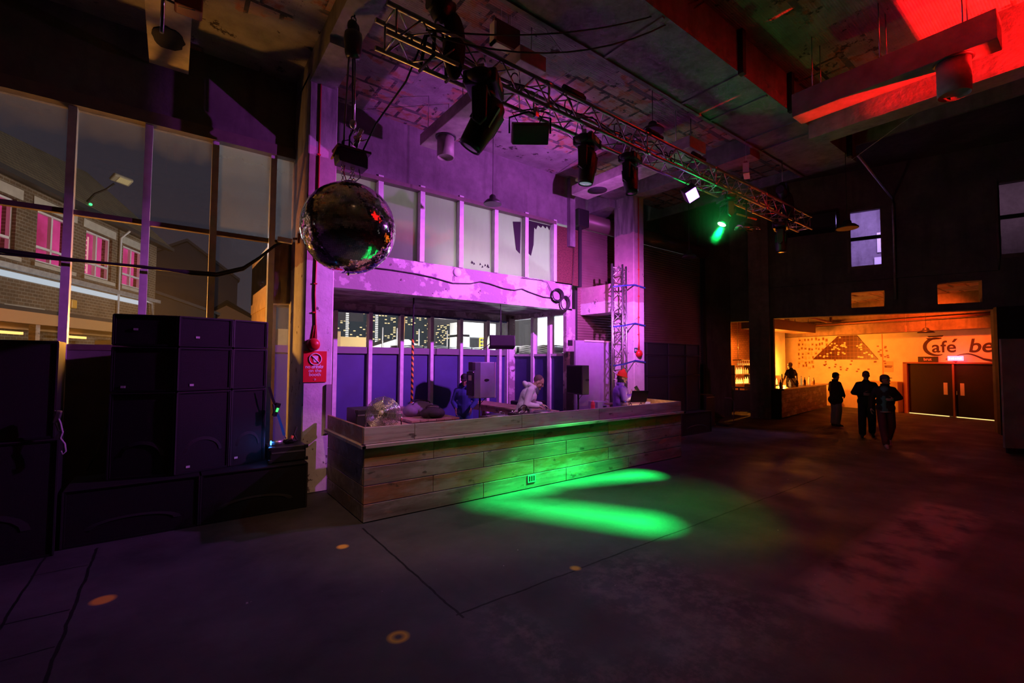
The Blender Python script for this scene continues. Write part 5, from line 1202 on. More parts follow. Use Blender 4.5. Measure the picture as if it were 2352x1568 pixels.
# bar counter
r = thing('bar_counter', 'long dark board-clad bar counter in the orange-lit room', 'bar', (20.5, 8.0, 0))
B0, B1 = Vector((17.66,7.36,0)), Vector((24.1,8.12,0)); bu = (B1-B0).normalized(); bn = Vector((bu.y,-bu.x,0)); BAR = Frame((B0.x,B0.y), (bu.x,bu.y), (bn.x,bn.y)); BL = (B1-B0).length
mb = MB()
for i in range(6):
    z0 = .05+.165*i; cuts = [0, 1.6+.5*(i%2), 3.4-.4*(i%2), 5.0, BL]
    for a, b_ in zip(cuts, cuts[1:]): mb.fbox(BAR, a+.004, b_-.004, -.04, 0, z0, z0+.16)
mb.build('front_boards', DKWOOD, r)
MB().fbox(BAR, -.04, BL, -.72, .10, 1.04, 1.10).build('counter_top', plain('varnished_top', (.34,.17,.07), .25), r, bevel=.008)
MB().fbox(BAR, -.02, 0.02, -.68, -.02, 0, 1.04).build('end_panel', BLACKM, r)
mb = MB(); mb.fbox(BAR, .02, BL, -.68, -.62, 0, 1.04); mb.build('back_panel', CAFEDARK, r)
GL = plain('amber_glass', (.75,.5,.2), .15, emit=(1,.5,.1), es=.35)
def bar_item(name, label, cat, s, o, parts, group=None):
    p = BAR.p(s, o, 1.10); r = thing(name, label, cat, p, 0, group)
    for nm_, prof, mat in parts: MB().lathe((0,0,0), prof, 14).build(nm_, mat, r, world=False)
    return r
BODY = [(0,0),(.036,0),(.04,.01),(.04,.17),(.015,.23),(.013,.29)]
for i, (s, o) in enumerate(((1.15,-.3),(1.55,-.22),(3.1,-.3))):
    bar_item('beer_tap', ['chrome beer tap at the near end of the bar counter','chrome beer tap second along the bar counter','chrome beer tap halfway along the bar counter, behind the brown-jacketed person'][i], 'beer tap', s, o, [('column', [(0,0),(.05,0),(.05,.015),(.025,.03),(.025,.32),(.035,.34),(0,.36)], CHROME), ('handle', [(.012,.34),(.02,.42),(.016,.5),(0,.51)], BLACK)], 'beer taps on the bar')
for i, (s, o, h) in enumerate(((.6,-.2,1),(1.9,-.25,.9),(2.5,-.15,1.1),(3.7,-.3,1.2),(4.2,-.3,1.0),(4.7,-.25,1.15),(5.2,-.2,.9))):
    bar_item('bottle', 'amber bottle standing ' + ['at the pillar end of the bar counter','beside the second beer tap','in front of the bartender','just past the middle of the bar counter','beyond the middle of the bar counter, left of the walkers','left of the walking pair on the bar counter','at the far end of the bar counter'][i], 'bottle', s, o, [('body', [(a*1.1, b_*h) for a, b_ in BODY], GL if i % 2 else plain('dark_bottle', (.12,.05,.02), .2)), ('cap', [(.015,.285*h),(.015,.31*h),(0,.312*h)], BLACK)], 'bottles on the bar counter')
for i, s in enumerate((2.15,2.75,3.35)):
    p = BAR.p(s, -.35, 1.10); q = thing('card_reader' if i == 0 else 'tablet_till', ['black menu block on the bar counter near the bartender','tilted dark till screen on the bar counter','second tilted till screen farther along the bar counter'][i], 'till', p)
    if i == 0: MB().box(-.08,.08,-.06,.06,0,.26).build('block', BLACK, q, world=False, bevel=.01)
    else:
        mb = MB(); mb.hexa([Vector(v) for v in [(-.16,.0,.05),(.16,.0,.05),(.16,.02,.05),(-.16,.02,.05),(-.16,.16,.28),(.16,.16,.28),(.16,.18,.27),(-.16,.18,.27)]]); mb.build('screen', BLACK, q, world=False); MB().lathe((0,.06,0), [(.09,0),(.09,.015),(.02,.02),(.02,.12)], 12).build('stand', BLACK, q, world=False)
# back bar with lit bottles at the pillar end, and the rack seen through the small opening
GLOW = plain('backlit_bottle', (.9,.6,.25), .2, emit=(1,.55,.12), es=1.3)
def shelf_unit(label, x0, x1, y0, y1, zs, lab, nper, group):
    r = thing('bottle_shelf', label, 'shelf', ((x0+x1)/2, (y0+y1)/2, 0))
    for z in zs: MB().box(x0, x1, y0, y1, z-.03, z).build('board', DKWOOD, r)
    for x in (x0, x1-.04): MB().box(x, x+.04, y0, y1, 0, zs[-1]+.4).build('side', CAFEDARK, r)
    MB().box(x0+.06, x1-.06, y1-.06, y1-.03, zs[0]+.02, zs[0]+.05).build('glow_strip', emis('amber_strip', (1,.55,.12), 16), r)
    for zi, z in enumerate(zs):
        for i in range(nper):
            x = x0+.1+(x1-x0-.2)*(i+.5)/nper; h = random.uniform(.85,1.15)
            q = thing('bottle', lab, 'bottle', (x, y0+.12, z), 0, group)
            MB().lathe((0,0,0), [(a, b_*h) for a, b_ in BODY], 12).build('body', GLOW if random.random() < .7 else GL, q, world=False); MB().lathe((0,0,0), [(.015,.28*h),(.015,.31*h),(0,.311*h)], 8).build('cap', BLACK, q, world=False)
    return r
shelf_unit('low back-bar shelf of glowing bottles beside the pillar', 20.6, 22.3, 9.3, 9.65, (1.05,), 'glowing amber bottle on the low back-bar shelf beside the pillar', 9, 'bottles on the low back-bar shelf')
shelf_unit('bottle shelf glowing orange behind the small left opening', 20.5, 22.1, 10.5, 10.85, (1.05,1.5), 'glowing amber bottle on the shelf behind the small left opening', 7, 'bottles behind the small left opening')
r = thing('glass_rack', 'rack of hanging stem glasses above the bottles behind the small opening', 'rack', (21.3, 10.4, 2.0))
MB().box(20.5, 22.1, 10.2, 10.6, 2.12, 2.15).build('board', CAFEDARK, r); mb = MB()
for x in (20.6,22.0): mb.cyl((x,10.4,2.14),(x,10.4,4.7),.01,6)
mb.build('rod', STEEL, r)
for i in range(8):
    q = thing('stem_glass', 'stem glass hanging upside down from the rack behind the small opening', 'glass', (20.6+.2*i, 10.4, 1.9), 0, 'hanging stem glasses'); MB().lathe((0,0,0), [(.035,0),(.042,.05),(.03,.10),(.005,.12),(.005,.2),(.03,.215)], 12).build('bowl', GL, q, world=False)
r = thing('tall_cabinet', 'tall dark cabinet standing inside the small left opening', 'cabinet', (18.65,10.2,0))
MB().box(18.3,19.0,9.95,10.5,0,2.9).build('carcass', CAFEDARK, r, bevel=.01); MB().box(18.32,18.64,9.93,9.95,.1,2.85).build('door', CAFEDARK, r); MB().box(18.66,18.98,9.93,9.95,.1,2.85).build('door', CAFEDARK, r)
r = tag(MB().box(18.4,18.8,9.905,9.925,1.35,1.95).build('framed_print', plain('ochre_print', (.62,.38,.12), .6, var=.4, vscale=9)), 'small ochre print beside the tall cabinet in the small opening', 'picture')
r = thing('timber_gate', 'low timber gate with a diagonal brace inside the small left opening', 'gate', (18.6,8.9,0))
mb = MB()
for s in (-1.2,-.95,-.7,-.3): mb.fbox(END, s, s+.06, -.62, -.56, .1, 1.05)
mb.fbox(END, -1.25, -.2, -.62, -.56, 1.02, 1.08); mb.fbox(END, -1.25, -.2, -.62, -.56, .12, .18); mb.hexa([END.p(-.68,-.6,.2),END.p(-.62,-.6,.2),END.p(-.62,-.57,.2),END.p(-.68,-.57,.2),END.p(-.36,-.6,1.0),END.p(-.3,-.6,1.0),END.p(-.3,-.57,1.0),END.p(-.36,-.57,1.0)]); mb.build('frame', DKWOOD, r); mb = MB(); mb.fbox(END, -1.2, -.25, -.56, -.55, .18, .95); mb.build('infill', CAFEDARK, r)
# duct, pipes and pendant in the bar room
r = thing('bar_duct', 'long dark duct hung along the bar ceiling', 'duct', (20.8,8.7,3.4)); MB().box(18.3,23.4,8.25,9.1,3.38,3.80).build('trunk', plain('brown_duct', (.20,.12,.07), .45, .3), r, bevel=.02)
mb = MB()
for x in (19,21,23): mb.cyl((x,8.4,3.78),(x,8.4,4.72),.012,6); mb.cyl((x,8.95,3.78),(x,8.95,4.72),.012,6)
mb.build('hanger_rod', STEEL, r)
tag(MB().tube([(18.9,8.0,4.0),(20.6,7.4,3.85),(21.6,7.2,3.72),(22.0,7.2,3.72),(22.05,7.2,4.7)], .05, 10).build('bar_pipe', plain('brown_pipe', (.28,.16,.08), .4, .4)), 'bent brown pipe below the bar ceiling', 'pipe')
tag(MB().tube([MUR.p(-5,.7,3.82), MUR.p(4.5,.7,3.78)], .045, 10).build('long_pipe', plain('red_brown_pipe', (.30,.12,.07), .45, .3)), 'long straight pipe running above the wall lettering', 'pipe')
r = pendant('bowl pendant lamp hanging in the bar room near the lettering', 21.9, 4.2, 3.15, 4.72, .24)
r = thing('hanging_tag', 'small pale tag hanging beside the bar-room pendant', 'tag', (21.6,4.7,3.2)); MB().box(-.05,.05,-.02,.02,0,.22).build('tag', plain('orange_white', (.8,.5,.3), .6), r, world=False); MB().cyl((0,0,.2),(0,0,1.5),.004,5).build('wire', STEEL, r, world=False)
# ------------------------------------------------------------------ outside the windows
struct('ground_outside', MB().box(-120, 160, 11.26, 260, -.3, -.14), plain('asphalt', (.06,.06,.06), .8))
r = thing('brick_building', 'brown brick building with pink-lit windows across the yard', 'building', FAC.p(0,-3,0))
wins = [(-1.25,.13),(.78,2.05),(2.63,3.87),(4.47,5.70)]; mb = MB()
grid_wall(lambda a,b,z0,z1: mb.fbox(FAC, a, b, -.35, 0, z0, z1), -9, 6.6, -.1, 6.35, [(a,b,4.48,5.80) for a,b in wins]+[(-3.4,-2.1,4.48,5.8)])
mb.fbox(FAC, 6.3, 6.6, -8, -.35, -.1, 6.3); mb.build('wall', BRICK, r)
m_, t, b = newmat('pink_lit_room'); t.n.remove(b); x, y, z = t.xyz(t.pos())
e = t.new('ShaderNodeEmission'); t.link(t.mix(t.ramp(t.noise(.9,4,t.pos()),.35,.65), (.36,.024,.10), (.74,.06,.29)), e.inputs[0]); e.inputs[1].default_value = 1.0; t.link(e.outputs[0], t.n['Material Output'].inputs[0])
STONE = plain('stone_lintel', (.50,.46,.38), .8, var=.12)
for a, b_ in wins+[(-3.4,-2.1)]:
    q = MB(); q.fbox(FAC, a, b_, -.30, -.28, 4.48, 5.8); wn = q.build('window', m_, r)
    q = MB()
    for (s0,s1,z0,z1) in ((a,a+.05,4.48,5.8),(b_-.05,b_,4.48,5.8),(a,b_,4.48,4.53),(a,b_,5.75,5.8),(a,b_,4.84,4.90),((a+b_)/2-.03,(a+b_)/2+.03,4.48,5.8)): q.fbox(FAC, s0, s1, -.16, -.08, z0, z1)
    q.build('frame', WHITE, wn)
    q = MB(); q.fbox(FAC, a-.16, b_+.16, -.1, .02, 5.84, 6.08); q.build('lintel', STONE, r)
    q = MB(); q.fbox(FAC, a-.12, b_+.12, -.1, .07, 4.34, 4.44); q.build('sill', STONE, r)
q = MB(); q.fbox(FAC, 2.98, 3.06, -.27, -.26, 4.6, 5.7); q.fbox(FAC, 3.16, 3.22, -.27, -.26, 4.6, 5.7)
for i in range(7): q.fbox(FAC, 3.0, 3.2, -.27, -.26, 4.66+.15*i, 4.70+.15*i)
q.build('ladder_shape', emis('pale_pink_shape', (.95,.42,.42), .9), r)
q = MB(); rp = [(-9,.32,6.36),(7.1,.32,6.30),(5.2,-1.5,8.36),(3.9,-3.0,8.48),(-9,-3.4,8.6),(-9,.32,6.30)]
V_ = [FAC.p(*p) for p in rp[:5]]; q.add(V_, [(0,1,2),(0,2,3),(0,3,4)]); q.add([FAC.p(7.1,.32,6.3), FAC.p(7.1,-8,6.3), FAC.p(5.2,-1.5,8.36), FAC.p(3.9,-3,8.48), FAC.p(3.9,-9,8.48)], [(0,1,2),(1,4,3,2)])
q.build('roof', brickmat('mossy_roof_tiles', (.12,.10,.06), (.09,.075,.05), (.25,.19,.11), .17, .11, .012, .6), r)
q = MB(); q.fbox(FAC, -9, 7.1, .18, .36, 6.20, 6.32); q.fbox(FAC, -9, 7.0, 0, .3, 6.24, 6.26); q.build('gutter', BLACK, r)
q = MB(); q.tube([FAC.p(4.2,.30,6.2), FAC.p(4.2,.06,5.95), FAC.p(4.2,.06,2.6)], .035, 8); q.build('downpipe', WHITE, r)
q = MB(); q.fbox(FAC, -9, 6.75, 0, .13, 4.12, 4.24); q.tube([FAC.p(5.6,.1,4.1), FAC.p(6.1,.12,4.06), FAC.p(6.2,.12,3.6)], .05, 8); q.build('cable_tray', GALV, r)
MB().fbox(FAC, -9, 5.75, 0, .06, 3.925, 4.055).build('glow_strip', emis('lit_fascia_band', (.72,.84,.92), .8), r)  # lit fascia band, its brightness put in as emission
MB().fbox(FAC, 1.88, 2.12, 0, .16, 3.42, 3.66).build('alarm_box', plain('amber_alarm_box', (.8,.42,.05), .4), r, bevel=.03)
MB().cyl(FAC.p(2.2,.3,6.42), FAC.p(2.24,.3,6.42), .035, 10).build('green_light', emis('green_dot', (.05,1,.2), 3), r)
for a in (-1.6, -.1): MB().fbox(FAC, a, a+1.25, -.05, .02, 2.95, 3.30).build('ground_lintel', STONE, r)
r = thing('street_lamp', 'street lamp head on a curved arm above the brick building eaves', 'street lamp', FAC.p(2.35,.1,6.3))
q = MB(); q.tube([FAC.p(2.35,.05,6.4), FAC.p(2.38,.3,6.78), FAC.p(2.42,.55,6.95), FAC.p(2.47,.72,7.16)], .03, 8); q.build('arm', BLACK, r)
c = FAC.p(2.55, .85, 7.32); R3 = Matrix.Rotation(math.radians(-36), 3, 'X') @ Matrix.Rotation(math.radians(30), 3, 'Z') @ Matrix.Rotation(math.radians(-16), 3, 'Y')
q = MB(); q.obox(c, (.50,.27,.10), R3); q.build('head', plain('lamp_shell', (.38,.34,.24), .5), r, bevel=.03)
q = MB(); q.obox(c+R3@Vector((.04,-.02,-.055)), (.30,.19,.012), R3); q.build('glass', plain('lamp_glass', (.62,.54,.30), .3, emit=(.6,.48,.2), es=.18), r)
q = MB(); q.obox(c+R3@Vector((-.09,.0,.055)), (.22,.2,.012), R3); q.build('blue_glint', emis('blue_reflection', (.16,.16,1.0), .8), r)  # blue reflection on the shell put in as a glowing patch
r = thing('market_canopy', 'amber-lit timber canopy in front of the brick building', 'canopy', FAC.p(-.5,1.0,0))
q = MB(); q.fbox(FAC, -5, 5.2, .3, 1.6, 2.98, 3.06); q.build('roof', BLACKM, r)
q = MB(); q.fbox(FAC, -5, 5.2, 1.5, 1.6, 2.74, 2.98); q.fbox(FAC, -5, 5.2, .3, .36, 2.70, 2.95); q.build('fascia', plain('amber_board', (.5,.25,.07), .6), r)
q = MB()
for s in (-4.9,-1.5,1.6,5.0): q.fbox(FAC, s, s+.12, 1.4, 1.52, -.1, 2.98)
q.build('post', TIMBER, r)
q = MB(); q.fbox(FAC, -5, 5.2, .02, .08, .0, 2.45); q.build('back_boards', DKWOOD, r)
for i, s in enumerate((-3.2,-.9,1.3,3.4)):
    MB().fbox(FAC, s, s+.7, .4, .47, 2.58, 2.64).build('tube_light', emis('amber_tube', (1,.55,.14), 2.2), r)
for i, (s, h) in enumerate(((2.3,1.0),(2.65,.75),(2.95,.9),(3.3,.7),(3.6,.95),(4.0,.8))): 
    tag(MB().fbox(FAC, s, s+.22, .5, .9, 1.5, 1.55+h).build('tall_carton', plain('carton_tan', (.5,.36,.18), .8)), ['tan carton, first in the row under the amber canopy','tan carton, second in the row under the amber canopy','tan carton, third in the row under the amber canopy','tan carton, fourth in the row under the amber canopy','tan carton, fifth in the row under the amber canopy','tan carton, last in the row under the amber canopy'][i], 'carton', 'cartons under the canopy')
tag(MB().fbox(FAC, 2.2, 4.4, .45, .95, -.1, 1.49).build('stall_counter', DKWOOD), 'dark stall counter carrying the row of cartons', 'counter')
# long dark roof, gable house
r = thing('shed', 'long dark shed roof behind the brick building', 'building', (1,32,0))
q = MB(); q.hexa([(-6,30,0),(1.9,30,0),(1.9,40,0),(-6,40,0),(-6,30,7.2),(1.9,30,4.5),(1.9,40,4.5),(-6,40,7.2)]); q.build('body', plain('dark_shed', (.05,.05,.055), .7), r)
q = MB(); q.hexa([(-6.2,29.8,7.3),(2.1,29.8,4.45),(2.1,40,4.45),(-6.2,40,7.3),(-6.2,29.8,7.45),(2.1,29.8,4.6),(2.1,40,4.6),(-6.2,40,7.45)]); q.build('roof', plain('slate', (.10,.10,.11), .6), r)
r = thing('pale_warehouse', 'pale ridge-roofed warehouse far beyond the shed', 'building', (1,60,0))
q = MB(); q.prism([(-3,0),(8,0),(8,11),(3.2,14.6),(-3,11)], lambda a,b,d: Vector((a-2.2,d,b)), 60, 70); q.build('body', plain('pale_render', (.17,.16,.19), .8), r); q = MB(); q.prism([(-3.2,10.9),(3.2,14.7),(8.2,10.9),(8.2,11.2),(3.2,15),(-3.2,11.2)], lambda a,b,d: Vector((a-2.2,d,b)), 59.8, 70); q.build('roof', plain('pale_roof', (.2,.18,.19), .8), r)
r = thing('gable_house', 'small orange-brick gabled house in the distance', 'house', (4,46,0))
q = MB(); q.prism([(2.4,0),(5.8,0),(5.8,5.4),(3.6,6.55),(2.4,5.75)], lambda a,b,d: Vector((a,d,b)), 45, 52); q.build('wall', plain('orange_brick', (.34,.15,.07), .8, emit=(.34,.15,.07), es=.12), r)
q = MB(); q.prism([(2.2,5.6),(3.6,6.75),(6.0,5.3),(6.0,5.55),(3.6,7.0),(2.2,5.85)], lambda a,b,d: Vector((a,d,b)), 44.7, 52); q.build('roof', BLACKM, r)
# towers with lit windows
def tower_mat(name, seed, dens, tint):
    m = bpy.data.materials.new(name); m.use_nodes = True; t = NT(m); t.n.clear(); x, y, z = t.xyz(t.pos())
    u = t.math('MULTIPLY', t.math('ADD', x, seed), 1/1.05); v = t.math('MULTIPLY', z, 1/.62)
    cb = t.new('ShaderNodeCombineXYZ'); t.link(t.math('FLOOR', u), cb.inputs[0]); t.link(t.math('FLOOR', v), cb.inputs[1]); t.link(t.math('FLOOR', t.math('MULTIPLY', y, .8)), cb.inputs[2])
    wn = t.new('ShaderNodeTexWhiteNoise'); t.link(cb.outputs[0], wn.inputs[0])
    lit = t.math('GREATER_THAN', wn.outputs[0], 1-dens)
    fu = t.math('FRACT', u); fv = t.math('FRACT', v)
    ins = t.math('MULTIPLY', t.math('MULTIPLY', t.math('GREATER_THAN', fu, .15), t.math('LESS_THAN', fu, .85)), t.math('MULTIPLY', t.math('GREATER_THAN', fv, .25), t.math('LESS_THAN', fv, .8)))
    e = t.new('ShaderNodeEmission'); k = t.math('MULTIPLY', lit, ins)
    warm = t.mix(wn.outputs[0], (1,.82,.5), (1,.75,.35))
    t.link(t.mix(k, tint, warm), e.inputs[0]); t.link(t.math('ADD', 1.0, t.math('MULTIPLY', k, .5)), e.inputs[1])
    o = t.new('ShaderNodeOutputMaterial'); t.link(e.outputs[0], o.inputs[0]); return m
for i, (x0, x1, h, lab, d) in enumerate(((40,52,14.6,'lowest distant tower block, seen in the window next to the near column',.09),(54,60.8,20,'distant tower block with a dotted light mast, second window from the near column',.16),(61.5,64.5,23,'narrow distant tower block beside the striped pole',.3),(65.4,74.5,19.3,'broadest distant tower block with many lit windows',.2),(82.5,87.5,15.4,'distant tower block alone near the white cabin',.28))):
    q = MB().box(x0, x1, 150, 160, 0, h).build('tower_block', tower_mat('lit_tower', i*7.3, d, (.035,.045,.055))); tag(q, lab, 'building', 'tower blocks on the skyline')
for i, (x, h) in enumerate(((44.7,26),(54.3,26))):
    r = thing('light_mast', ['lattice mast of white lights over the lowest tower block','dotted mast of white lights beside the second tower block'][i], 'mast', (x,148,0)); MB().box(x-.25,x+.25,147.8,148.2,0,h).build('mast', BLACKM, r)
    q = MB(); k = 0
    while 3+k*.62 < h: q.box(x-.45,x+.45,147.6,147.8,3+k*.62,3.35+k*.62); k += 1
    q.build('lamps', emis('mast_lamps', (1,.97,.88), 1.6), r)
# yard things seen through the annex windows
YW = plain('white_sheet', (.75,.78,.78), .6)
r = thing('orange_store', 'orange-lit low brick store with a scaffold frame outside the annex', 'building', (4.4,19,0)); MB().box(3.2,5.5,19,22,0,3.2).build('body', plain('orange_store_brick', (.62,.38,.18), .8, var=.1), r); MB().box(5.5,6.9,19.2,22,0,3.0).build('wing', plain('yellow_store', (.75,.52,.22), .8), r)
q = MB()
for x in (4.3,4.9): q.cyl((x,18.8,0),(x,18.8,3.65),.03,6)
for z in (2.9,3.2,3.5): q.cyl((4.3,18.8,z),(4.9,18.8,z),.02,6)
q.build('scaffold', ALU, r)
r = thing('white_tent', 'brightly lit white tent outside the annex windows', 'tent', (8.1,20,0))
q = MB(); q.prism([(6.9,2.55),(8.25,3.0),(8.9,3.02),(9.8,2.55),(9.8,0),(6.9,0)], lambda a,b,d: Vector((a,d,b)), 20, 22); q.build('canvas', YW, r); q = MB(); q.cyl((8.5,19.9,0),(8.62,19.9,4.05),.05,8); q.build('orange_pole', plain('orange_pole', (.7,.35,.12), .5), r)
for i, x in enumerate((7.25,7.9,8.95,10.4)): tag(MB().cyl((x,19,0),(x,19,3.45),.03,8).build('yard_pole', WHITE), ['slim white pole outside, first past the near mullion','slim white pole outside, second past the near mullion','slim white pole outside, third past the near mullion','slim white pole outside, fourth past the near mullion'][i], 'pole', 'white poles in the yard')
def sheets(label, x, y, z0, n, w_, rz=0):
    r = thing('sheet_stack', label, 'stack', (x,y,0), rz, 'stacked white corrugated sheets'); 
    MB().box(-w_/2,w_/2,-.3,.3,0,z0).build('pallet', plain('pallet_grey', (.3,.3,.31), .8), r, world=False)
    for i in range(n):
        q = MB(); vs = []
        for k in range(13):
            a = -w_/2+w_*k/12; h = .02*math.cos(2*PI*k/12*1.0+i*.7); vs += [(a,-.3,z0+.055*i+h),(a,.3,z0+.055*i+h),(a,-.3,z0+.055*i+h+.03),(a,.3,z0+.055*i+h+.03)]
        fs = []
        for k in range(12):
            c0, c1 = 4*k, 4*k+4; fs += [(c0,c1,c1+1,c0+1),(c0+2,c0+3,c1+3,c1+2),(c0,c0+2,c1+2,c1),(c0+1,c1+1,c1+3,c0+3)]
        q.add(vs, fs); q.build('sheet', YW, r, world=False)
    return r
for i, x in enumerate((6.6,7.6,8.6,9.6)): sheets('stack of white corrugated sheets outside the back annex windows, '+['by the tent','right of the striped pole','left of the white cabin','in front of the white cabin'][i], x, 15.0, 2.36, 4, .95)
for i, y in enumerate((11.9,12.9,13.9)): sheets('stack of white corrugated sheets outside the annex side window, '+['nearest pane to the board','middle pane','pane at the corner'][i], 10.6, y, 2.34, 5, .85, PI/2)
r = thing('site_cabin', 'floodlit white cabin frame with a dark doorway outside the annex', 'cabin', (11,17.5,0))
q = MB(); q.box(10.2,10.65,17.4,18.4,0,3.2); q.box(10.2,12.2,17.4,18.4,3.1,3.75); q.box(11.8,12.2,17.4,18.4,0,3.2); q.build('frame', YW, r); MB().box(10.65,11.8,18.2,18.3,0,3.1).build('dark_opening', BLACKM, r)
r = thing('yellow_cage', 'yellow steel cage beside the white cabin', 'cage', (11.0,16.5,0)); q = MB()
for x in (10.55,10.75,10.95): q.cyl((x,16.4,0),(x,16.4,3.0),.03,6)
for z in (2.55,2.7,2.85,3.0): q.cyl((10.55,16.4,z),(10.95,16.4,z),.025,6)
q.build('bars', plain('yellow_steel', (.85,.65,.03), .5), r)
r = thing('white_hoarding', 'glaring white hoarding panels outside the annex side window', 'hoarding', (14.5,15.5,0)); MB().box(14.2,14.4,10,17.4,0,5.2).build('panel', plain('bluish_white_sheet', (.70,.76,.82), .6, var=.15, vscale=.8), r); MB().box(13.6,14.19,15.6,16.4,0,5.2).build('buttress', YW, r); q = MB(); q.box(13.9,14.19,12.3,14.6,2.75,3.2); q.build('pink_ledge', plain('pinkish_ledge', (.7,.5,.42), .7), r)

r = thing('added_post_lamp', 'small added sodium lamp on a post outside the tall window, hidden by the stack', 'lamp', (-.62,9.75,0)); MB().cyl((-.62,9.80,-.14),(-.62,9.80,2.6),.04,8).build('post', BLACK, r); MB().lathe((-.62,9.78,2.52), [(0,.12),(.08,.10),(.10,.04),(.10,0),(0,0)], 16, Euler((PI/2,0,0))).build('lamp_glass', emis('sodium_glass', (1,.45,.08), 4), r)  # unseen lamp added to throw orange onto column and beam
# ------------------------------------------------------------------ people
def hand(mb, w, d, n, curl=.5, side=1, s=1.0):
    # w wrist, d direction of the hand, n palm normal (towards the palm side), side: +1 right hand
    w, d, n = Vector(w), Vector(d).normalized(), Vector(n); n = (n - d*n.dot(d)).normalized(); a = d.cross(n)*side
    for k in (-.026, -.009, .009, .026): mb.cap(w + a*k*.7*s, w + d*.085*s + a*k*s, .016*s, .0135*s, 10)
    for k, L in ((-.030,.070),(-.010,.082),(.010,.088),(.030,.080)):
        p = w + d*.088*s + a*k*s; t = d.copy(); seg = (.45,.32,.25)
        for j in range(3):
            ang = curl*(.7 if j == 0 else 1.0)
            t = (t*math.cos(ang) + n*math.sin(ang)).normalized() if True else t
            q = p + t*L*seg[j]*s; mb.cap(p, q, (.0095-.001*j)*s, (.0088-.001*j)*s, 8); p = q
    p = w + d*.025*s + a*.030*s; t = (d*.75 + a*.75 + n*.35).normalized()
    for j, L in enumerate((.042,.034,.028)):
        q = p + t*L*s; mb.cap(p, q, (.0125-.0015*j)*s, (.0115-.0015*j)*s, 8); p = q; t = (t + n*.35*curl + d*.3).normalized()

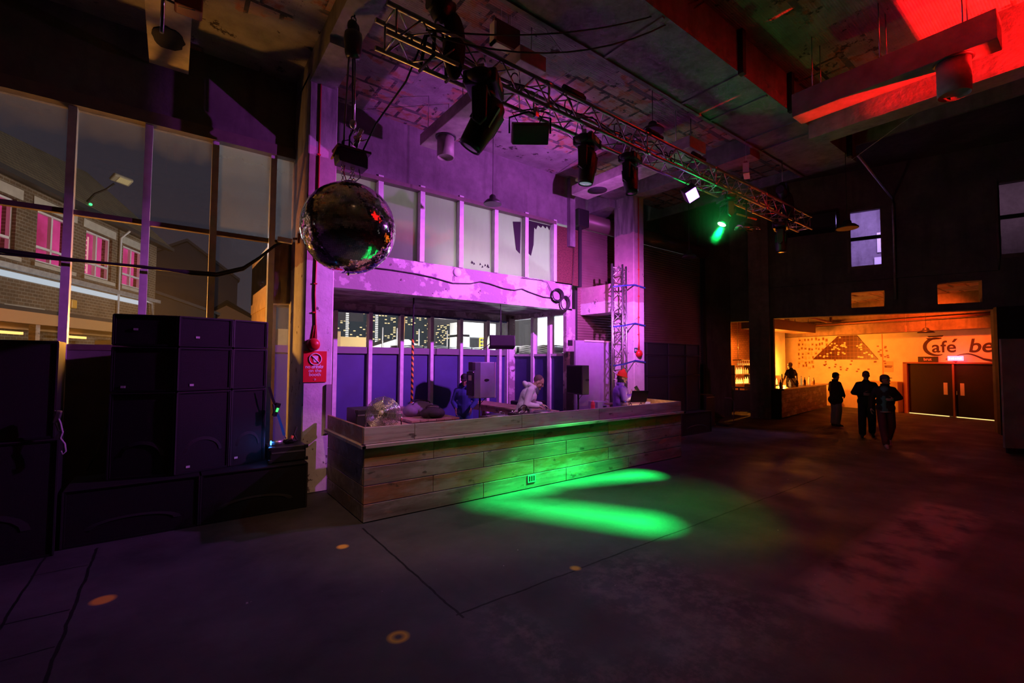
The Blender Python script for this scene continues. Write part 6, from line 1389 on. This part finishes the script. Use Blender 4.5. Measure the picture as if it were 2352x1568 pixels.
BASE = dict(pelvis=(0,0,.95), waist=(0,.005,1.10), chest=(0,.01,1.31), neckb=(0,-.005,1.49), head=(0,.03,1.635), nod=0, turn=0,
    shR=(.165,-.005,1.395), elR=(.235,-.03,1.16), wrR=(.24,.06,.93), shL=(-.165,-.005,1.395), elL=(-.235,-.03,1.16), wrL=(-.24,.06,.93),
    hdR=(.0,.15,-1), hnR=(-1,0,0), hdL=(0,.15,-1), hnL=(1,0,0), curlR=.35, curlL=.35,
    hipR=(.092,0,.93), knR=(.10,.03,.51), anR=(.10,-.02,.09), hipL=(-.092,0,.93), knL=(-.10,.03,.51), anL=(-.10,-.02,.09), ftR=(.12,1,-.12), ftL=(-.12,1,-.12))
def person(label, loc, head, sc, pose, skin, top, bottom, shoes, hair=None, extras=(), top_style='jacket', floor=0.0, bulk=1.0):
    J = dict(BASE); J.update(pose)
    for k, v in J.items():
        if isinstance(v, tuple) and not k.startswith(('hd','hn','ft')): J[k] = Vector(v)*sc
        elif isinstance(v, tuple): J[k] = Vector(v)
    rz = math.atan2(-head[0], head[1])
    r = thing('person', label, 'person', (loc[0], loc[1], floor), rz)
    Hc = J['head']; RH = Matrix.Rotation(J['turn'], 3, 'Z') @ Matrix.Rotation(-J['nod'], 3, 'X')
    def h3(x, y, z): return Hc + RH @ (Vector((x,y,z))*sc)
    mb = MB()
    mb.ell(h3(0,-.012,.025), (.074*sc,.094*sc,.092*sc), RH, 20, 14); mb.ell(h3(0,.022,-.045), (.058*sc,.068*sc,.070*sc), RH, 18, 12)
    mb.cap(h3(0,.085,.015), h3(0,.108,-.022), .010*sc, .015*sc, 10); mb.ell(h3(0,.09,-.095), (.026*sc,.02*sc,.02*sc), RH)   # nose, chin
    mb.ell(h3(0,.088,-.058), (.026*sc,.012*sc,.007*sc), RH); mb.ell(h3(0,.087,-.070), (.022*sc,.012*sc,.007*sc), RH)       # lips
    for s_ in (-1, 1):
        mb.ell(h3(.075*s_,-.01,-.01), (.010*sc,.02*sc,.032*sc), RH); mb.cap(h3(.014*s_,.086,.028), h3(.045*s_,.076,.028), .009*sc, .008*sc, 8)   # ears, brow
        mb.ell(h3(.042*s_,.066,-.03), (.022*sc,.02*sc,.02*sc), RH)
    mb.cap(J['neckb'], Hc + RH@Vector((0,-.015*sc,-.06*sc)), .058*sc, .052*sc)
    mb.cap(J['pelvis']-Vector((.05*sc,0,0)), J['pelvis']+Vector((.05*sc,0,0)), .10*sc, .10*sc); mb.cap(J['pelvis'], J['waist'], .105*sc, .10*sc); mb.cap(J['waist'], J['chest'], .105*sc, .115*sc); mb.cap(J['chest'], J['neckb'], .10*sc, .06*sc)
    for S in ('R','L'):
        mb.cap(J['neckb']-Vector((0,0,.06*sc)), J['sh'+S], .05*sc, .05*sc); mb.cap(J['sh'+S], J['el'+S], .045*sc, .036*sc); mb.cap(J['el'+S], J['wr'+S], .036*sc, .025*sc)
        hand(mb, J['wr'+S], J['hd'+S], J['hn'+S], J['curl'+S], 1 if S == 'R' else -1, sc)
        mb.cap(J['hip'+S], J['kn'+S], .075*sc, .05*sc); mb.cap(J['kn'+S], J['an'+S], .048*sc, .035*sc)
    mb.build('body', skin, r, remesh=.0085, smooth_it=2, world=False)
    # eyes
    mb = MB()
    for s_ in (-1, 1): mb.ell(h3(.031*s_,.078,.008), (.012*sc,.010*sc,.008*sc), RH, 10, 8)
    mb.build('eye', BLKGLOSS, r, world=False)
    # upper garment
    mb = MB(); k = bulk
    mb.cap(J['waist']-Vector((.05*sc,0,0)), J['waist']+Vector((.05*sc,0,0)), .125*sc*k, .125*sc*k); mb.cap(J['waist'], J['chest'], .135*sc*k, .15*sc*k)
    mb.cap(J['chest']-Vector((.06*sc,0,0)), J['chest']+Vector((.06*sc,0,0)), .128*sc*k, .128*sc*k); mb.cap(J['chest'], J['neckb']-Vector((0,0,.03*sc)), .13*sc, .085*sc)
    hem = J['pelvis'] + (J['pelvis']-J['waist'])*(.6 if top_style == 'long' else .05)
    mb.cap(hem-Vector((.06*sc,0,0)), hem+Vector((.06*sc,0,0)), (.15 if top_style == 'long' else .122)*sc*k, (.15 if top_style == 'long' else .122)*sc*k); mb.cap(J['waist'], hem, .14*sc*k, .14*sc*k)
    for S in ('R','L'):
        mb.cap(J['neckb']-Vector((0,0,.065*sc)), J['sh'+S], .066*sc, .070*sc); e = J['el'+S]; w_ = J['wr'+S]
        if top_style == 'tee': mb.cap(J['sh'+S], J['sh'+S].lerp(e,.6), .068*sc, .062*sc)
        else: mb.cap(J['sh'+S], e, .068*sc, .056*sc*k); mb.cap(e, e.lerp(w_,.93), .056*sc*k, .043*sc*k)
    if top_style == 'hoodie':
        b_ = J['neckb']
        for i in range(9):
            a = -.15+PI*1.3*i/8; mb.ell(b_+Vector((.095*math.cos(a)*sc, (.02-.09*math.sin(a))*sc, (.015+.05*math.sin(a))*sc)), (.045*sc,.045*sc,.04*sc))
        mb.ell(b_+Vector((0,-.13*sc,.06*sc)), (.10*sc,.05*sc,.07*sc), Euler((.6,0,0)))
    if top_style in ('jacket','long'):
        for i in range(10):
            a = 2*PI*i/10; mb.ell(J['neckb']+Vector((.07*math.cos(a)*sc, .07*math.sin(a)*sc, .012*sc)), (.028*sc,.028*sc,.035*sc))
    mb.build({'tee':'t_shirt','hoodie':'hoodie','jacket':'jacket','long':'coat','sweater':'sweater'}[top_style], top, r, remesh=.012, smooth_it=4, world=False)
    # trousers and shoes
    mb = MB(); mb.cap(J['pelvis']-Vector((.055*sc,0,0)), J['pelvis']+Vector((.055*sc,0,0)), .118*sc, .118*sc); mb.cap(J['pelvis'], J['waist']-Vector((0,0,.06*sc)), .115*sc, .11*sc)
    for S in ('R','L'):
        mb.cap(J['hip'+S], J['kn'+S], .098*sc, .078*sc*k); mb.cap(J['kn'+S], J['an'+S]+Vector((0,0,.02*sc)), .078*sc*k, .066*sc*k)
    mb.build('trousers', bottom, r, remesh=.013, smooth_it=4, world=False)
    for S in ('R','L'):
        mb = MB(); a = J['an'+S]; f = J['ft'+S].normalized(); mb.cap(a+f*(-.035*sc)-Vector((0,0,.045*sc)), a+f*.13*sc-Vector((0,0,.05*sc)), .040*sc, .034*sc); mb.cap(a, a+f*.06*sc-Vector((0,0,.03*sc)), .043*sc, .04*sc)
        mb.cap(a+f*(-.05*sc)-Vector((0,0,.07*sc)), a+f*.16*sc-Vector((0,0,.073*sc)), .02*sc, .018*sc)
        mb.build('shoe', shoes, r, remesh=.009, smooth_it=2, world=False)
    if hair == 'short':
        mb = MB(); mb.ell(h3(0,-.022,.035), (.080*sc,.096*sc,.092*sc), RH, 18, 12); mb.ell(h3(0,-.05,-.01), (.074*sc,.068*sc,.07*sc), RH)
        mb.build('hair', HAIR, r, remesh=.009, smooth_it=2, world=False)
    for x in extras: x(r, h3, RH, J, sc)
    return r
def cap_hat(mat):
    def f(r, h3, RH, J, sc):
        mb = MB(); mb.ell(h3(0,-.012,.055), (.084*sc,.104*sc,.078*sc), RH, 20, 12); mb.ell(h3(0,.10,.045), (.062*sc,.06*sc,.010*sc), RH); mb.build('cap', mat, r, remesh=.008, smooth_it=2, world=False)
    return f
def beanie(mat):
    def f(r, h3, RH, J, sc):
        mb = MB(); mb.ell(h3(0,-.02,.07), (.088*sc,.108*sc,.098*sc), RH, 22, 14); mb.ell(h3(0,-.02,.175), (.034*sc,.036*sc,.028*sc), RH); mb.build('beanie', mat, r, remesh=.008, smooth_it=3, world=False)
        mb = MB(); mb.tube([h3(.089*math.cos(2*PI*i/28), -.015+.108*math.sin(2*PI*i/28), .035+.01*math.sin(2*PI*i/28)) for i in range(28)], .017*sc, 8, closed=True); mb.build('beanie_cuff', mat, r, world=False)
    return f
def scarf(mat):
    def f(r, h3, RH, J, sc):
        mb = MB(); b_ = J['neckb']; mb.cap(b_+Vector((0,0,-.02*sc)), b_+Vector((0,.012*sc,.085*sc)), .082*sc, .075*sc); mb.cap(b_+Vector((0,.07*sc,.0)), b_+Vector((0,.13*sc,-.34*sc)), .05*sc, .03*sc); mb.build('neck_warmer', mat, r, remesh=.01, smooth_it=3, world=False)
    return f
def held(name, fn, mat):
    def f(r, h3, RH, J, sc): mb = MB(); fn(mb, J, sc); mb.build(name, mat, r, world=False)
    return f
# person behind the decks
person('person in a pale hoodie with cropped hair bending over the decks', (5.50, 6.98), (.78,-.62), 1.06,
    dict(pelvis=(0,-.02,.95), waist=(0,.03,1.10), chest=(0,.10,1.29), neckb=(0,.17,1.445), head=(0,.285,1.545), nod=.62, shR=(.18,.13,1.40), elR=(.25,.06,1.15), wrR=(.19,.27,1.125), shL=(-.18,.15,1.39), elL=(-.24,.12,1.14), wrL=(-.15,.34,1.125), hdR=(-.1,1,-.35), hnR=(0,-.3,-1), hdL=(.1,1,-.35), hnL=(0,-.3,-1), curlR=.35, curlL=.35),
    SKIN, CREAM, BLKCL, SHOE, None, (held('hair_stubble', lambda mb, J, sc: mb.ell(J['head']+Matrix.Rotation(-.62,3,'X')@Vector((0,-.03*sc,.036*sc)), (.0765*sc,.0905*sc,.090*sc), Matrix.Rotation(-.62,3,'X'), 20, 14), plain('cropped_hair', (.12,.06,.07), .7)),
    held('t_shirt_collar', lambda mb, J, sc: mb.ell(J['neckb']+Vector((0,.075*sc,-.05*sc)), (.06*sc,.05*sc,.10*sc)), plain('grey_tee', (.12,.12,.16), .8))), 'hoodie', bulk=1.06)
# crew member with phone
person('person in an orange beanie and violet jacket looking at a phone', (8.12, 6.78), (.83,-.55), 1.03,
    dict(nod=.32, head=(0,.05,1.63), neckb=(0,.01,1.49), elR=(.24,.03,1.17), wrR=(.10,.27,1.27), elL=(-.25,.04,1.17), wrL=(-.09,.25,1.22), hdR=(-.25,.55,.8), hnR=(-.9,.2,.1), hdL=(.3,.7,.5), hnL=(.8,-.2,.3), curlR=.55, curlL=.6),
    SKIN, VIOLETJ, BLKCL, SHOE, 'short', (beanie(BEANIE), scarf(BLKCL)), 'jacket', bulk=1.16)
ph = thing('phone', 'black phone held up by the person in the orange beanie', 'phone', (8.12, 6.78, 0), math.atan2(-.83, -.55))
mb = MB(); mb.obox(Vector((.062,.37,1.425)), (.012,.078,.155), Euler((.55,.15,0))); mb.build('body', BLKGLOSS, ph, world=False, bevel=.006)
person('blue-clothed person in a dark cap behind the pale blue loudspeaker', (5.06, 8.45), (-.6,-.8), 1.0, dict(nod=.35, elR=(.24,.02,1.16), wrR=(.16,.2,1.05), elL=(-.24,.02,1.16), wrL=(-.16,.2,1.05)), SKIN_D, plain('navy_cloth', (.035,.06,.28), .8), BLUECL, SHOE, 'short', (cap_hat(BLKCL),), 'hoodie')
# bar room
MB().box(19, 23.6, 8.3, 9.2, 0, .16).build('duckboard', DKWOOD); tag(bpy.data.objects['duckboard'], 'slatted duckboard behind the bar that the bartender stands on', 'duckboard')
person('bald bartender in a black t-shirt seen from behind at the bar', (21.62, 8.62), (.35,.93), 1.08, dict(elR=(.30,.0,1.18), wrR=(.30,.10,.98), elL=(-.30,.0,1.18), wrL=(-.28,.12,.98), hdR=(-.1,.5,-1), hdL=(.1,.5,-1)), SKIN, BLKCL, BLKCL, BLKCL, None, (), 'tee', floor=.16, bulk=1.08)
person('person in a flat cap, dark coat and grey trousers standing in profile by the bar', (17.30, 5.58), (.83,-.55), .985, dict(nod=.05, elR=(.25,.02,1.17), wrR=(.16,.16,1.0), elL=(-.25,.02,1.17), wrL=(-.16,.16,1.0), hdR=(-.5,.6,-.6), hdL=(.5,.6,-.6)), SKIN, BROWNCL, TROUS, plain('striped_trainers', (.10,.06,.06), .6), 'short', (cap_hat(BROWNCL),), 'long', bulk=1.15)
person('dark-haired person in black walking towards the hall with a hand at the belly', (15.45, 4.25), (-.93,-.36), 1.04, dict(elR=(.27,-.02,1.17), wrR=(.10,.20,1.14), elL=(-.28,.0,1.16), wrL=(-.25,.10,.92), hdR=(-.9,.2,0), hnR=(0,-1,0), knR=(.11,.10,.52), anR=(.12,.16,.10), knL=(-.10,.06,.50), anL=(-.12,-.16,.13), ftL=(-.1,1,-.35)), SKIN_D, BLKCL, BLKCL, plain('black_trainers', (.05,.045,.045), .6), 'short', (), 'sweater', bulk=1.2)
person('person in a teal top under an open black jacket striding beside the one in black', (14.18, 3.52), (-.85,-.52), 1.0, dict(turn=.7, elR=(.27,-.05,1.16), wrR=(.30,.02,.93), elL=(-.30,-.02,1.2), wrL=(-.12,.18,1.16), hdL=(.9,.2,0), hnL=(0,-1,0), knR=(.10,.12,.53), anR=(.09,.26,.09), knL=(-.10,.03,.50), anL=(-.10,-.20,.15), ftL=(-.1,1,-.45)), SKIN, BLKCL, MAROON, SHOE, 'short', (cap_hat(plain('grey_cap', (.12,.10,.10), .8)),
    held('teal_top', lambda mb, J, sc: [mb.cap(J['chest']+Vector((.03*sc,.055*sc,.07*sc)), J['pelvis']+Vector((.03*sc,.05*sc,-.04*sc)), .105*sc, .108*sc)], TEALCL), held('shirt_hem', lambda mb, J, sc: mb.ell(J['pelvis']+Vector((.03*sc,.055*sc,-.10*sc)), (.135*sc,.105*sc,.022*sc)), WHITE)), 'jacket', bulk=1.15)
# ------------------------------------------------------------------ lights
def light(name, kind, loc, col, power, target=None, **k):
    d = bpy.data.lights.new(name, kind); d.color = col; d.energy = power
    for a, b in k.items(): setattr(d, a, b)
    o = bpy.data.objects.new(name, d); COL.objects.link(o); o.location = loc
    if target is not None:
        o.rotation_euler = (Vector(target)-Vector(loc)).to_track_quat('-Z', 'Y').to_euler()
    return o
R = math.radians
# violet wash of the LED par on the truss
def beam_dirs(o):   # world direction of the emitted ray inside a light's node tree
    o.data.use_nodes = True; t = NT(o.data); rot = o.rotation_euler.to_matrix()
    n = t.xyz(t.new('ShaderNodeTexCoord').outputs['Normal'])
    def comp(i): return t.math('ADD', t.math('ADD', t.math('MULTIPLY', n[0], rot[i][0]), t.math('MULTIPLY', n[1], rot[i][1])), t.math('MULTIPLY', n[2], rot[i][2]))
    return t, comp(0), comp(1), comp(2)
v = light('violet_par_light', 'SPOT', (6.95,4.45,4.78), (.76,.14,1.0), 2850, (5.0,9.2,3.0), spot_size=R(152), spot_blend=.5, shadow_soft_size=.05)
t, vx, vy, vz = beam_dirs(v)   # shade masked into emission: cut towards tall window, soft towards ceiling and floor
left = t.ramp(t.math('DIVIDE', vx, t.math('MAXIMUM', vy, .001)), -1.68, -1.82); up = t.ramp(vz, -.16, -.04)
k = t.math('SUBTRACT', 1.0, t.math('MULTIPLY', left, t.math('ADD', .5, t.math('MULTIPLY', up, .46))))
k = t.math('MULTIPLY', k, t.math('ADD', .28, t.math('MULTIPLY', t.ramp(vz, .20, -.16), .72)))
k = t.math('MULTIPLY', k, t.math('ADD', .09, t.math('MULTIPLY', t.ramp(vz, -.70, -.42), .91)))
t.link(k, t.n['Emission'].inputs['Strength'])
# violet spot by the first moving head; spandrel wedge masked into its emission
w_ = light('violet_wedge_light', 'SPOT', (2.62,4.35,4.70), (.62,.10,.85), 260, (1.0,8.5,6.0), spot_size=R(36), spot_blend=.1, shadow_soft_size=.01)
t, vx, vy, vz = beam_dirs(w_)
px = t.math('ADD', 2.62, t.math('MULTIPLY', t.math('DIVIDE', vx, vy), 4.15)); pz = t.math('ADD', 4.70, t.math('MULTIPLY', t.math('DIVIDE', vz, vy), 4.15))
k = t.math('MULTIPLY', t.math('MULTIPLY', t.math('GREATER_THAN', px, .30), t.math('LESS_THAN', px, 1.7)), t.math('LESS_THAN', t.math('ADD', pz, t.math('MULTIPLY', px, .654)), 6.70))
t.link(t.math('MULTIPLY', k, t.math('GREATER_THAN', pz, 5.45)), t.n['Emission'].inputs['Strength'])
light('decks_light', 'SPOT', (4.4,4.3,4.4), (.80,.45,1), 230, (5.7,6.7,1.3), spot_size=R(30), spot_blend=.7, shadow_soft_size=.04)
light('booth_front_light', 'SPOT', (1.45,3.9,4.9), (1,.50,.28), 260, (2.9,5.9,.5), spot_size=R(60), spot_blend=.8, shadow_soft_size=.05)
light('pink_fill_light', 'SPOT', (5.55,4.35,4.55), (1,.20,.50), 420, (9.55,7.7,2.8), spot_size=R(46), spot_blend=.6, shadow_soft_size=.04)  # added spot that tints the far column pink
light('end_wall_wash', 'SPOT', (10.75,4.3,4.4), (1,.26,.20), 45, END.p(3,0,6.4), spot_size=R(86), spot_blend=.9, shadow_soft_size=.05)  # added fill that lifts the dark end wall
# green moving-head light, crescent pool masked into emission (shape given on the floor plane)
GP = Vector((8.06,4.33,4.56))
g = light('green_profile_light', 'SPOT', GP, (.003,1.0,.13), 38000, (4.9,5.0,0), spot_size=R(64), spot_blend=.3, shadow_soft_size=.04)
t, vx, vy, vz = beam_dirs(g); q = t.math('DIVIDE', GP.z, t.math('MULTIPLY', t.math('MINIMUM', vz, -.02), -1.0))
fx = t.math('ADD', GP.x, t.math('MULTIPLY', vx, q)); fy = t.math('ADD', GP.y, t.math('MULTIPLY', vy, q))
fa = t.math('SUBTRACT', t.math('MULTIPLY', fx, .8), t.math('MULTIPLY', fy, .6)); fb = t.math('ADD', t.math('MULTIPLY', fx, .6), t.math('MULTIPLY', fy, .8))
def lobe(p, q_, w, soft):
    dx, dy = q_[0]-p[0], q_[1]-p[1]; L2 = dx*dx+dy*dy
    u = t.math('DIVIDE', t.math('ADD', t.math('MULTIPLY', t.math('SUBTRACT', fa, p[0]), dx), t.math('MULTIPLY', t.math('SUBTRACT', fb, p[1]), dy)), L2, None, True)
    ex = t.math('SUBTRACT', t.math('SUBTRACT', fa, p[0]), t.math('MULTIPLY', u, dx)); ey = t.math('SUBTRACT', t.math('SUBTRACT', fb, p[1]), t.math('MULTIPLY', u, dy))
    d = t.math('SQRT', t.math('ADD', t.math('MULTIPLY', ex, ex), t.math('MULTIPLY', ey, ey)))
    return t.math('POWER', t.ramp(d, w+soft, w-soft), 1.4)
gm = t.math('MAXIMUM', lobe((-.2,6.7), (1.65,5.92), .26, .38), t.math('MAXIMUM', lobe((.15,7.55), (2.35,8.35), .20, .32), lobe((-.2,6.9), (.35,7.45), .25, .34)))
gm = t.math('ADD', gm, t.math('MULTIPLY', lobe((.2,6.7), (2.2,6.6), .7, 1.5), .035))
zf = t.math('ADD', GP.z, t.math('MULTIPLY', t.math('DIVIDE', vz, t.math('MAXIMUM', vy, .02)), 5.74-GP.y))   # emission masked out above the booth ledge
gm = t.math('MULTIPLY', gm, t.math('ADD', .34, t.math('MULTIPLY', t.ramp(zf, .45, -.1), .66)))
t.link(t.math('MULTIPLY', gm, t.ramp(zf, .95, .72)), t.n['Emission'].inputs['Strength'])
light('green_lamp_spill', 'POINT', (8.0,4.30,4.5), (.01,1,.15), 13, shadow_soft_size=.05)
# red uplight beyond the picture edge, thrown on the ceiling bay
ru = light('red_uplight', 'SPOT', (9.0,-1.2,4.6), (1,.006,.006), 6500, (9.4,1.0,7.2), spot_size=R(110), spot_blend=.12, shadow_soft_size=.04)
t, vx, vy, vz = beam_dirs(ru)   # lit ceiling and duct underside masked into the emission
zz = t.math('MAXIMUM', vz, .01); p_ = t.math('DIVIDE', vx, zz); q_ = t.math('DIVIDE', vy, zz)
lit = t.math('GREATER_THAN', t.math('ADD', 1.135, t.math('MULTIPLY', t.math('MAXIMUM', t.math('SUBTRACT', p_, .18), 0), 7.0)), q_)
lit = t.math('MULTIPLY', lit, t.math('LESS_THAN', p_, .332))
und = t.math('MULTIPLY', t.math('MULTIPLY', t.math('GREATER_THAN', p_, -.735), t.math('LESS_THAN', p_, -.485)), t.math('MULTIPLY', t.math('GREATER_THAN', q_, 1.5), t.math('LESS_THAN', q_, 2.97)))
t.link(t.math('ADD', .004, t.math('MULTIPLY', t.math('MAXIMUM', lit, und), .97)), t.n['Emission'].inputs['Strength'])
light('red_par_light', 'SPOT', (10.6,2.6,4.3), (1,.01,.008), 55, (9.8,4.4,5.35), spot_size=R(44), spot_blend=.6, shadow_soft_size=.05)
# warm light of the bar room: wall washers and shelf lamps
light('bar_lamp_back', 'POINT', (22.0,9.15,1.75), (1,.27,.02), 430, shadow_soft_size=.12)
light('bar_lamp_wall', 'SPOT', (21.9,8.6,3.2), (1,.21,.012), 720, MUR.p(-2.6,0,2.2), spot_size=R(110), spot_blend=.7, shadow_soft_size=.1)
light('bar_lamp_red', 'SPOT', (21.2,4.3,4.3), (1,.085,.006), 1000, MUR.p(.6,0,2.6), spot_size=R(95), spot_blend=.8, shadow_soft_size=.15)
light('bar_lamp_floor', 'SPOT', (20.6,5.8,4.4), (1,.05,.005), 90, (20.8,5.4,0), spot_size=R(105), spot_blend=.9, shadow_soft_size=.15)
light('bar_lamp_ceiling', 'SPOT', (20.0,5.2,3.4), (1,.14,.01), 80, (19.6,5.2,5), spot_size=R(150), spot_blend=.8, shadow_soft_size=.15)
light('bar_lamp_opening', 'SPOT', (22.3,10.75,3.0), (1,.24,.02), 420, (23.0,12.0,1.9), spot_size=R(120), spot_blend=.7, shadow_soft_size=.12)
light('exit_glow', 'POINT', MUR.p(1.63,.5,2.2), (1,.05,.08), 16, shadow_soft_size=.1)
# added sodium light of the unseen post lamp, shining in through the tall window
light('sodium_lamp', 'POINT', (-.62,9.62,2.52), (1,.40,.05), 330, shadow_soft_size=.12)
light('street_sodium', 'POINT', FAC.p(1.2,4.0,5.6), (1,.60,.24), 75, shadow_soft_size=.15)
# added pane backlight, then white yard floodlights outside the annex
light('pane_backlight', 'AREA', (6.3,9.12,4.12), (1,.92,.84), 25, (6.3,8.6,4.42), shape='RECTANGLE', size=3.6, size_y=.12)  # added above the annex roof to brighten the frosted panes from behind
light('yard_flood', 'POINT', (11.6,13.6,2.7), (.86,.93,1), 1300, shadow_soft_size=.2)
light('yard_flood', 'POINT', (8.6,16.2,2.7), (1,.95,.86), 700, shadow_soft_size=.2)
light('yard_flood', 'POINT', (1.0,9.7,4.2), (.75,.88,1), 12, shadow_soft_size=.2)
# upstairs room
light('upstairs_violet', 'POINT', END.p(4.4,-1.6,7.6), (.55,.35,1), 520, shadow_soft_size=.1)
light('upstairs_dim', 'POINT', END.p(7.5,-2.0,8.0), (.8,.45,.7), 60, shadow_soft_size=.1)
# small sources that stand in the picture
light('desk_lamp_light', 'POINT', (8.40,6.31,1.24), (1,.66,.26), 9, shadow_soft_size=.02)
light('blue_led_light', 'POINT', (1.12,7.10,.90), (.04,.25,1), 1.2, shadow_soft_size=.02)
# added low blue-white fill over the dance floor
light('pale_wash', 'SPOT', (5.35,4.35,4.5), (.40,.56,.85), 200, (2.7,4.3,0), spot_size=R(88), spot_blend=1.0, shadow_soft_size=.05)
# haze lit by the green lamp
hz = MB().ell((8.14,4.40,4.98), (.8,.8,.8), None, 24, 16).build('haze', None or bpy.data.materials.new('light_haze')); hz['kind'] = 'stuff'; tag(hz, 'faint haze glowing around the green moving head', 'haze')
hm = hz.data.materials[0]; hm.use_nodes = True; t = NT(hm); t.n.clear()
vs_ = t.new('ShaderNodeVolumeScatter'); d = t.new('ShaderNodeVectorMath', operation='DISTANCE'); t.link(t.pos(), d.inputs[0]); d.inputs[1].default_value = (8.14,4.40,4.98)
vs_.inputs['Anisotropy'].default_value = .3; t.link(t.math('MULTIPLY', t.math('POWER', t.ramp(d.outputs['Value'], .8, .1), 1.6), .45), vs_.inputs['Density']); o_ = t.new('ShaderNodeOutputMaterial'); t.link(vs_.outputs[0], o_.inputs['Volume'])
# ------------------------------------------------------------------ camera and world
YAW = math.radians(36.8); PIT = math.atan(44/1045.3); ROLL = .006
Fw = Vector((math.sin(YAW)*math.cos(PIT), math.cos(YAW)*math.cos(PIT), math.sin(PIT)))
Rt = Vector((math.cos(YAW), -math.sin(YAW), 0)); Up = Rt.cross(Fw)
R2 = Rt*math.cos(ROLL) + Up*math.sin(ROLL); U2 = -Rt*math.sin(ROLL) + Up*math.cos(ROLL)
cam = bpy.data.cameras.new('camera'); co = bpy.data.objects.new('camera', cam); COL.objects.link(co)
cam.sensor_width = 36; cam.lens = 36*1045.3/2352; cam.clip_end = 400; cam.clip_start = .05
mw = Matrix((R2, U2, -Fw)).transposed().to_4x4(); mw.translation = Vector((0,0,2.05)); co.matrix_world = mw
scene.camera = co
wd = bpy.data.worlds.new('night_sky'); scene.world = wd; wd.use_nodes = True
t = NT(wd); bg = t.n['Background']
tc = t.new('ShaderNodeTexCoord').outputs['Generated']; x, y, z = t.xyz(tc)
cl = t.ramp(t.noise(2.2, 5, tc), .3, .75)
low = t.ramp(z, .75, -.05)
c = t.mix(t.math('MULTIPLY', low, .8), (.013,.011,.020), (.038,.033,.044))
c = t.mix(t.math('MULTIPLY', t.ramp(x, .05, .7), .6), c, (.17,.15,.15))
c = t.mix(t.math('MULTIPLY', cl, .12), c, (.09,.085,.09))
t.link(c, bg.inputs[0]); bg.inputs[1].default_value = 1.0
vs = scene.view_settings
scene.display_settings.display_device = 'sRGB'
vs.view_transform = 'Standard'; vs.look = 'None'; vs.gamma = 1; vs.use_curve_mapping = False; vs.exposure = 0
cy = scene.cycles
cy.use_denoising = True
try: cy.denoiser = 'OPENIMAGEDENOISE'
except Exception: pass
cy.use_adaptive_sampling = True; cy.adaptive_threshold = .07; cy.adaptive_min_samples = 16
cy.max_bounces = 5; cy.diffuse_bounces = 3; cy.glossy_bounces = 3; cy.transparent_max_bounces = 12; cy.volume_bounces = 0; cy.transmission_bounces = 4
cy.sample_clamp_indirect = 4; cy.caustics_reflective = False; cy.caustics_refractive = False
